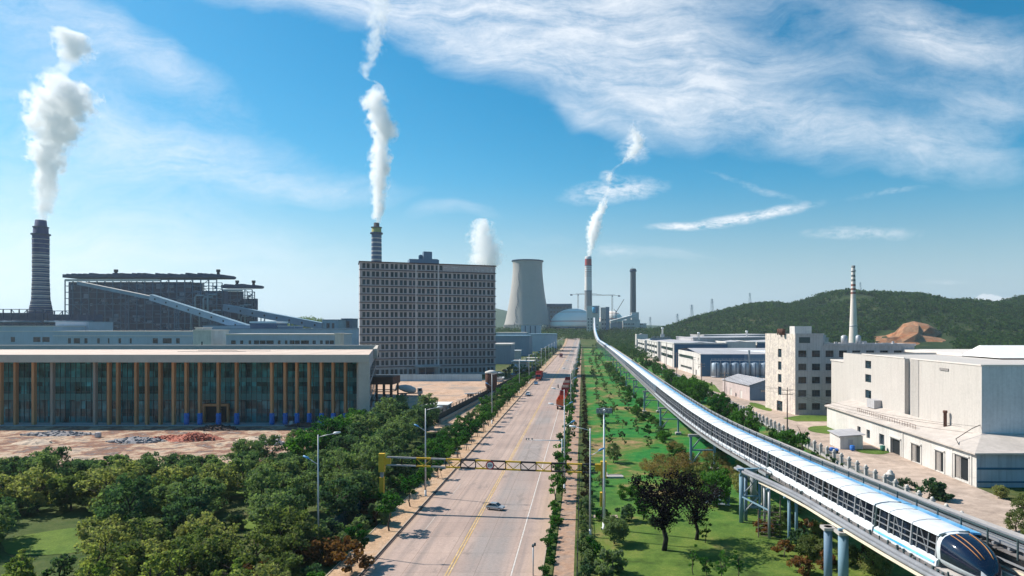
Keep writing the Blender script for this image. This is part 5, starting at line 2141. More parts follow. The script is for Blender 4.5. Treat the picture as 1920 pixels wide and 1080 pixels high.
b.poly([(40, 6, 12.78), (90, 6, 12.78), (90, 16, 13.45), (22, 20, 13.75)])
b.build('white_roof_strip', m_white, bh)
b = MB()
b.box(26, 27, -1.2, -.2, 0, 14.5)
b.build('downpipe', m_steel_gray, bh)
silo = thing('storage_silo', 'x', 'silo', (0, 0, 0))
b = MB()
b.lathe([(2.25, .8), (2.25, 7.5), (2.05, 7.7), (.3, 8.5)], 22)
b.build('tank', mat('silo_steel', (0.36, 0.43, 0.50), .45, .12, .4, metal=.2, streak=.2), silo)
b = MB()
b.lathe([(2.4, 0), (2.4, .8)], 16)
b.build('base', m_wall_gray, silo)
b = MB()
b.beam((0, -2.35, 0), (0, -2.35, 8), .35, .08)
b.build('ladder', m_steel_dk, silo)
for k in range(7):
    loc = (71.9 + 5.25 * k, 345.5, 0)
    lab = nth(k + 1) + ' silo from the left in the row before the deep blue factory front'
    if k == 0:
        silo.location = loc
        silo['label'] = lab
        silo['group'] = 'silos before the blue factory hall'
    else:
        dup(silo, loc, 0, lab, 'silos before the blue factory hall')
b = MB()
b.beam((69.5, 345.5, 9.3), (106, 345.5, 9.3), 1.2, .2)
for k in range(19):
    b.beam((69.5 + k * 2, 344.9, 9.4), (69.5 + k * 2, 344.9, 10.3), .08)
b.beam((69.5, 344.9, 10.3), (106, 344.9, 10.3), .08)
for k in range(8):
    b.beam((69.3 + 5.25 * k, 345.5, 0), (69.3 + 5.25 * k, 345.5, 9.2), .22)
tag(b.build('silo_catwalk', m_steel_gray), 'gray catwalk running over the row of silos', 'catwalk')


def shed_row(x0, y0, x1, y1, W_, H_, name, lab, frontm, flankm=None, strips=((.35, .5), (.68, .82)), roofm=None, ridge=1.2, np_=3, a_from=.06, a_to=.94, glassm=None):
    """long factory block: flank from near corner (x0,y0) back to (x1,y1), front face W_ wide"""
    e = thing(name, lab, 'building', (x0, y0, 0))
    far = Vector((x1 - x0, y1 - y0))
    dv = -far.normalized()
    L_ = far.length
    b = MB()
    holes = []
    for (f0, f1) in strips:
        seg = (a_to - a_from) * L_ / np_
        for k in range(np_):
            holes.append((round(a_from * L_ + seg * k + .8, 3), round(a_from * L_ + seg * (k + 1) - .8, 3), round(H_ * f0, 3), round(H_ * f1, 3)))
    facade(e, b, (far.x, far.y), (dv.x, dv.y), (-dv.y, dv.x) if -dv.y > 0 else (dv.y, -dv.x), L_, 0, H_, holes, .3, glassm or g_dark, None, 1, 1, False)
    b.build('flank_wall', flankm or m_wall_white, e)
    b = MB()
    b.quad((0, 0, 0), (W_, 0, 0), (W_, 0, H_), (0, 0, H_))
    b.build('front_wall', frontm, e)
    b = MB()
    m_ = W_ / 2
    b.poly([(-.3, -.3, H_), (W_ + .3, -.3, H_), (W_ + far.x, far.y, H_), (far.x - .3, far.y, H_)], 0)
    b.poly([(2, 2, H_ + .02), (m_, 2, H_ + ridge), (m_ + far.x, far.y - 2, H_ + ridge), (2 + far.x, far.y - 2, H_ + .02)], 0)
    b.poly([(m_, 2, H_ + ridge), (W_ - 2, 2, H_ + .02), (W_ - 2 + far.x, far.y - 2, H_ + .02), (m_ + far.x, far.y - 2, H_ + ridge)], 0)
    b.poly([(2, 2, H_ + .02), (W_ - 2, 2, H_ + .02), (m_, 2, H_ + ridge)], 0)
    b.build('roof', roofm or m_roof_gray, e)
    b = MB()
    p0 = Vector((0, 0, H_ + .3))
    p1 = Vector((far.x, far.y, H_ + .3))
    b.beam(p0, p1, .5, .8)
    b.beam((0, 0, H_ + .3), (W_, 0, H_ + .3), .5, .8)
    b.build('parapet', flankm or m_wall_white, e)
    for k in range(np_ + 1):
        c = MB()
        a = (a_from + (a_to - a_from) * k / np_) * L_
        p = far + dv * a
        c.beam((p.x - .15, p.y, 0), (p.x - .15, p.y, H_ + .2), .5)
        c.build('pilaster', m_wall_gray, e)
    return e


shed_row(61.6, 430, 61.0, 500, 36, 15.9, 'factory_hall', 'white flanked hall with a blue front behind the roof of the nearest factory hall', m_clad_blue, np_=2)
shed_row(98, 436, 98, 470, 20, 16.6, 'factory_hall', 'white rooftop level block with a dark window strip right of the blue fronted hall', m_wall_white, strips=((.8, .9),), np_=1)
shed_row(120, 440, 120, 500, 50, 16.4, 'factory_hall', 'blue fronted hall partly hidden by the gray five storey block', m_clad_blue, np_=1)
shed_row(60.5, 512, 60, 600, 40, 15.0, 'factory_hall', 'long white factory hall with two window strips and pilasters', m_wall_white, np_=4)
shed_row(60, 612, 59.5, 690, 30, 14.0, 'factory_hall', 'distant white factory hall at the far end of the service road', m_wall_white, np_=3)
shed_row(59.5, 700, 59.5, 720, 12, 19.0, 'factory_hall', 'small tall white block farthest along the service road', m_wall_white, np_=1, strips=((.3, .4),))
shed_row(90, 520, 88, 600, 110, 18.2, 'factory_hall', 'wide gray roofed hall in the middle of the factory area', m_wall_gray, m_wall_gray, np_=1, strips=())
shed_row(120, 630, 118, 700, 120, 19.0, 'factory_hall', 'wide gray roofed hall below the wooded hill', m_wall_gray, m_wall_gray, np_=1, strips=())
rr = random.Random(77)
for k, (px, py, Y, w_, h_, lab) in enumerate([(1327, 634, 600, 9, 3.5, 'cream rooftop house left of the middle factory vent'), (1420, 636, 560, 13, 4, 'cream rooftop house near the right factory vent'),
                                              (1290, 640, 505, 6, 3, 'small white rooftop house on the wide gray hall'), (1362, 641, 500, 8, 3, 'low gray rooftop box right of the middle vent'),
                                              (1301, 645, 470, 5, 2.4, 'small pale rooftop box behind the blue front'), (1384, 632, 640, 16, 3, 'long low cream rooftop house below the hill')]):
    x = XP(px, Y)
    z = ZP(py, Y)
    e = thing('rooftop_house', lab, 'roof house', (x, Y, z - h_))
    b = MB()
    b.box(-w_ / 2, w_ / 2, 0, 5, 0, h_)
    b.build('wall', m_wall_cream if 'cream' in lab else m_wall_white if 'white' in lab else m_roof_gray, e)
    b = MB()
    b.box(-w_ / 2 - .3, w_ / 2 + .3, -.3, 5.3, h_, h_ + .35)
    b.build('roof', m_roof_gray, e)
for (px, pt, pb, Y, lab) in [(1242, 614, 630, 560, 'white vent stack on the long white factory hall'), (1310, 623, 642, 520, 'white vent stack in the middle of the factory roofs'), (1400, 620, 638, 540, 'white vent stack near the right of the factory roofs')]:
    s = F / Y
    e = thing('vent_stack', lab, 'vent', (XP(px, Y), Y, ZP(pb, Y) - 1))
    h_ = (pb - pt) / s + 1
    b = MB()
    b.lathe([(.8, 0), (.8, h_ - 1.2), (1.1, h_ - 1.1), (1.1, h_)], 12)
    b.build('duct', m_white, e)
    b = MB()
    b.box(-1.6, 1.6, -1.6, 1.6, 0, h_ * .3)
    b.build('base', m_steel_gray, e)
e = thing('roof_machinery', 'dark ribbed machinery on the roof of the long white hall', 'machinery', (XP(1222, 585), 585, 15.6))
b = MB()
for k in range(9):
    b.extr_x([(0, 0), (8, 0), (4, 3.0 + .6 * (k % 2))], k * 2.0, k * 2.0 + 1.5)
b.build('ribs', m_mull, e)
b = MB()
b.box(-1, 19, -.3, 8.3, 0, 1.2)
b.build('base', m_steel_mid, e)

# striped factory chimney
RD = (0.22, 0.10, 0.08)
GR = (0.14, 0.15, 0.15)
WW = (0.66, 0.60, 0.54)
stops = [(660, WW), (560, (0.60, 0.53, 0.47))]
for py, c in ((552, RD), (545, RD), (537, RD), (528, GR), (520, GR), (511, GR), (503, GR)):
    stops += [(py, c), (py - 4.3, WW)]
stops += [(498.6, GR)]
stack('factory_chimney', 1600, 520, [(498, 6.6), (503, 6.6), (510, 7), (560, 9.5), (612, 13.5), (650, 17)], stops, 'slender pale chimney with dark and red-brown bands before the wooded hill', [(509, 9.5, .9, m_steel_gray), (612, 14.6, .8, m_steel_gray)])

# boundary fence with pale pillars
fe = thing('boundary_fence', 'long iron fence with pale pillars between the service road and the trees', 'fence', (50.5, 60, 0))
pl = MB()
pl.box(-.28, .28, -.28, .28, 0, 1.95)
pl.box(-.36, .36, -.36, .36, 1.95, 2.15)
pl = pl.mesh('pillar', m_wall_gray)
cap = MB()
cap.lathe([(.2, 2.15), (.3, 2.3), (.2, 2.5), (.04, 2.6)], 8)
cap = cap.mesh('cap', m_wall_white)
n = 96
for k in range(n):
    p = link('pillar', pl, fe, (0, k * 3.6, 0))
    if k < 40:
        link('cap', cap, p)
b = MB()
b.box(-.14, .14, 0, 3.6 * (n - 1), 0, .45)
b.build('plinth', m_wall_gray, fe)
b = MB()
for k in range(int(3.6 * (n - 1) / .4)):
    y = k * .4 + .2
    b.box(-.025, .025, y - .025, y + .025, .45, 1.85)
b.box(-.03, .03, 0, 3.6 * (n - 1), 1.7, 1.76)
b.box(-.03, .03, 0, 3.6 * (n - 1), .6, .66)
b.build('railing', m_steel_gray, fe)
gp = thing('gate_pillar', 'thick pale gate pillar with a round cap by the annex yard', 'pillar', (*G(1669, 916), 0))
b = MB()
b.box(-.55, .55, -.55, .55, 0, 2.3)
b.build('shaft', m_wall_gray, gp)
b = MB()
b.lathe([(.7, 2.3), (.7, 2.55), (.4, 2.6), (.45, 2.9), (.1, 3.15)], 12)
b.build('cap', m_wall_white, gp)

# utility poles and their wires
m_pole = mat('weathered_pole', (0.20, 0.15, 0.13), .9, .25, 1.5)
up = thing('utility_pole', 'x', 'utility pole', (0, 0, 0))
b = MB()
b.tube([(0, 0, -.2), (0, 0, 12.6)], [.2, .12], 8)
b.build('pole', m_pole, up)
for z in (11.9, 10.9):
    b = MB()
    b.beam((-1.3, 0, z), (1.3, 0, z), .12)
    c = b.build('crossarm', m_pole, up)
    for x in (-1.2, -.55, .55, 1.2):
        q = MB()
        q.lathe([(.05, z + .06), (.09, z + .15), (.05, z + .3)], 6, cx=x)
        q.build('insulator', m_wall_white, c)
pp = [(49.3, 154), (46.5, 209), (48.8, 262), (55.0, 318), (54.8, 372), (55.5, 430)]
plabs = ['nearest utility pole, beside the fence left of the gray five storey block', 'utility pole standing left of the pinkish barn', 'thin utility pole among the trees before the silos',
         'utility pole in front of the white flank of the factory hall', 'utility pole near the far end of the first factory hall', 'farthest utility pole beside the long white factory hall']
for k, (x, y) in enumerate(pp):
    if k == 0:
        up.location = (x, y, 0)
        up['label'] = plabs[0]
        up['group'] = 'utility poles beside the boundary fence'
    else:
        dup(up, (x, y, 0), 0, plabs[k], 'utility poles beside the boundary fence')
allp = [(58, 96)] + pp
b = MB()
for i in range(len(allp) - 1):
    for off, z in ((-1.2, 12.15), (1.2, 12.15), (.55, 11.15)):
        a, c = allp[i], allp[i + 1]
        pts = []
        for k in range(9):
            t = k / 8
            pts.append((a[0] + (c[0] - a[0]) * t + off, a[1] + (c[1] - a[1]) * t, z - 1.2 * 4 * t * (1 - t)))
        b.tube(pts, .022, 4, cap=False)
tag(b.build('power_lines', m_black), 'thin dark power lines strung between the utility poles', 'wires')

# ------------------------------------------------------------------ elevated line: guideway, covered gallery, train
_gy = [30, 40, 52.2, 59.5, 70, 81, 90, 96, 109, 131, 165, 192, 276, 360, 480, 667, 900, 1000, 1080, 1175]
_gx = [34.6, 31.6, 29.2, 28.3, 27.3, 26.1, 25.3, 24.5, 23.1, 22.2, 21.8, 21.8, 22.0, 22.2, 22.4, 22.3, 21.3, 20.8, 19.8, 20.6]
_hy = [-1e3, 900, 1000, 1080, 1140, 1175]
_hz = [0, 0, 4, 12, 24, 36]


def GX(y):
    # smooth the polyline a little
    return float(np.mean([np.interp(y + d, _gy, _gx) for d in (-8, -4, 0, 4, 8)])) if y > 40 else float(np.interp(y, _gy, _gx))


def GZ(y):
    return float(np.interp(y, _hy, _hz))


def gpt(y, u, z):
    """point at path position y, u metres to the right of the left eave, height z"""
    # the deck narrows away from the near curve and the second track closes up on the first
    if u > 0:
        a_ = float(np.interp(y, [60, 85], [1.0, .82]))
        b_ = float(np.interp(y, [50, 62, 84, 130], [1.0, .78, .62, .34]))
        u = u * a_ if u < 3.9 else 3.9 * a_ + (u - 3.9) * b_
    d = (GX(y + 2) - GX(y - 2)) / 4
    n = math.hypot(1, d)
    return (GX(y) + u / n, y - u * d / n, z + GZ(y))


def ysteps(y0, y1):
    out = [y0]
    y = y0
    while y < y1:
        y += max(2.5, y * .035)
        out.append(min(y, y1))
    if len(out) > 2 and out[-1] - out[-2] < .5:
        out.pop(-2)
    return out


GO = Vector((GX(90), 90, 0))


def sweep(b, prof, y0, y1, m=0, closed=True, mats=None, smooth=False, org=None):
    org = GO if org is None else org
    ys = ysteps(y0, y1)
    n = len(prof)
    i0 = len(b.v)
    for y in ys:
        for u, z in prof:
            p = gpt(y, u, z)
            b.v.append((p[0] - org.x, p[1] - org.y, p[2]))
    for k in range(len(ys) - 1):
        for j in range(n if closed else n - 1):
            a, c = i0 + k * n + j, i0 + k * n + (j + 1) % n
            b.face((a, a + n, c + n, c), mats[j] if mats else m, smooth)
    if closed:
        b.face([i0 + j for j in range(n)], m)
        b.face([i0 + (len(ys) - 1) * n + j for j in range(n)][::-1], m)


def rect(u0, u1, z0, z1):
    return [(u0, z0), (u1, z0), (u1, z1), (u0, z1)]


def gbeam(b, y0, u0, z0, y1, u1, z1, w, h=None, m=0, org=None):
    org = GO if org is None else org
    b.beam(Vector(gpt(y0, u0, z0)) - org, Vector(gpt(y1, u1, z1)) - org, w, h, m)


m_roofwhite = mat('train_white', (0.60, 0.64, 0.67), .7, .2, .35, fine=.10, fscale=1.0)
m_skyblue = mat('train_blue', (0.06, 0.34, 0.68), .3, .10, .4, col2=(0.20, 0.52, 0.78))
m_concg = mat('guideway_concrete', (0.42, 0.39, 0.37), .9, .14, .4, fine=.12, streak=.2)
m_concd = mat('guideway_stained', (0.16, 0.15, 0.15), .9, .3, .7, fine=.3)
m_grayrail = mat('gray_rail_steel', (0.22, 0.23, 0.25), .75, .25, .6, fine=.15)
m_tray = mat('tray_cream', (0.68, 0.60, 0.48), .8, .12, .5)
m_nose = mat('nose_black_glass', (0.008, 0.014, 0.035), .06, .2, 1.2, spec=.8)
m_silver = mat('silver_trim', (0.55, 0.57, 0.60), .3, .1, 2.0, metal=.6)
g_train = glassy('train_glass', (0.006, 0.010, 0.018), .15, .5, 1.2)
m_orange = mat('orange_stripe', (0.45, 0.20, 0.06), .4, .1, 1)  # orange stripes over the black nose glass

gw = thing('guideway', 'gray elevated guideway running beside the lawn on concrete bents', 'guideway', tuple(GO))
b = MB()
sweep(b, rect(-.3, 6.9, 7.1, 7.35), 32, 1150)
sweep(b, rect(-.95, -.31, 7.1, 7.3), 86, 1150)
b.build('deck', m_concg, gw)
b = MB()
sweep(b, rect(6.0, 6.85, 9.6, 10.0), 32, 620)
sweep(b, rect(6.2, 6.5, 7.36, 9.59), 32, 620)
b.build('outer_beam', m_concg, gw)
b = MB()
for z in (7.7, 8.3, 9.0):
    sweep(b, rect(6.86, 6.98, z, z + .12), 32, 400)
y = 33.0
while y < 400:
    gbeam(b, y, 6.95, 7.3, y, 6.95, 9.6, .16)
    y += 3.2
b.build('outer_ribs', m_grayrail, gw)
b = MB()
for u in (4.75, 5.35):
    sweep(b, rect(u, u + .28, 9.35, 9.6), 32, 500)
b.build('rail', m_grayrail, gw)
for u, w_, z, h_, mt in ((.55, .22, 6.66, .35, m_grayrail), (1.5, .5, 6.66, .16, m_concd), (2.55, .22, 6.66, .35, m_grayrail), (3.3, .12, 6.66, .5, m_tray), (3.75, .3, 6.66, .22, m_concd)):
    b = MB()
    sweep(b, rect(u, u + w_, z + .7, z + .7 + h_), 32, 57)
    b.build('running_rail', mt, gw)
for u, z, mt in ((4.35, 8.2, m_grayrail), (4.5, 7.6, m_tray), (5.7, 9.7, m_mull), (5.86, 9.85, m_grayrail)):
    b = MB()
    sweep(b, rect(u, u + .14, z, z + .14), 32, 200)
    b.build('cable_duct', mt, gw)
b = MB()
sweep(b, rect(4.5, 5.95, 8.85, 8.95), 32, 500)
b.build('track_bed', m_concd, gw)
b = MB()
y = 33.0
while y < 260:
    gbeam(b, y, 4.6, 9.2, y, 5.9, 9.2, .22, .2)
    y += 1.6
tag(b.build('sleepers', m_grayrail, gw), kind='stuff')
b = MB()
y = 34.0
while y < 330:
    gbeam(b, y, 3.95, 8.9, y, 3.95, 10.5, .11)
    y += 3.0
sweep(b, rect(3.93, 3.98, 10.45, 10.5), 32, 330)
sweep(b, rect(3.93, 3.97, 10.15, 10.19), 32, 330)
b.build('walkway_railing', m_mull, gw)
# left service edge: stained ledge, lattice of little brackets, pale bottom chord
b = MB()
sweep(b, rect(-.9, -.45, 7.31, 7.38), 86, 640)
sweep(b, rect(-.5, -.31, 6.9, 7.3), 32, 85.8)
b.build('ledge', m_concd, gw)
b = MB()
sweep(b, rect(-1.05, -.96, 7.05, 7.4), 86, 900)
b.build('edge_beam', m_steel_gray, gw)
rr = random.Random(4)
b = MB()
y = 33.0
while y < 120:
    gbeam(b, y, -.5, 7.1, y + rr.uniform(-.1, .1), -.5 + rr.uniform(-.1, .05), 7.1 + rr.uniform(.15, .5), rr.uniform(.06, .2))
    y += rr.uniform(.4, 1.5)
tag(b.build('brackets', m_mull, gw), kind='stuff')
b = MB()
y = 86.0
while y < 640:
    gbeam(b, y, -1.0, 7.4, y, -1.0, 8.35, .06)
    y += 2.0 if y < 250 else 4.0
sweep(b, rect(-1.03, -.97, 8.32, 8.38), 86, 640)
sweep(b, rect(-1.03, -.97, 7.85, 7.9), 86, 640)
b.build('service_railing', m_grayrail, gw)

# bents
bent = thing('guideway_bent', 'x', 'support', (0, 0, 0))
for x in (0, 4.5):
    b = MB()
    b.box(x - .19, x + .19, -.22, .22, .5, 6.35)
    p = b.build('post', m_steel_lt, bent)
    b = MB()
    b.box(x - .7, x + .7, -.7, .7, -.3, .5)
    b.build('footing', m_concg, p)
b = MB()
b.box(-.5, 5.4, -.25, .25, 6.35, 6.8)
b.build('cap_beam', m_concg, bent)
b = MB()
b.box(.2, 4.3, -.12, .12, 3.7, 3.95)
b.build('cross_beam', m_steel_lt, bent)
for (p_, q_) in (((.2, 4.0), (2.0, 6.3)), ((.2, 1.4), (2.0, 3.7))):
    b = MB()
    b.beam((p_[0], 0, p_[1]), (q_[0], 0, q_[1]), .22)
    b.build('brace', m_steel_gray, bent)
b = MB()
b.box(1.4, 2.0, -.24, .24, 6.8, 7.1)
b.box(4.6, 5.2, -.24, .24, 6.8, 7.1)
b.build('bearing', m_mull, bent)
by = [121, 162, 204] + [247 + 44 * k for k in range(15)]
for k, y in enumerate(by):
    loc = (GX(y) - 2.1, y, gz(y))
    lab = nth(k + 1) + ' twin-post bent under the guideway counting away from the pipe rack'
    if k == 0:
        bent.location = loc
        bent['label'] = lab
        bent['group'] = 'bents under the guideway'
        first_bent = bent
    else:
        o = dup(first_bent, loc, 0, lab, 'bents under the guideway')
        if gz(y) > 0:
            o.scale = (1, 1, 1)
for k, (y, u, r_, lab, mt) in enumerate([(65, -1.35, .5, 'thick blue-gray round column at the bottom of the photo', m_steel_lt), (66.5, -2.2, .42, 'dark round column left of the thick blue-gray one', m_clad_slate),
                                         (96, 3.6, .5, 'round column under the guideway behind the pipe rack', m_steel_gray), (96, 1.4, .5, 'left one of two round columns behind the pipe rack', m_steel_gray)]):
    p = gpt(y, u, 0)
    e = thing('column', lab, 'column', (p[0], p[1], 0))
    b = MB()
    b.lathe([(r_, -.2), (r_, 6.4 if u < 0 else 7.08)], 18)
    b.build('shaft', mt, e)
    b = MB()
    b.lathe([(r_ + .25, -.2), (r_ + .25, .35)], 18)
    b.build('footing', m_concg, e)
    b = MB()
    zc_ = 6.1 if u < 0 else 6.75
    b.box(-r_ - .2, r_ + .2, -r_ - .2, r_ + .2, zc_, zc_ + .3)
    b.build('capital', m_concg, e)

# covered gallery beyond the train
cg = thing('covered_gallery', 'long covered conveyor gallery with white roof and blue strip beyond the train', 'conveyor', tuple(GO))
ROOF = [(-.08, 9.86), (0, 10.02), (.6, 10.16), (1.4, 10.22), (2.1, 10.18), (2.65, 10.1), (2.6, 9.95), (.1, 9.8)]
b = MB()
sweep(b, ROOF, 191.5, 1172, smooth=False)
b.build('roof', m_roofwhite, cg)
b = MB()
sweep(b, [(2.68, 9.9), (3.9, 9.72), (3.9, 9.86), (2.68, 10.04)], 191.5, 1100)
b.build('blue_strip', m_skyblue, cg)
b = MB()
sweep(b, rect(.35, 3.75, 7.36, 9.7), 191.5, 1172)
b.build('enclosure', m_clad_slate, cg)
b = MB()
y = 192.0
k = 0
while y < 700:
    st = 3.0 if y < 330 else 6.0
    gbeam(b, y, .05, 7.4, y, .05, 9.8, .14)
    gbeam(b, y, .05, 7.4 if k % 2 else 9.7, y + st, .05, 9.7 if k % 2 else 7.4, .1)
    y += st
    k += 1
sweep(b, rect(-.12, .15, 7.36, 7.6), 191.5, 1150)
sweep(b, rect(-.05, .12, 8.5, 8.6), 191.5, 900)
b.build('truss', m_grayrail, cg)

# train
TY0 = 52.6
tr = thing('train', 'long white elevated train with blue roof edge and black glass nose', 'train', tuple(GO))
cars = [(52.6, 61.3), (61.6, 87.4), (87.7, 113.4), (113.7, 139.4), (139.7, 165.4), (165.7, 191.0)]
for ci, (y0, y1) in enumerate(cars):
    b = MB()
    sweep(b, [(.12, 7.4), (3.8, 7.4), (3.8, 9.7), (.35, 9.75)], y0, y1)
    car = b.build('car', m_dark, tr)
    b = MB()
    sweep(b, ROOF, y0, y1, smooth=False)
    b.build('roof', m_roofwhite, car)
    b = MB()
    y = y0 + 3.2
    while y < y1 - 1:
        sweep(b, [(-.1, 9.87), (-.02, 10.045), (.6, 10.185), (1.4, 10.245), (2.1, 10.205), (2.66, 10.125), (2.6, 9.9), (.1, 9.8)], y, y + .07)
        y += 3.2
    b.build('roof_seams', m_grayrail, car)
    b = MB()
    sweep(b, [(2.68, 9.9), (3.9, 9.72), (3.9, 9.88), (2.68, 10.06)], y0, y1)
    b.build('blue_roof_edge', m_skyblue, car)
    b = MB()
    sk = 8.0 if ci < 2 else 7.8 if ci == 2 else 7.6
    sweep(b, [(-.34, 7.37), (3.85, 7.37), (3.85, 7.9), (.1, sk), (-.25, sk - .15)], y0, y1)
    b.build('skirt', m_roofwhite, car)
    # glazing and lattice along the open side
    b = MB()
    sweep(b, [(.04, 7.7), (.12, 7.7), (.28, 9.78), (.2, 9.78)], y0 + .2, y1 - .2)
    b.build('side_glazing', g_train, car)
    b = MB()
    y = y0 + .3
    k = 0
    while y < y1 - .3:
        gbeam(b, y, -.02, sk, y, .16, 9.82, .09 if k % 3 else .2)
        if k % 3 == 1 and y + 1.1 < y1:
            gbeam(b, y, -.02, sk, y + 1.1, .16, 9.8, .07)
        y += 1.1 * (1 + .35 * math.sin(k * 2.3 + ci))
        k += 1
    sweep(b, [(-.04, 8.5), (.06, 8.5), (.06, 8.57), (-.04, 8.57)], y0, y1)
    sweep(b, [(.05, 9.0), (.13, 9.0), (.13, 9.06), (.05, 9.06)], y0, y1)
    b.build('side_lattice', m_grayrail, car)
    b = MB()
    gbeam(b, y0 - .16, -.1, 7.5, y0 - .16, .2, 9.9, .2)
    gbeam(b, y0 - .16, .1, 9.95, y0 - .16, 2.6, 10.1, .2)
    b.build('gangway_seal', m_mull, car)
# nose
ns = MB()
secs = []
N = 20


def nose_sec(t):
    """ring of (u,z): t=0 full body, t=1 tip"""
    w = 1.72 * math.sqrt(max(0, 1 - t ** 2.3)) + .06
    top = 7.4 + 2.72 * math.sqrt(max(0, 1 - t ** 1.9)) + .04
    bot = 7.36 + .1 * t ** 3
    ring = []
    for j in range(N):
        a = 2 * math.pi * j / N
        cx_ = math.copysign(abs(math.cos(a)) ** .6, math.cos(a))
        sz = math.copysign(abs(math.sin(a)) ** .72, math.sin(a))
        ring.append((1.52 + w * cx_, (top + bot) / 2 + (top - bot) / 2 * sz))
    return ring


T = [0, .1, .2, .32, .45, .58, .7, .8, .88, .94, .98, 1.0]
LN = 4.2
for t in T:
    y = TY0 - LN * t
    for (u, z) in nose_sec(t):
        p = gpt(y, u, z)
        ns.v.append((p[0] - GO.x, p[1] - GO.y, p[2]))
for k in range(len(T) - 1):
    for j in range(N):
        a, c = k * N + j, k * N + (j + 1) % N
        ang = 2 * math.pi * (j + .5) / N
        s_ = math.sin(ang)
        t = T[k]
        if s_ > -.2 and t > .09 and not (t > .8 and s_ < .3):
            m_ = 1
        elif t > .9:
            m_ = 2
        else:
            m_ = 0
        ns.face((a, c, c + N, a + N), m_, True)
ns.face([(len(T) - 1) * N + j for j in range(N)][::-1], 2)
nz_ = ns.build('nose', [m_roofwhite, m_nose, m_silver], tr)
b = MB()
for jj in (4.2, 5.3, 6.1):
    pts = []
    for t in np.linspace(.14, .8, 9):
        a = 2 * math.pi * jj / N
        w = 1.72 * math.sqrt(max(0, 1 - t ** 2.3)) + .06
        top = 7.4 + 2.72 * math.sqrt(max(0, 1 - t ** 1.9)) + .04
        bot = 7.36 + .1 * t ** 3
        u = 1.52 + w * math.copysign(abs(math.cos(a)) ** .6, math.cos(a))
        z = (top + bot) / 2 + (top - bot) / 2 * abs(math.sin(a)) ** .72
        p = gpt(TY0 - LN * t, u, z + .015)
        pts.append((p[0] - GO.x, p[1] - GO.y, p[2]))
    b.tube(pts, .035, 5)
b.build('windscreen_bar', m_orange, nz_)
b = MB()
for u in (.7, 2.4):
    p = Vector(gpt(TY0 - LN * .93, u, 7.7)) - GO
    b.lathe([(.22, p.z - .15), (.26, p.z), (.1, p.z + .14)], 12, cx=p.x, cy=p.y)
b.build('headlamp', m_white, nz_)
b = MB()
p = Vector(gpt(TY0 - LN * 1.0, 1.52, 7.65)) - GO
b.box(p.x - .35, p.x + .35, p.y - .6, p.y, p.z - .25, p.z + .15)
b.build('coupler', m_mull, nz_)
b = MB()
sweep(b, [(-.38, 7.6), (-.345, 7.6), (-.30, 7.75), (-.33, 7.75)], 52.8, 61.2)
b.build('side_stripe', m_skyblue, nz_)

# pipe rack on the left of the guideway
pr = thing('pipe_rack', 'pipe rack with two thick gray pipes on the left of the guideway', 'pipe rack', tuple(GO))
for (du, z, r_) in ((0, 6.95, .25), (-.42, 6.78, .19)):
    pts = [tuple(Vector(gpt(float(y), -.72 + du, z)) - GO) for y in np.linspace(34, 75, 18)]
    for (y, u) in ((78, -1.05), (81, -1.5), (84.5, -2.1), (87.5, -2.7), (91, -3.1)):
        pts.append(tuple(Vector(gpt(y, u + du, z + .02 * (y - 75))) - GO))
    b = MB()
    b.tube(pts, r_, 12)
    b.build('pipe', m_grayrail, pr)
b = MB()
ty = [34, 38, 43, 48, 53, 58, 63, 68, 73, 77, 81, 85]
tu = [-1.4] * 9 + [-1.6, -1.95, -2.35]
for k in range(len(ty) - 1):
    gbeam(b, ty[k], tu[k], 6.5, ty[k + 1], tu[k + 1], 6.5, .2, .2)
b.build('cable_tray', m_tray, pr)
for (y, u, w_, mt, h_) in [(89, -3.3, .62, m_steel_lt, 6.4), (89.6, -2.45, .5, m_clad_slate, 6.4), (85, -1.6, .34, m_steel_gray, 6.3), (89, -.7, .36, m_steel_lt, 6.4), (82, -2.2, .34, m_steel_gray, 6.3), (78, -1.3, .4, m_steel_lt, 6.3), (80, .6, .4, m_steel_lt, 7.1)]:
    p = Vector(gpt(y, u, 0)) - GO
    b = MB()
    b.lathe([(w_ / 2, -.1), (w_ / 2, h_)], 12, cx=p.x, cy=p.y)
    b.build('post', mt, pr)
for (q_, w_, h_) in (((89, -3.9, 7.35, 89, -.3, 7.35), .5, .22), ((89, -3.6, 6.5, 89, -.4, 6.5), .3, .22), ((82, -2.6, 6.35, 82, -.4, 6.35), .25, .2), ((78, -2.0, 6.35, 78, -.4, 6.35), .25, .2),
                     ((65, -1.9, 6.55, 65, -.3, 6.55), .25, .2), ((89, -3.3, 3.6, 89, -.7, 3.6), .16, .16), ((89, -3.3, 3.6, 82, -2.2, 3.6), .16, .16)):
    b = MB()
    gbeam(b, *q_, w_, h_)
    b.build('cross_beam', m_steel_lt, pr)
p = Vector(gpt(89, -3.3, 0)) - GO
b = MB()
b.lathe([(.24, 6.4), (.24, 7.3)], 10, cx=p.x, cy=p.y)
b.build('post_head', m_steel_lt, pr)
for (a, c) in (((89, -3.3, 1.0), (89, -.7, 3.6)), ((89, -3.3, 3.6), (89, -.7, 6.4)), ((89, -.7, 3.6), (89, -2.45, 6.4))):
    b = MB()
    gbeam(b, a[0], a[1], a[2], c[0], c[1], c[2], .14)
    b.build('brace', m_steel_gray, pr)
sc = thing('scaffold', 'slim stepped scaffold frame leaning at the foot of the pipe rack', 'scaffold', (*G(1422, 1008), 0))
for x in (0, 1.4, 2.8):
    b = MB()
    b.beam((x, 0, 0), (x, 0, 3.6 if x < 2 else 5.2), .1)
    b.build('upright', m_pole, sc)
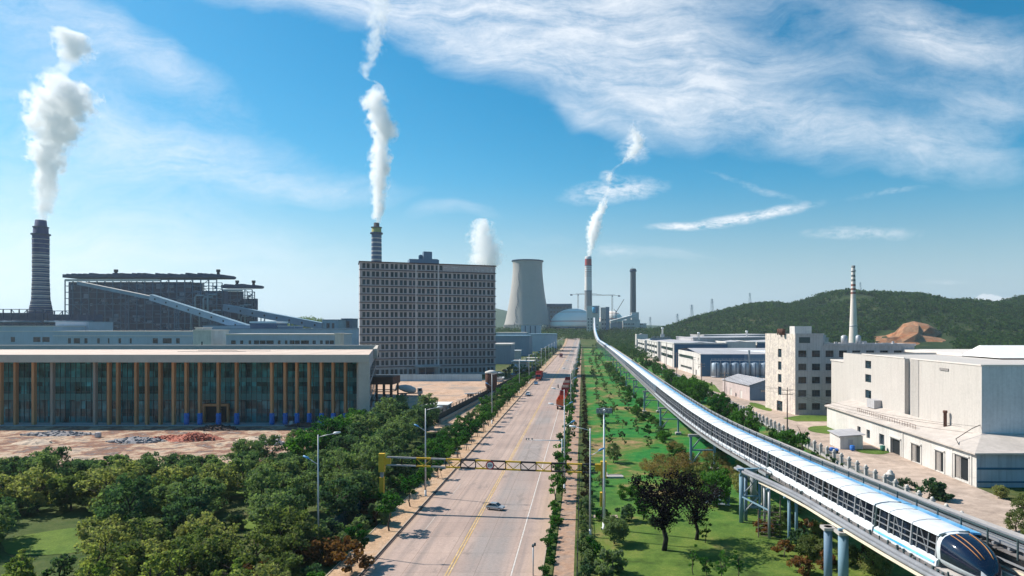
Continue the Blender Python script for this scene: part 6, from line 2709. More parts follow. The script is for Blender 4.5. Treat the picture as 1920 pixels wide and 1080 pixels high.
for k in range(7):
    b = MB()
    z = .25 + k * .52
    b.beam((0, -.05, z), (2.8, -.05, z - .15), .09, .07)
    b.build('rung', m_pole, sc)
# tilted panel on the lawn
x, y = G(1345, 948)
pn = thing('tilted_panel', 'white edged tilted panel standing on the lawn right of the dark tree', 'panel', (x, y, 0), R(-18))
b = MB()
b.poly([(-1.8, 0, .25), (1.8, 0, .25), (1.8, 1.2, 1.75), (-1.8, 1.2, 1.75)])
b.poly([(-1.8, .05, .2), (-1.8, 1.25, 1.7), (1.8, 1.25, 1.7), (1.8, .05, .2)])
b.build('face', m_clad_slate, pn)
b = MB()
b.beam((-1.9, 1.22, 1.76), (1.9, 1.22, 1.76), .16)
b.beam((-1.9, -.02, .25), (1.9, -.02, .25), .12)
b.build('frame', m_white, pn)
for sx in (-1.2, 1.2):
    b = MB()
    b.beam((sx, .2, 0), (sx, .2, .5), .08)
    b.beam((sx, 1.2, 0), (sx, 1.2, 1.7), .08)
    b.build('leg', m_steel_gray, pn)
x, y = G(1152, 896)
e = thing('concrete_slab', 'low concrete plinth on the grass right of the gantry post', 'plinth', (x, y, 0))
b = MB()
b.box(-1.6, 1.6, -.5, .5, 0, .35)
b.box(-1.6, -1.2, -.5, 3, 0, .34)
b.build('slab', m_concg, e)
b = MB()
b.box(-1.5, 1.5, .5, 2.4, 0, .12)
b.build('pit_cover', m_concd, e)

# ------------------------------------------------------------------ street furniture and vehicles
m_lamp = mat('lamp_pole_gray', (0.50, 0.52, 0.54), .45, .08, 1.0, metal=.2)
m_lamphead = mat('lamp_head_white', (0.72, 0.74, 0.76), .4, .05, 2.0)
m_lampblue = mat('lamp_head_blue', (0.10, 0.30, 0.55), .4, .05, 2.0)
m_gyel = mat('gantry_yellow', (0.66, 0.40, 0.03), .6, .14, 1.2, fine=.12)
m_gblk = mat('gantry_black', (0.022, 0.02, 0.022), .6, .2, 1.2)
m_ggray = mat('gantry_gray', (0.36, 0.34, 0.33), .6, .2, 1.2)

lamp = thing('street_lamp', 'x', 'street lamp', (0, 0, 0))
b = MB()
b.tube([(0, 0, 0), (0, 0, 14)], [.14, .07], 8)
b.lathe([(.26, 0), (.26, .12), (.16, .2), (.16, 1.0)], 10)
b.build('pole', m_lamp, lamp)
b = MB()
b.tube([(0, 0, 13.7), (.9, 0, 13.95), (1.9, 0, 14.15)], .05, 6)
a1 = b.build('arm', m_lamp, lamp)
b = MB()
b.tube([(1.8, 0, 14.14), (2.0, 0, 14.2), (2.7, 0, 14.32)], [.06, .17, .1], 8)
b.build('lamp_head', m_lamphead, a1)
b = MB()
b.tube([(0, 0, 10.4), (-.6, 0, 10.75), (-1.1, 0, 11.1)], .045, 6)
a2 = b.build('arm', m_lamp, lamp)
b = MB()
b.tube([(-1.05, 0, 11.05), (-1.25, 0, 11.2), (-1.8, 0, 11.45)], [.06, .16, .1], 8)
b.build('lamp_head', m_lampblue, a2)
LL = [(-32.0, 77.5, 'tall street lamp standing among the trees at the lower left'), (-25.0, 102, 'street lamp on the left verge just behind the left end of the yellow gantry'),
      (-25.3, 179, 'second street lamp on the left verge beyond the yellow gantry'), (-26, 264, 'street lamp on the left verge beside the guard house'), (-25.5, 306, 'street lamp on the left verge next beyond the guard house')]
for k in range(11):
    LL.append((-25.5, 350 + k * 46, nth(k + 1) + ' street lamp on the left verge past the parked red lorry'))
for k, (x, y, lab) in enumerate(LL):
    if k == 0:
        lamp.location = (x, y, 0)
        lamp['label'] = lab
        lamp['group'] = 'street lamps along the left verge'
    else:
        dup(lamp, (x, y, gz(y) + (.1 if k else 0)), 0, lab, 'street lamps along the left verge')
RL = [(1.0, 82.5, 'street lamp right of the brick path just in front of the yellow gantry'), (-3.0, 107, 'street lamp rising from the slim trees behind the yellow gantry'), (-3.8, 134, 'street lamp on the right strip nearest the orange lorry'),
      (-3.6, 200, 'street lamp on the right strip beside the row of red lorries')]
for k in range(12):
    RL.append((-3.6, 246 + k * 46, nth(k + 1) + ' street lamp on the right strip beyond the red lorries'))
for k, (x, y, lab) in enumerate(RL):
    dup(lamp, (x, y, gz(y)), R(180), lab, 'street lamps along the right strip')

mast = thing('high_mast_lamp', 'tallest white lamp mast with a T-shaped head on the lawn edge', 'lamp mast', (2.9, 85.7, 0))
b = MB()
b.tube([(0, 0, 0), (0, 0, 16)], [.2, .1], 10)
b.lathe([(.4, 0), (.4, .15), (.22, .25), (.22, 1.2)], 10)
b.build('pole', m_lamphead, mast)
b = MB()
b.box(-.95, .95, -.09, .09, 15.75, 15.9)
b.box(-.09, .09, -.7, .7, 15.92, 16.05)
hd = b.build('crossbar', m_lamphead, mast)
for x, y in ((-.85, -.1), (-.4, -.12), (.4, -.12), (.85, -.1), (0, .65)):
    b = MB()
    b.box(x - .2, x + .2, y - .28, y - .02, 15.55, 16.2)
    b.build('floodlight', m_mull_lt, hd)

ca = thing('traffic_camera', 'white traffic camera arm reaching over the road from the right strip', 'traffic camera', (-3.7, 116, 0))
b = MB()
b.tube([(0, 0, 0), (0, 0, 6.8)], [.14, .1], 8)
b.build('pole', m_lamphead, ca)
b = MB()
b.tube([(0, 0, 6.5), (-6.4, 0, 6.6)], [.09, .05], 8)
arm = b.build('arm', m_lamphead, ca)
for x in (-5.4, -6.0, -6.4):
    b = MB()
    b.box(x - .12, x + .12, -.5, 0, 6.75, 6.95)
    b.beam((x, -.2, 6.6), (x, -.2, 6.8), .05)
    b.build('camera', m_mull, arm)
sp = thing('camera_post', 'short post with a camera at the right road edge near the bottom of the photo', 'camera post', (-5.35, 69.5, .05))
b = MB()
b.tube([(0, 0, 0), (0, 0, 3.2)], .07, 8)
b.build('post', m_lamp, sp)
b = MB()
b.box(-.12, .12, -.35, .1, 3.2, 3.4)
b.box(.1, .3, -.1, .1, 3.25, 3.55)
b.build('camera', m_mull, sp)

# height limit gantry
ga = thing('height_gantry', 'yellow and black height limit gantry spanning the road', 'gantry', (-29.6, 94.5, 0))
GA, GB_ = Vector((0, 0, 0)), Vector((32.6, -3.6, 0))
dG = GB_ - GA
n = 14
cl = ['g', 'g', 'y', 'g', 'y', 'k', 'y', 'k', 'y', 'k', 'y', 'k', 'y', 'k']
zt0, zt1 = 7.9, 7.45
for k in range(n):
    t0, t1 = .025 + .95 * k / n, .025 + .95 * (k + 1) / n
    p0, p1 = GA + dG * t0, GA + dG * t1
    za, zb_ = zt0 + (zt1 - zt0) * t0, zt0 + (zt1 - zt0) * t1
    hh = 1.15
    c = {'y': m_gyel, 'k': m_gblk, 'g': m_ggray}[cl[k]]
    b = MB()
    V_ = lambda p, z: Vector((p.x, p.y, z))
    b.beam(V_(p0, za), V_(p1, zb_), .24, .22)
    b.beam(V_(p0, za - hh), V_(p1, zb_ - hh), .24, .2)
    b.beam(V_(p0, za - hh + .1), V_(p0, za - .1), .13)
    b.beam(V_(p1, zb_ - hh + .1), V_(p1, zb_ - .1), .13)
    if cl[k] != 'g':
        pm = (p0 + p1) / 2
        zm = (za + zb_) / 2
        b.beam(V_(p0, za - .1), V_(pm, zm - hh + .1), .1)
        b.beam(V_(p1, zb_ - .1), V_(pm, zm - hh + .1), .1)
    b.build('truss_section', c, ga)
for end, t in ((0, 0.0), (1, 1.0)):
    p = GA + dG * t
    b = MB()
    b.box(p.x - .2, p.x + .2, p.y - .2, p.y + .2, 0, 5.7)
    b.build('post', m_ggray if end == 0 else m_gblk, ga)
    b = MB()
    b.box(p.x - .42, p.x + .42, p.y - .32, p.y + .32, 5.7, 8.4 if end == 0 else 8.0)
    if end:
        b.box(p.x - 1.2, p.x - .43, p.y - .2, p.y + .2, 6.6, 7.6)
    else:
        b.box(p.x + .43, p.x + 1.3, p.y - .2, p.y + .2, 6.75, 7.75)
    b.build('post_head', m_gyel, ga)
    b = MB()
    b.box(p.x - .3, p.x + .3, p.y - .3, p.y + .3, 2.4, 4.9) if end == 0 else b.box(p.x - .5, p.x + .3, p.y - .3, p.y + .3, 1.6, 3.6)
    b.build('yellow_sleeve', m_gyel, ga)
    b = MB()
    b.box(p.x - .5, p.x + .5, p.y - .5, p.y + .5, 0, .35)
    b.build('footing', m_concg, ga)
t = (917 - 707) / (1128 - 707)
p = GA + dG * (.025 + .95 * t)
sg = MB()
i0 = 0
for (r0, y_, mi) in ((.62, 0, 0),):
    sg.lathe([(.62, 0), (.62, .06)], 24, 0)
o = sg.build('sign_rim', mat('sign_red', (0.45, 0.03, 0.05), .5, .1, 1), ga, (p.x, p.y - .3, 7.1))
o.rotation_euler = (R(90), 0, 0)
sg = MB()
sg.lathe([(.46, .062), (.46, .075)], 24, 0)
o2 = sg.build('sign_face', m_white, ga, (p.x, p.y - .3, 7.1))
o2.rotation_euler = (R(90), 0, 0)
sg = MB()
for (x0, x1, z0_, z1_) in ((-.28, -.2, -.2, .2), (-.28, -.05, -.2, -.12), (-.28, -.05, .12, .2), (-.12, -.05, -.2, .2), (.03, .1, -.2, .2), (.03, .28, -.02, .05), (.22, .28, -.2, .2)):
    sg.box(x0, x1, -.1, -.085, z0_, z1_)
o3 = sg.build('sign_digits', m_steel_mid, ga, (p.x, p.y - .3, 7.1))

# dark boundary wall with pale coping left of the verge trees
w0, w1 = (-41.0, 180), (-29.9, 400)
e = thing('boundary_wall', 'long dark boundary wall with a pale coping left of the roadside bushes', 'wall', (*w0, 0))
d2 = Vector((w1[0] - w0[0], w1[1] - w0[1]))
b = MB()
b.beam((0, 0, 1.25), (d2.x, d2.y, 1.25), .35, 2.5)
b.build('wall', mat('wall_black_green', (0.035, 0.04, 0.04), .9, .3, .5), e)
b = MB()
b.beam((.9, 0, .5), (d2.x + .9, d2.y, .5), .5, 1.0)
b.build('coping', m_kerb, e)
b = MB()
for k in range(54):
    t = (k + .5) / 54
    b.box(d2.x * t - .09, d2.x * t + .09, d2.y * t - .09, d2.y * t + .09, 2.5, 3.4)
b.beam((0, 0, 3.35), (d2.x, d2.y, 3.35), .08)
b.beam((0, 0, 2.95), (d2.x, d2.y, 2.95), .06)
b.build('top_railing', m_gblk, e)
gf = thing('net_fence', 'low green net fence left of the gantry among the trees', 'fence', (*G(612, 1010), 0))
q = Vector((*G(700, 950), 0)) - gf.location
b = MB()
b.beam((0, 0, 1.0), (q.x, q.y, 1.0), .05, 1.9)
b.build('net', mat('green_net', (0.012, 0.05, 0.055), .8, .3, .6), gf)
for k in range(7):
    b = MB()
    t = k / 6
    b.beam((q.x * t, q.y * t, 0), (q.x * t, q.y * t, 2.2), .12)
    b.build('post', m_mull, gf)

# slim black fence right of the brick path
fe2 = thing('path_fence', 'slim dark metal fence running along the right side of the brick path', 'fence', (-.55, 62, 0))
pst = MB()
pst.box(-.05, .05, -.05, .05, 0, 2.3)
pst = pst.mesh('post', m_gblk)
for k in range(95):
    link('post', pst, fe2, (0, k * 4.0, .06))
b = MB()
for z in (.5, 1.35, 2.15):
    b.box(-.025, .025, 0, 376, z, z + .05)
b.build('rail', m_gblk, fe2)

# vehicles
m_tyre = m_black
m_rim = m_silver


def wheel(par, x, y, r, w, side):
    b = MB()
    b.tube([(x - w / 2, y, r), (x + w / 2, y, r)], r, 16)
    o = b.build('wheel', m_tyre, par)
    b = MB()
    xs_ = x + side * (w / 2 + .01)
    b.tube([(xs_ - .02, y, r), (xs_ + .02, y, r)], r * .55, 10)
    b.build('rim', m_rim, o)


def car(label, paint, loc, rz, group=None, scale=1.0):
    """hatchback, nose toward -y"""
    e = thing('car', label, 'car', loc, rz, group)
    secs = [(-2.1, .42, .55, .70), (-1.95, .34, .72, .84), (-1.2, .30, .86, .88), (-1.0, .28, .90, .88), (1.6, .28, .92, .88), (2.0, .32, .88, .84), (2.1, .42, .62, .74)]
    b = MB()
    for (y, z0_, z1_, w) in secs:
        b.v += [(-w, y, z0_), (w, y, z0_), (w * 1.0, y, (z0_ + z1_) / 2 + .08), (w * .93, y, z1_), (-w * .93, y, z1_), (-w, y, (z0_ + z1_) / 2 + .08)]
    for k in range(len(secs) - 1):
        for j in range(6):
            b.face((k * 6 + j, k * 6 + (j + 1) % 6, k * 6 + 6 + (j + 1) % 6, k * 6 + 6 + j))
    b.face(range(6))
    b.face([(len(secs) - 1) * 6 + j for j in range(6)][::-1])
    b.build('body', paint, e)
    cab = [(-1.05, .90, .76, .90), (-.35, 1.40, .66, .90), (1.1, 1.44, .66, .90), (1.85, .92, .76, .90)]
    g = MB()
    for (y, z, w, zb_) in cab:
        g.v += [(-w, y, z), (w, y, z)]
    g.v += [(-.82, -.98, .89), (.82, -.98, .89), (.82, 1.8, .89), (-.82, 1.8, .89)]
    g.face((0, 1, 3, 2))
    g.face((4, 5, 7, 6))
    g.face((2, 3, 5, 4))
    g.face((0, 2, 4, 6, 11, 8))
    g.face((1, 9, 10, 7, 5, 3))
    g.build('windows', g_dark, e)
    r = MB()
    r.box(-.64, .64, -.32, 1.08, 1.425, 1.47)
    for sx in (-1, 1):
        r.beam((sx * .74, -1.02, .92), (sx * .65, -.34, 1.42), .07)
        r.beam((sx * .65, 1.1, 1.44), (sx * .74, 1.83, .94), .09)
        r.beam((sx * .69, .35, .92), (sx * .665, .35, 1.42), .06)
    r.build('roof', paint, e)
    for sx in (-1, 1):
        for y in (-1.3, 1.3):
            wheel(e, sx * .8, y, .31, .2, sx)
        h = MB()
        h.box(sx * .62 - .14, sx * .62 + .14, -2.1, -2.02, .58, .7)
        h.build('headlight', m_white, e)
        h = MB()
        h.box(sx * .66 - .12, sx * .66 + .12, 2.03, 2.115, .62, .76)
        h.build('tail_light', mat('tail_red', (.4, .02, .02), .4, .1, 1) if 'tail_red' not in MATS else MATS['tail_red'], e)
    e.scale = (scale,) * 3
    return e


m_cwhite = mat('car_white', (0.70, 0.70, 0.70), .25, .04, 2)
m_csilver = mat('car_silver', (0.42, 0.43, 0.44), .25, .06, 2, metal=.5)
m_cblue = mat('car_blue', (0.10, 0.24, 0.42), .25, .06, 2)
m_cdark = mat('car_dark', (0.04, 0.045, 0.05), .25, .06, 2)
m_cred = mat('car_red', (0.25, 0.05, 0.04), .3, .06, 2)
x, y = G(929, 956)
car('small silver car crossing the double yellow line just before the gantry', m_csilver, (x, y, .075), R(72), scale=.66)
car('white car driving toward the camera in the left lane near the kerb', m_cwhite, (*G(990, 742), .075), 0)
car('pale blue car just in front of the parked red lorry', m_cblue, (*G(1005, 721), .075), R(4))
car('dark car on the left lane between the red lorry and the far lorries', m_cdark, (*G(1055, 659), .075), 0)
car('farthest dark car near the top of the road', m_cdark, (*G(1081, 639), .075), 0)


def lorry(label, cabm, boxm, loc, rz, L_=8.5, Hb=1.5, group=None, cover=None, scale=1.0):
    """tipper lorry, nose toward +y"""
    e = thing('lorry', label, 'lorry', loc, rz, group)
    b = MB()
    b.box(-.45, .45, -L_ / 2, L_ / 2 + 1, .75, 1.05)
    b.build('chassis', m_mull, e)
    b = MB()
    y0_, y1_ = L_ / 2 - .6, L_ / 2 + 1.3
    b.extr_x([(y0_, .7), (y1_, .7), (y1_, 1.7), (y1_ - .25, 2.9), (y0_, 2.95)], -1.2, 1.2)
    cb = b.build('cab', cabm, e)
    b = MB()
    b.quad((-1.05, y1_ + .01, 1.75), (1.05, y1_ + .01, 1.75), (1.0, y1_ - .22, 2.75), (-1.0, y1_ - .22, 2.75))
    for sx in (-1, 1):
        b.quad((sx * 1.21, y0_ + .4, 1.8), (sx * 1.21, y1_ - .15, 1.8), (sx * 1.21, y1_ - .3, 2.6), (sx * 1.21, y0_ + .4, 2.6))
    b.build('window', g_dark, cb)
    b = MB()
    z0_ = 1.1
    yb0, yb1 = -L_ / 2, L_ / 2 - .9
    b.box(-1.25, 1.25, yb0, yb1, z0_, z0_ + .12)
    b.box(-1.25, -1.17, yb0, yb1, z0_ + .12, z0_ + Hb)
    b.box(1.17, 1.25, yb0, yb1, z0_ + .12, z0_ + Hb)
    b.box(-1.17, 1.17, yb0, yb0 + .08, z0_ + .12, z0_ + Hb)
    b.box(-1.17, 1.17, yb1 - .08, yb1, z0_ + .12, z0_ + Hb + .3)
    n_ = 7
    for k in range(n_):
        y_ = yb0 + .2 + (yb1 - yb0 - .4) * k / (n_ - 1)
        for sx in (-1, 1):
            b.box(sx * 1.29 - .035, sx * 1.29 + .035, y_ - .06, y_ + .06, z0_, z0_ + Hb)
    for xx in (-.8, 0, .8):
        b.box(xx - .05, xx + .05, yb0 - .07, yb0, z0_ + .05, z0_ + Hb)
    cg_ = b.build('cargo_body', boxm, e)
    if cover:
        b = MB()
        b.extr_x([(yb0 + .05, z0_ + Hb - .1), (yb1 - .1, z0_ + Hb - .1), (yb1 - .5, z0_ + Hb + .35), (yb0 + .6, z0_ + Hb + .3)], -1.15, 1.15)
        b.build('load', cover, cg_)
    for sx in (-1, 1):
        for y_ in (L_ / 2 + .3, -L_ / 2 + 1.1, -L_ / 2 + 2.3, -L_ / 2 + 3.5)[:4 if L_ > 8 else 3]:
            wheel(e, sx * 1.02, y_, .52, .36, sx)
        b = MB()
        b.box(sx * .9 - .15, sx * .9 + .15, -L_ / 2 - .06, -L_ / 2 + .02, .85, 1.0)
        b.build('tail_light', MATS['tail_red'], e)
    e.scale = (scale,) * 3
    return e


m_lored = mat('lorry_red', (0.42, 0.045, 0.035), .45, .12, 1.0, fine=.1)
m_loor = mat('lorry_orange', (0.66, 0.14, 0.04), .45, .1, 1.0, fine=.08)
m_lodk = mat('lorry_dark_red', (0.24, 0.028, 0.03), .5, .12, 1.0, fine=.1)
yb = 207.0
for k, (cm, bm, L_, Hb, lab) in enumerate([(m_loor, m_loor, 10.5, 1.9, 'orange lorry, nearest of the line parked at the right road edge'), (m_lored, m_lored, 9.5, 1.9, 'bright red lorry parked right in front of the orange one'),
                                           (m_lored, m_lodk, 9.5, 2.1, 'dark red lorry third in the line parked at the right road edge'), (m_lodk, m_lored, 10, 2.2, 'red lorry fourth in the line parked at the right road edge'),
                                           (m_cblue, m_lodk, 10, 2.0, 'blue-cabbed lorry at the far end of the parked line')]):
    y_ = yb + L_ / 2 + 1
    lorry(lab, cm, bm, (-7.0 + .1 * k, y_ + 2, .07), R((-1, 1, .5, -.8, .6)[k]), L_, Hb, 'lorries parked along the right road edge', cover=m_soil if k in (2, 3) else None, scale=1.1)
    yb = y_ + L_ / 2 + (9, 8, 9, 12, 5)[k]
lorry('red lorry parked at the left kerb with the pale blue car before it', m_lored, m_lored, (*G(1011, 712), .07), R(180), 10, 2.6, scale=1.15)
lorry('dark lorry on the far stretch of the road left lane', m_lodk, m_lodk, (*G(1052, 670), .07), R(180), 9, 2.2)
lorry('far small lorry driving away near the top of the road', m_lored, m_lodk, (*G(1074, 646), .07), 0, 9, 2.2)

# concrete mixer on the dirt yard
mx_ = thing('concrete_mixer', 'white concrete mixer lorry on the pinkish dirt yard', 'lorry', (*G(768, 742), 0), R(-80))
b = MB()
b.box(-.45, .45, -4.6, 4.6, .8, 1.15)
b.build('chassis', m_mull, mx_)
b = MB()
b.extr_x([(3.1, .8), (5.0, .8), (5.0, 1.9), (4.75, 3.1), (3.1, 3.1)], -1.25, 1.25)
cb = b.build('cab', m_wall_cream, mx_)
b = MB()
b.quad((-1.1, 5.01, 1.95), (1.1, 5.01, 1.95), (1.0, 4.78, 2.95), (-1.0, 4.78, 2.95))
for sx in (-1, 1):
    b.quad((sx * 1.26, 3.5, 1.9), (sx * 1.26, 4.8, 1.9), (sx * 1.26, 4.65, 2.8), (sx * 1.26, 3.5, 2.8))
b.build('window', g_dark, cb)
b = MB()
ax = Vector((0, 1, -.22)).normalized()
c0 = Vector((0, -.6, 2.75))
b.tube([c0 - ax * 3.9, c0 - ax * 3.0, c0 - ax * 1.2, c0 + ax * 1.0, c0 + ax * 2.6, c0 + ax * 3.2], [.55, .95, 1.45, 1.5, 1.05, .6], 18)
b.build('drum', m_wall_white, mx_)
b = MB()
b.tube([(0, -4.6, 4.3), (0, -5.1, 3.2), (0, -5.3, 2.0)], [.5, .3, .25], 8)
b.build('chute', m_steel_gray, mx_)
for sx in (-1, 1):
    for y_ in (3.9, -1.7, -3.0):
        wheel(mx_, sx * 1.0, y_, .52, .36, sx)
for k, (px, py, c, lab) in enumerate([(948, 697, m_cdark, 'black car parked in the yard left of the guard house'), (937, 701, m_cwhite, 'white car parked at the right foot of the tall building'),
                                      (965, 704, m_csilver, 'silver car parked beside the guard house')]):
    car(lab, c, (*G(px, py), .05), R(80 + 20 * k))
x, y = G(895, 742)
e = thing('flatbed_trailer', 'low gray flatbed trailer on the dirt yard left of the cement silo', 'trailer', (x, y, 0), R(-70))
b = MB()
b.box(-1.3, 1.3, -5, 5, .9, 1.15)
b.build('deck', m_steel_gray, e)
for sx in (-1, 1):
    for y_ in (-3.4, -2.2, 2.6):
        wheel(e, sx * 1.05, y_, .45, .3, sx)
# dark coaches parked before the white hall
for k, (px, py, lab) in enumerate([(1246, 693, 'dark flat lorry parked before the long white factory hall')]):
    x, y = G(px, py)
    lorry(lab, m_cdark, m_wall_white, (x, y, .07), R(170), 10, 1.2)

# rider on a motorcycle
mo = thing('motorcycle', 'small dark motorcycle in the middle of the road beside the red lorries', 'motorcycle', (*G(1046.5, 728), .075), R(12))
b = MB()
b.tube([(0, -.55, .6), (0, -.1, .72), (0, .5, .62)], [.13, .17, .12], 8)
b.beam((0, -.75, .32), (0, -.5, .98), .07)
b.beam((0, .2, .5), (0, .72, .32), .08)
b.build('frame', m_cdark, mo)
for y_ in (-.78, .72):
    b = MB()
    b.tube([(-.06, y_, .32), (.06, y_, .32)], .32, 14)
    b.build('wheel', m_black, mo)
b = MB()
b.tube([(-.36, -.42, 1.02), (0, -.52, .98), (.36, -.42, 1.02)], .025, 6)
b.build('handlebar', m_silver, mo)
b = MB()
b.tube([(0, 0, .8), (0, .35, .82), (0, .6, .86)], [.1, .13, .08], 8)
b.build('seat', m_black, mo)


def person_mesh(name, pts, edges, rad, material):
    me = bpy.data.meshes.new(name)
    me.from_pydata(pts, edges, [])
    o = bpy.data.objects.new(name, me)
    COL.objects.link(o)
    me.materials.append(material)
    md = o.modifiers.new('skin', 'SKIN')
    for v_, r_ in zip(me.skin_vertices[0].data, rad):
        v_.radius = (r_, r_)
    me.skin_vertices[0].data[0].use_root = True
    o.modifiers.new('sub', 'SUBSURF').render_levels = 1
    return o


pts = [(0, .28, .95), (0, .2, 1.2), (0, .1, 1.42), (0, .06, 1.55), (0, .02, 1.70), (.2, .1, 1.4), (.3, -.1, 1.2), (.33, -.38, 1.06), (-.2, .1, 1.4), (-.3, -.1, 1.2), (-.33, -.38, 1.06),
       (.14, .2, .92), (.22, -.15, .84), (.2, -.02, .42), (.2, -.12, .36), (-.14, .2, .92), (-.22, -.15, .84), (-.2, -.02, .42), (-.2, -.12, .36)]
ed = [(0, 1), (1, 2), (2, 3), (3, 4), (2, 5), (5, 6), (6, 7), (2, 8), (8, 9), (9, 10), (0, 11), (11, 12), (12, 13), (13, 14), (0, 15), (15, 16), (16, 17), (17, 18)]
rad = [.15, .15, .16, .07, .11, .07, .05, .04, .07, .05, .04, .1, .08, .06, .05, .1, .08, .06, .05]
ri = person_mesh('person', pts, ed, rad, mat('dark_clothes', (.03, .035, .05), .9, .2, 3))
ri.location = mo.location
ri.rotation_euler = (0, 0, R(12))
tag(ri, 'rider in dark clothes sitting on the small motorcycle in the road', 'person')

# ------------------------------------------------------------------ trees and bushes, one by one
rt = random.Random(42)
K_dark = TreeKind('broad_tree', LEAF['dark'], 8.2, 4.0, 1.3, 60, 80, .38, 'round', seed=1, limbs=6, tr=.17)
K_olive = TreeKind('olive_green_tree', LEAF['olive'], 6.5, 3.3, .6, 50, 80, .34, 'round', seed=2, limbs=6)
K_light = TreeKind('young_tree', LEAF['light'], 5.5, 2.3, .3, 44, 80, .27, 'cone', seed=3)
K_green = TreeKind('green_tree', LEAF['green'], 6.2, 2.8, .8, 48, 80, .32, 'round', seed=4)
K_bush = TreeKind('green_bush', LEAF['green'], 2.6, 1.9, .1, 20, 60, .30, 'flat', seed=5, tr=.06, limbs=3)
K_dbush = TreeKind('dark_bush', LEAF['dark'], 2.4, 1.7, .1, 20, 60, .28, 'flat', seed=6, tr=.06, limbs=3)
K_rust = TreeKind('rusty_bush', LEAF['rust'], 2.6, 1.8, .2, 20, 60, .28, 'flat', seed=7, tr=.07, limbs=3, bark=m_bark_pale)
K_street = TreeKind('street_tree', LEAF['green'], 4.6, 1.75, 1.9, 24, 52, .30, 'round', seed=8, tr=.09, limbs=5, variants=4)
K_slim = TreeKind('slim_tree', LEAF['green'], 6.4, 1.7, 1.4, 20, 34, .34, 'round', seed=9, tr=.09, limbs=6, variants=3)
K_purple = TreeKind('dark_tree', LEAF['purple'], 9.8, 4.4, 3.0, 70, 62, .26, 'vase', seed=10, tr=.30, limbs=16, variants=1, bark=mat('bark_black', (0.03, 0.024, 0.024), .95, .3, 3.0), shell=.2)
K_straw = TreeKind('straw_bush', LEAF['straw'], 4.8, 4.0, .1, 40, 70, .26, 'flat', seed=11, tr=.06, limbs=5, variants=2)
K_pop = TreeKind('upright_tree', LEAF['green'], 5.4, 1.9, .3, 30, 60, .32, 'cone', seed=12, variants=3)
K_clip = TreeKind('clipped_shrub', LEAF['brown'], 1.7, .85, .05, 9, 60, .2, 'round', seed=13, one=True, tr=.05, limbs=2)
K_shrub = TreeKind('small_shrub', LEAF['dark'], 1.9, .9, .1, 9, 50, .24, 'round', seed=14, one=True, tr=.05, limbs=2)
K_far = TreeKind('roadside_tree', LEAF['dark'], 6.0, 2.8, .6, 20, 34, .62, 'round', seed=15, one=True, variants=4)
K_farg = TreeKind('roadside_tree', LEAF['green'], 5.0, 2.5, .3, 18, 34, .58, 'round', seed=16, one=True, variants=4)

# stakes round a young street tree
stk = MB()
for k in range(3):
    a = k * 2.094
    stk.beam((.62 * math.cos(a), .62 * math.sin(a), 0), (.1 * math.cos(a), .1 * math.sin(a), 1.9), .06)
stk = stk.mesh('stake_tripod', m_pole)
ys_ = [61, 73, 84.5, 96, 105, 114] + [123 + 8.6 * k for k in range(30)]
for k, y in enumerate(ys_):
    kd = K_rust if k == 0 else K_street
    t_ = K_street.put(-25.6 + rt.uniform(-.25, .25), y, rt.uniform(.85, 1.12) * (1.08 if k < 5 else .92), nth(k + 1) + ' young street tree from the camera on the left kerb verge', 'tree', 'young trees along the left kerb', z=.14)
    if k > 4 or k in (1,):
        tr_stake = link('stake_tripod', stk, None, (t_.location.x, t_.location.y, .14), rt.uniform(0, 2))
        tag(tr_stake, 'wooden stakes around the ' + nth(k + 1) + ' young street tree on the left kerb verge', 'stakes', 'stakes along the left kerb')

# bushes behind the left verge
n_ = 0
y = 56.0
while y < 335:
    for x0 in (-29.0, -32.2):
        x = x0 + rt.uniform(-.8, .8)
        yy = y + rt.uniform(-1.5, 1.5)
        n_ += 1
        r = rt.random()
        if yy < 92:
            kd, nm = (K_rust, 'rusty brown bush') if (r < .45 and x0 > -30) or r < .2 else (K_dbush, 'dark bush')
            sc = rt.uniform(.9, 1.35)
        else:
            kd, nm = (K_bush, 'bright green bush') if r < .7 else (K_dbush, 'dark bush')
            sc = rt.uniform(.85, 1.3) * (1.25 if x0 < -30 else 1)
        kd.put(x, yy, sc, nm + ', ' + nth(n_) + ' from the camera in the belt behind the left verge', 'bush', 'bushes behind the left verge')
    y += 5.4 if y < 160 else 7.6
for k, (px, py, kd, sc, lab) in enumerate([(660, 1075, K_rust, 1.35, 'rusty orange bush at the bottom left of the road'), (600, 1058, K_rust, 1.2, 'rusty orange bush at the foot of the tall lamp among the trees'),
                                           (632, 1040, K_rust, 1.1, 'small rusty bush between the tall lamp and the kerb'), (690, 962, K_rust, 1.3, 'rusty brown bush under the left gantry post'),
                                           (705, 985, K_dbush, 1.5, 'dark brown-green bush right of the left gantry post')]):
    x, y = G(px, py)
    kd.put(x, y, sc, lab, 'bush')

# the planted belt in front of the hall
rows = []


def row(name, kd, pts, sc, lab, cat='tree', group=None):
    for i, (x, y) in enumerate(pts):
        kd.put(x + rt.uniform(-.9, .9), y + rt.uniform(-1.1, 1.1), sc * rt.uniform(.88, 1.14), nth(i + 1) + ' ' + lab, cat, group)


def line(x0, y0, x1, y1, n):
    return [(x0 + (x1 - x0) * k / (n - 1), y0 + (y1 - y0) * k / (n - 1)) for k in range(n)]


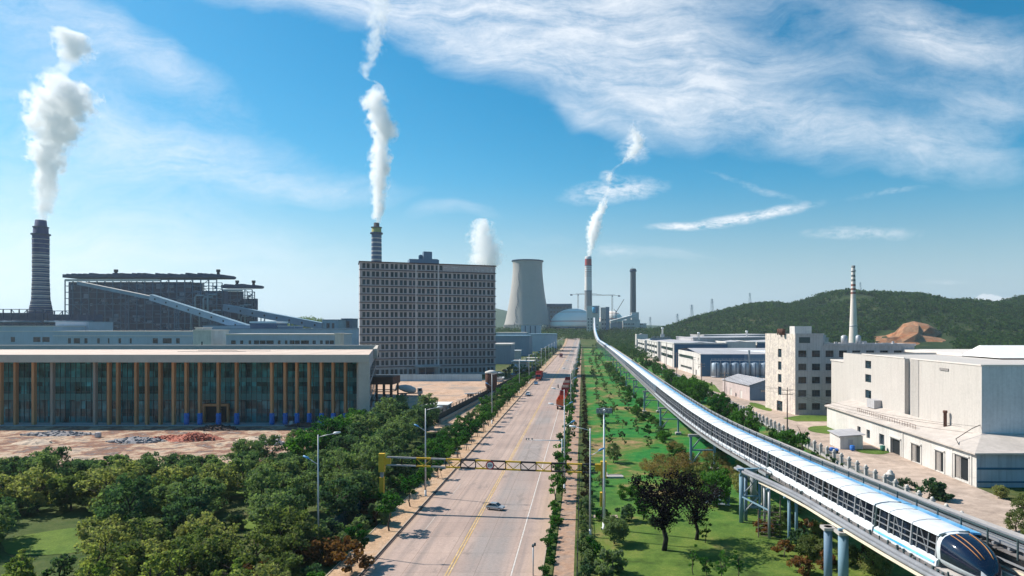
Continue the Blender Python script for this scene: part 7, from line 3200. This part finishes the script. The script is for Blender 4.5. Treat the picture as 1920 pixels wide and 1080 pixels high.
row('a', K_dark, line(-104, 110, -42, 113, 12), .66, 'dark tree from the left in the back row before the building site', group='dark trees before the building site')
row('a2', K_dark, line(-96, 103, -38, 104, 12), .82, 'dark tree from the left in the second row before the building site', group='dark trees before the building site')
row('b', K_dark, line(-38.5, 122, -42.5, 178, 9), .98, 'dark tree counting away along the lane right of the hall', group='dark trees right of the hall')
row('b2', K_dark, line(-46, 124, -51, 176, 8), 1.0, 'dark tree counting away in the middle file right of the hall', group='dark trees right of the hall')
row('b3', K_green, line(-53.5, 124, -58, 168, 7), 1.2, 'green tree counting away in the file nearest the hall corner', group='green trees right of the hall')
row('b4', K_dark, [(-60, 122), (-66, 124), (-59, 133), (-38, 113)], .85, 'dark tree near the hall end of the planted belt', group='dark trees right of the hall')
row('c', K_olive, line(-90, 94, -56, 95, 8), 1.05, 'olive green tree from the left in front of the dark rows', group='olive trees before the dark rows')
row('d', K_dark, [(-62, 86), (-54, 92), (-47, 96), (-36.5, 98), (-34.5, 88), (-36, 80)], .8, 'dark tree from the left around the tall lamp', group='dark trees near the tall lamp')
row('e', K_dark, [(-76, 80), (-71, 77.5), (-58, 81)], .9, 'dark tree from the left in the clump by the mown patch', group='dark trees by the mown patch')
row('f', K_olive, [(-50, 74), (-45, 77.5), (-41, 72), (-36, 75), (-46, 69), (-40.5, 66), (-35, 69)], .82, 'olive tree in the loose middle group behind the front trees', group='olive trees in the middle group')
row('g', K_light, [(-60.5, 62), (-56.5, 64), (-53.0, 61), (-49.2, 63.5), (-45.6, 61), (-42, 62), (-38.5, 60.5), (-34.5, 62.5), (-32, 58), (-64, 66)], .9, 'pale green young tree from the left along the bottom edge', group='pale young trees along the bottom')
row('h', K_olive, [(-31.5, 66), (-32, 71.5), (-30.8, 61)], .7, 'olive tree counting away between the bottom edge and the tall lamp', group='olive trees by the tall lamp')
row('i', K_dbush, [(-79, 93), (-52, 86), (-47, 84), (-43, 86), (-56, 70), (-52, 68)], 1.1, 'dark undergrowth bush from the left below the planted belt', 'bush', 'undergrowth bushes below the planted belt')

row('j', K_dark, line(-100, 107, -44, 108.5, 11), .72, 'dark tree from the left in the interplanted middle row before the site', group='dark trees before the building site')
row('k', K_olive, line(-84, 99, -50, 100.5, 6), .95, 'olive green tree from the left squeezed between the dark rows', group='olive trees before the dark rows')
row('l', K_dark, [(-84, 88), (-57, 89), (-51.5, 84.5), (-45, 90), (-40, 92), (-41, 84), (-38, 76.5), (-49, 80), (-33, 94), (-34, 104), (-33.5, 112)], .85, 'dark tree from the left in the loose front group of the belt', group='dark trees in the loose front group')
row('m', K_olive, [(-56.5, 75.5), (-53, 70.5), (-43, 69), (-39, 69.5), (-48.5, 66.5), (-33.5, 75)], .8, 'olive tree from the left between the mown patches and the front trees', group='olive trees behind the front trees')
row('n', K_light, [(-58.5, 66.5), (-51, 66), (-47, 65), (-43.5, 64.5), (-40, 63.5), (-36.8, 64.5), (-55, 57.5), (-48, 57.5), (-41, 57.5), (-35, 57)], .85, 'pale green young tree from the left in the second bottom row', group='pale young trees along the bottom')
row('o', K_green, [(-44.5, 118), (-41, 131), (-48.5, 131), (-55.5, 136), (-49, 146), (-46.5, 158), (-53, 160), (-44, 170), (-57, 150)], .95, 'green tree filling the gaps between the files right of the hall', group='green trees right of the hall')

# road's right strip: bushes, slim trees, clipped shrubs along the fence
y = 50.0
k = 0
while y < 96:
    k += 1
    K_bush.put(-3.9 + rt.uniform(-.35, .25), y + rt.uniform(-.9, .9), rt.uniform(.3, .66), nth(k) + ' small bush from the camera between the road edge and the brick path', 'bush', 'small bushes left of the brick path')
    K_dbush.put(.35 + rt.uniform(-.25, .25), y + .9, rt.uniform(.55, .8), nth(k) + ' dark bush from the camera right of the brick path fence', 'bush', 'dark bushes right of the brick path')
    y += 2.5
row('s', K_slim, [(-3.9, 99), (-3.2, 103.5), (-4.0, 109), (-3.4, 115), (-4.2, 122), (-3.4, 130), (-4.0, 139), (-3.7, 148)], .98, 'slim leafy tree counting away beyond the gantry on the right strip', group='slim trees on the right strip')
row('s2', K_slim, [(-3.8, 157 + 9.5 * q) for q in range(26)], .92, 'slim strip tree counting away past the orange lorry', group='slim trees beside the red lorries')
for k in range(70):
    y = 100 + k * 3.0 + (k > 40) * (k - 40) * 1.5
    K_clip.put(.75 + rt.uniform(-.1, .1), y, rt.uniform(.85, 1.15), nth(k + 1) + ' brown clipped shrub beyond the gantry right of the path fence', 'shrub', 'brown clipped shrubs beside the path fence')

# lawn: rows of little shrubs and single trees
for x0, lab in ((6.2, 'left'), (10.3, 'middle'), (15.0, 'right')):
    for k in range(40):
        y = 146 + k * 8.2 + k * k * .05 + rt.uniform(-2.2, 2.2)
        if x0 < 7 and 175 < y < 192:
            continue
        K_shrub.put(x0 + rt.uniform(-.9, .9), y, rt.uniform(.55, 1.0) * (1.9 if rt.random() < .35 else 1.25), nth(k + 1) + ' dark lawn shrub counting away in the ' + lab + ' row', 'shrub', 'shrub rows on the lawn')
k = 0
for y in np.arange(118, 470, 5.2):
    k += 1
    (K_bush if k % 3 else K_dbush).put(rt.uniform(16.5, 20.8), float(y), rt.uniform(.6, 1.15), nth(k) + ' bush counting away along the left foot of the guideway', 'bush', 'bushes along the left foot of the guideway')
for (px, py, kd, sc, lab, cat) in [
        (1245, 1032, K_purple, 1.0, 'big bare-looking dark tree with a black trunk on the near lawn', 'tree'),
        (1306, 1012, K_purple, .78, 'second dark purplish tree leaning right behind the big one', 'tree'),
        (1322, 1018, K_slim, .55, 'thin dark sapling right of the big dark tree', 'tree'),
        (1272, 900, K_straw, 1.05, 'straw coloured spreading bush behind the dark trees', 'bush'),
        (1236, 890, K_straw, .8, 'small straw coloured bush left of the larger one', 'bush'),
        (1345, 952, K_green, 1.02, 'green tree behind the tilted panel', 'tree'),
        (1322, 935, K_olive, .8, 'olive tree left of the green one behind the tilted panel', 'tree'),
        (1393, 925, K_olive, .62, 'olive bush left of the pipe rack', 'bush'),
        (1150, 868, K_dark, .52, 'round dark tree on the lawn just behind the lamp mast', 'tree'),
        (1130, 792, K_dark, .62, 'single dark tree on the lawn left of the tan bare patch', 'tree'),
        (1206, 975, K_green, .55, 'small green tree left of the big dark tree', 'tree'),
        (1192, 938, K_green, .5, 'slender small tree on the lawn left of the dark crown', 'tree'),
        (1226, 985, K_dbush, .7, 'dark bush at the left foot of the big dark tree', 'bush'),
        (1262, 975, K_dbush, .6, 'dark bush right behind the black trunk', 'bush'),
        (1152, 1020, K_dark, .52, 'dark leafy tree at the bottom right of the lamp mast', 'tree'),
        (1170, 978, K_dbush, 1.1, 'dark bush behind the leafy tree right of the lamp mast', 'bush'),
        (1146, 1078, K_dbush, 1.3, 'large dark bush at the bottom between path and lawn', 'bush'),
        (1168, 935, K_bush, .8, 'light green bush right of the gantry post', 'bush'),
        (1128, 975, K_bush, .7, 'green bush at the foot of the right gantry post', 'bush'),
        (1112, 1040, K_bush, .8, 'green bush left of the lamp mast foot', 'bush'),
        (1125, 910, K_dbush, .8, 'dark bush just behind the right gantry post', 'bush'),
        (1300, 1078, K_slim, .52, 'leftmost dark sapling at the bottom of the near lawn', 'tree'),
        (1325, 1084, K_slim, .5, 'second dark sapling at the bottom of the near lawn', 'tree'),
        (1352, 1090, K_slim, .56, 'tallest dark sapling at the bottom of the near lawn', 'tree'),
        (1383, 1086, K_slim, .54, 'rightmost dark sapling at the bottom of the near lawn', 'tree'),
        (1462, 1005, K_olive, .5, 'olive bush behind the stepped scaffold', 'bush'),
        (1492, 1030, K_dbush, 1.2, 'dark bush right of the stepped scaffold', 'bush'),
        (1530, 1052, K_olive, .5, 'brown-green bush left of the thick blue-gray column', 'bush'),
        (1500, 1075, K_rust, .8, 'rusty low bush at the bottom left of the thick column', 'bush'),
        (1447, 968, K_dbush, .8, 'dark bush under the pipe rack cross beam', 'bush'),
        (1420, 940, K_bush, .9, 'green bush behind the pipe rack posts', 'bush'),
        (1640, 1078, K_olive, .55, 'olive bush right of the thick blue-gray column', 'bush'),
        (1700, 918, K_dbush, .9, 'dark bush at the foot of the gate pillar', 'bush'),
        (1742, 935, K_dbush, 1.5, 'large dark bush beside the fence before the annex gateways', 'bush'),
        (1768, 938, K_dbush, 1.3, 'dark bush next right of the largest fence-side bush', 'bush'),
        (1500, 832, K_bush, .9, 'green bush leaning on the fence left of the white hut', 'bush'),
        (1355, 742, K_dbush, .8, 'dark bush before the pinkish barn', 'bush'),
        (1322, 722, K_shrub, 1.4, 'left dark shrub on the grass before the silos', 'shrub'),
        (1336, 726, K_shrub, 1.4, 'right dark shrub on the grass before the silos', 'shrub'),
        (1229, 683, K_dark, .8, 'round dark tree beside the white factory hall road', 'tree')]:
    x, y = G(px, py)
    kd.put(x, y, sc, lab, cat)

k = 0
for (px, py) in [(1290, 872), (1312, 880), (1335, 890), (1360, 885), (1372, 905), (1302, 905), (1330, 860), (1350, 868), (1275, 855), (1240, 868), (1215, 880), (1388, 900), (1262, 846)]:
    k += 1
    x, y = G(px, py)
    (K_straw if k % 3 else K_olive).put(x, y, rt.uniform(.42, .62), nth(k) + ' rough straw or olive clump in the overgrown patch behind the dark trees', 'bush', 'overgrown clumps behind the dark trees')
k = 0
for (px, py) in [(1480, 985), (1515, 1000), (1540, 1020), (1470, 1045), (1515, 1050), (1550, 1065), (1590, 1060), (1435, 1000), (1495, 960), (1620, 1060), (1660, 1075)]:
    k += 1
    x, y = G(px, py)
    (K_olive if k % 2 else K_rust).put(x, y, rt.uniform(.34, .5) if k % 2 else rt.uniform(.7, 1.0), nth(k) + ' olive or rusty clump in the scrub below the pipes', 'bush', 'scrub below the pipes')

# trees and bushes between guideway and boundary fence
k = 0
y = 118.0
while y < 470:
    k += 1
    x = rt.uniform(37.5, 44.5) if y < 330 else rt.uniform(33, 47)
    r = rt.random()
    if not (92 < y < 100):
        (K_pop if r < .65 else K_green).put(x, y, rt.uniform(1.1, 1.6) * (1 if y < 300 else .8), nth(k) + ' tree counting away between the guideway and the boundary fence', 'tree', 'trees between guideway and fence')
    y += rt.uniform(3.6, 6.5) if y < 260 else rt.uniform(5, 10)
k = 0
for y in np.arange(112, 300, 6.5):
    k += 1
    K_shrub.put(rt.uniform(46.5, 48.6), float(y), rt.uniform(1.0, 1.6), nth(k) + ' small dark shrub counting away along the foot of the boundary fence', 'shrub', 'shrubs at the foot of the fence')
k = 0
for y in np.arange(104, 520, 6.5):
    k += 1
    K_bush.put(rt.uniform(28.5, 35), float(y), rt.uniform(.6, 1.2), nth(k) + ' bush counting away under the right side of the guideway', 'bush', 'bushes right under the guideway')
k = 0
for (x, y) in [(70, 96), (74, 100), (80, 98), (66, 101), (86, 100), (62, 90), (69, 88), (76, 92), (57, 84), (54, 76), (60, 80)]:
    k += 1
    K_olive.put(x, y, rt.uniform(.42, .62), nth(k) + ' scrubby bush on the rough ground below the annex end wall', 'bush', 'scrub below the annex end wall')

# belts of trees along the far stretch of the road
k = 0
y = 340.0
while y < 860:
    for x in (-29.5, -34, -40):
        k += 1
        (K_far if rt.random() < .6 else K_farg).put(x + rt.uniform(-1.5, 1.5), y + rt.uniform(-3, 3), rt.uniform(.75, 1.15) * (.8 if x > -31 else 1.1), nth(k) + ' tree counting away in the far belt left of the road', 'tree', 'far belt left of the road')
    y += 22
k = 0
y = 420.0
while y < 900:
    k += 1
    K_farg.put(-3.2 + rt.uniform(-.6, .6), y, rt.uniform(.6, .85), nth(k) + ' tree counting away in the far belt right of the road', 'tree', 'far belt right of the road')
    y += 14
k = 0
for _ in range(46):
    k += 1
    y = 380 + k * 11
    x = rt.uniform(7, 46)
    if 19 < x < 30:
        x += 14
    K_far.put(x, y, rt.uniform(.5, .95), nth(k) + ' scattered tree counting away on the far lawn', 'tree', 'scattered trees on the far lawn')

# ------------------------------------------------------------------ the air itself
b = MB()
b.box(-6600, 6600, -320, 8700, -7.5, 460)
m = bpy.data.materials.new('haze_air')
m.use_nodes = True
t = NT(m.node_tree)
m.node_tree.nodes.clear()
v = t.n('VolumePrincipled', {'Color': (0.72, 0.86, 1.0, 1), 'Density': 0.00008, 'Anisotropy': 0.25})
t.n('OutputMaterial', {'Volume': v.outputs[0]})
tag(b.build('haze', m), kind='stuff')
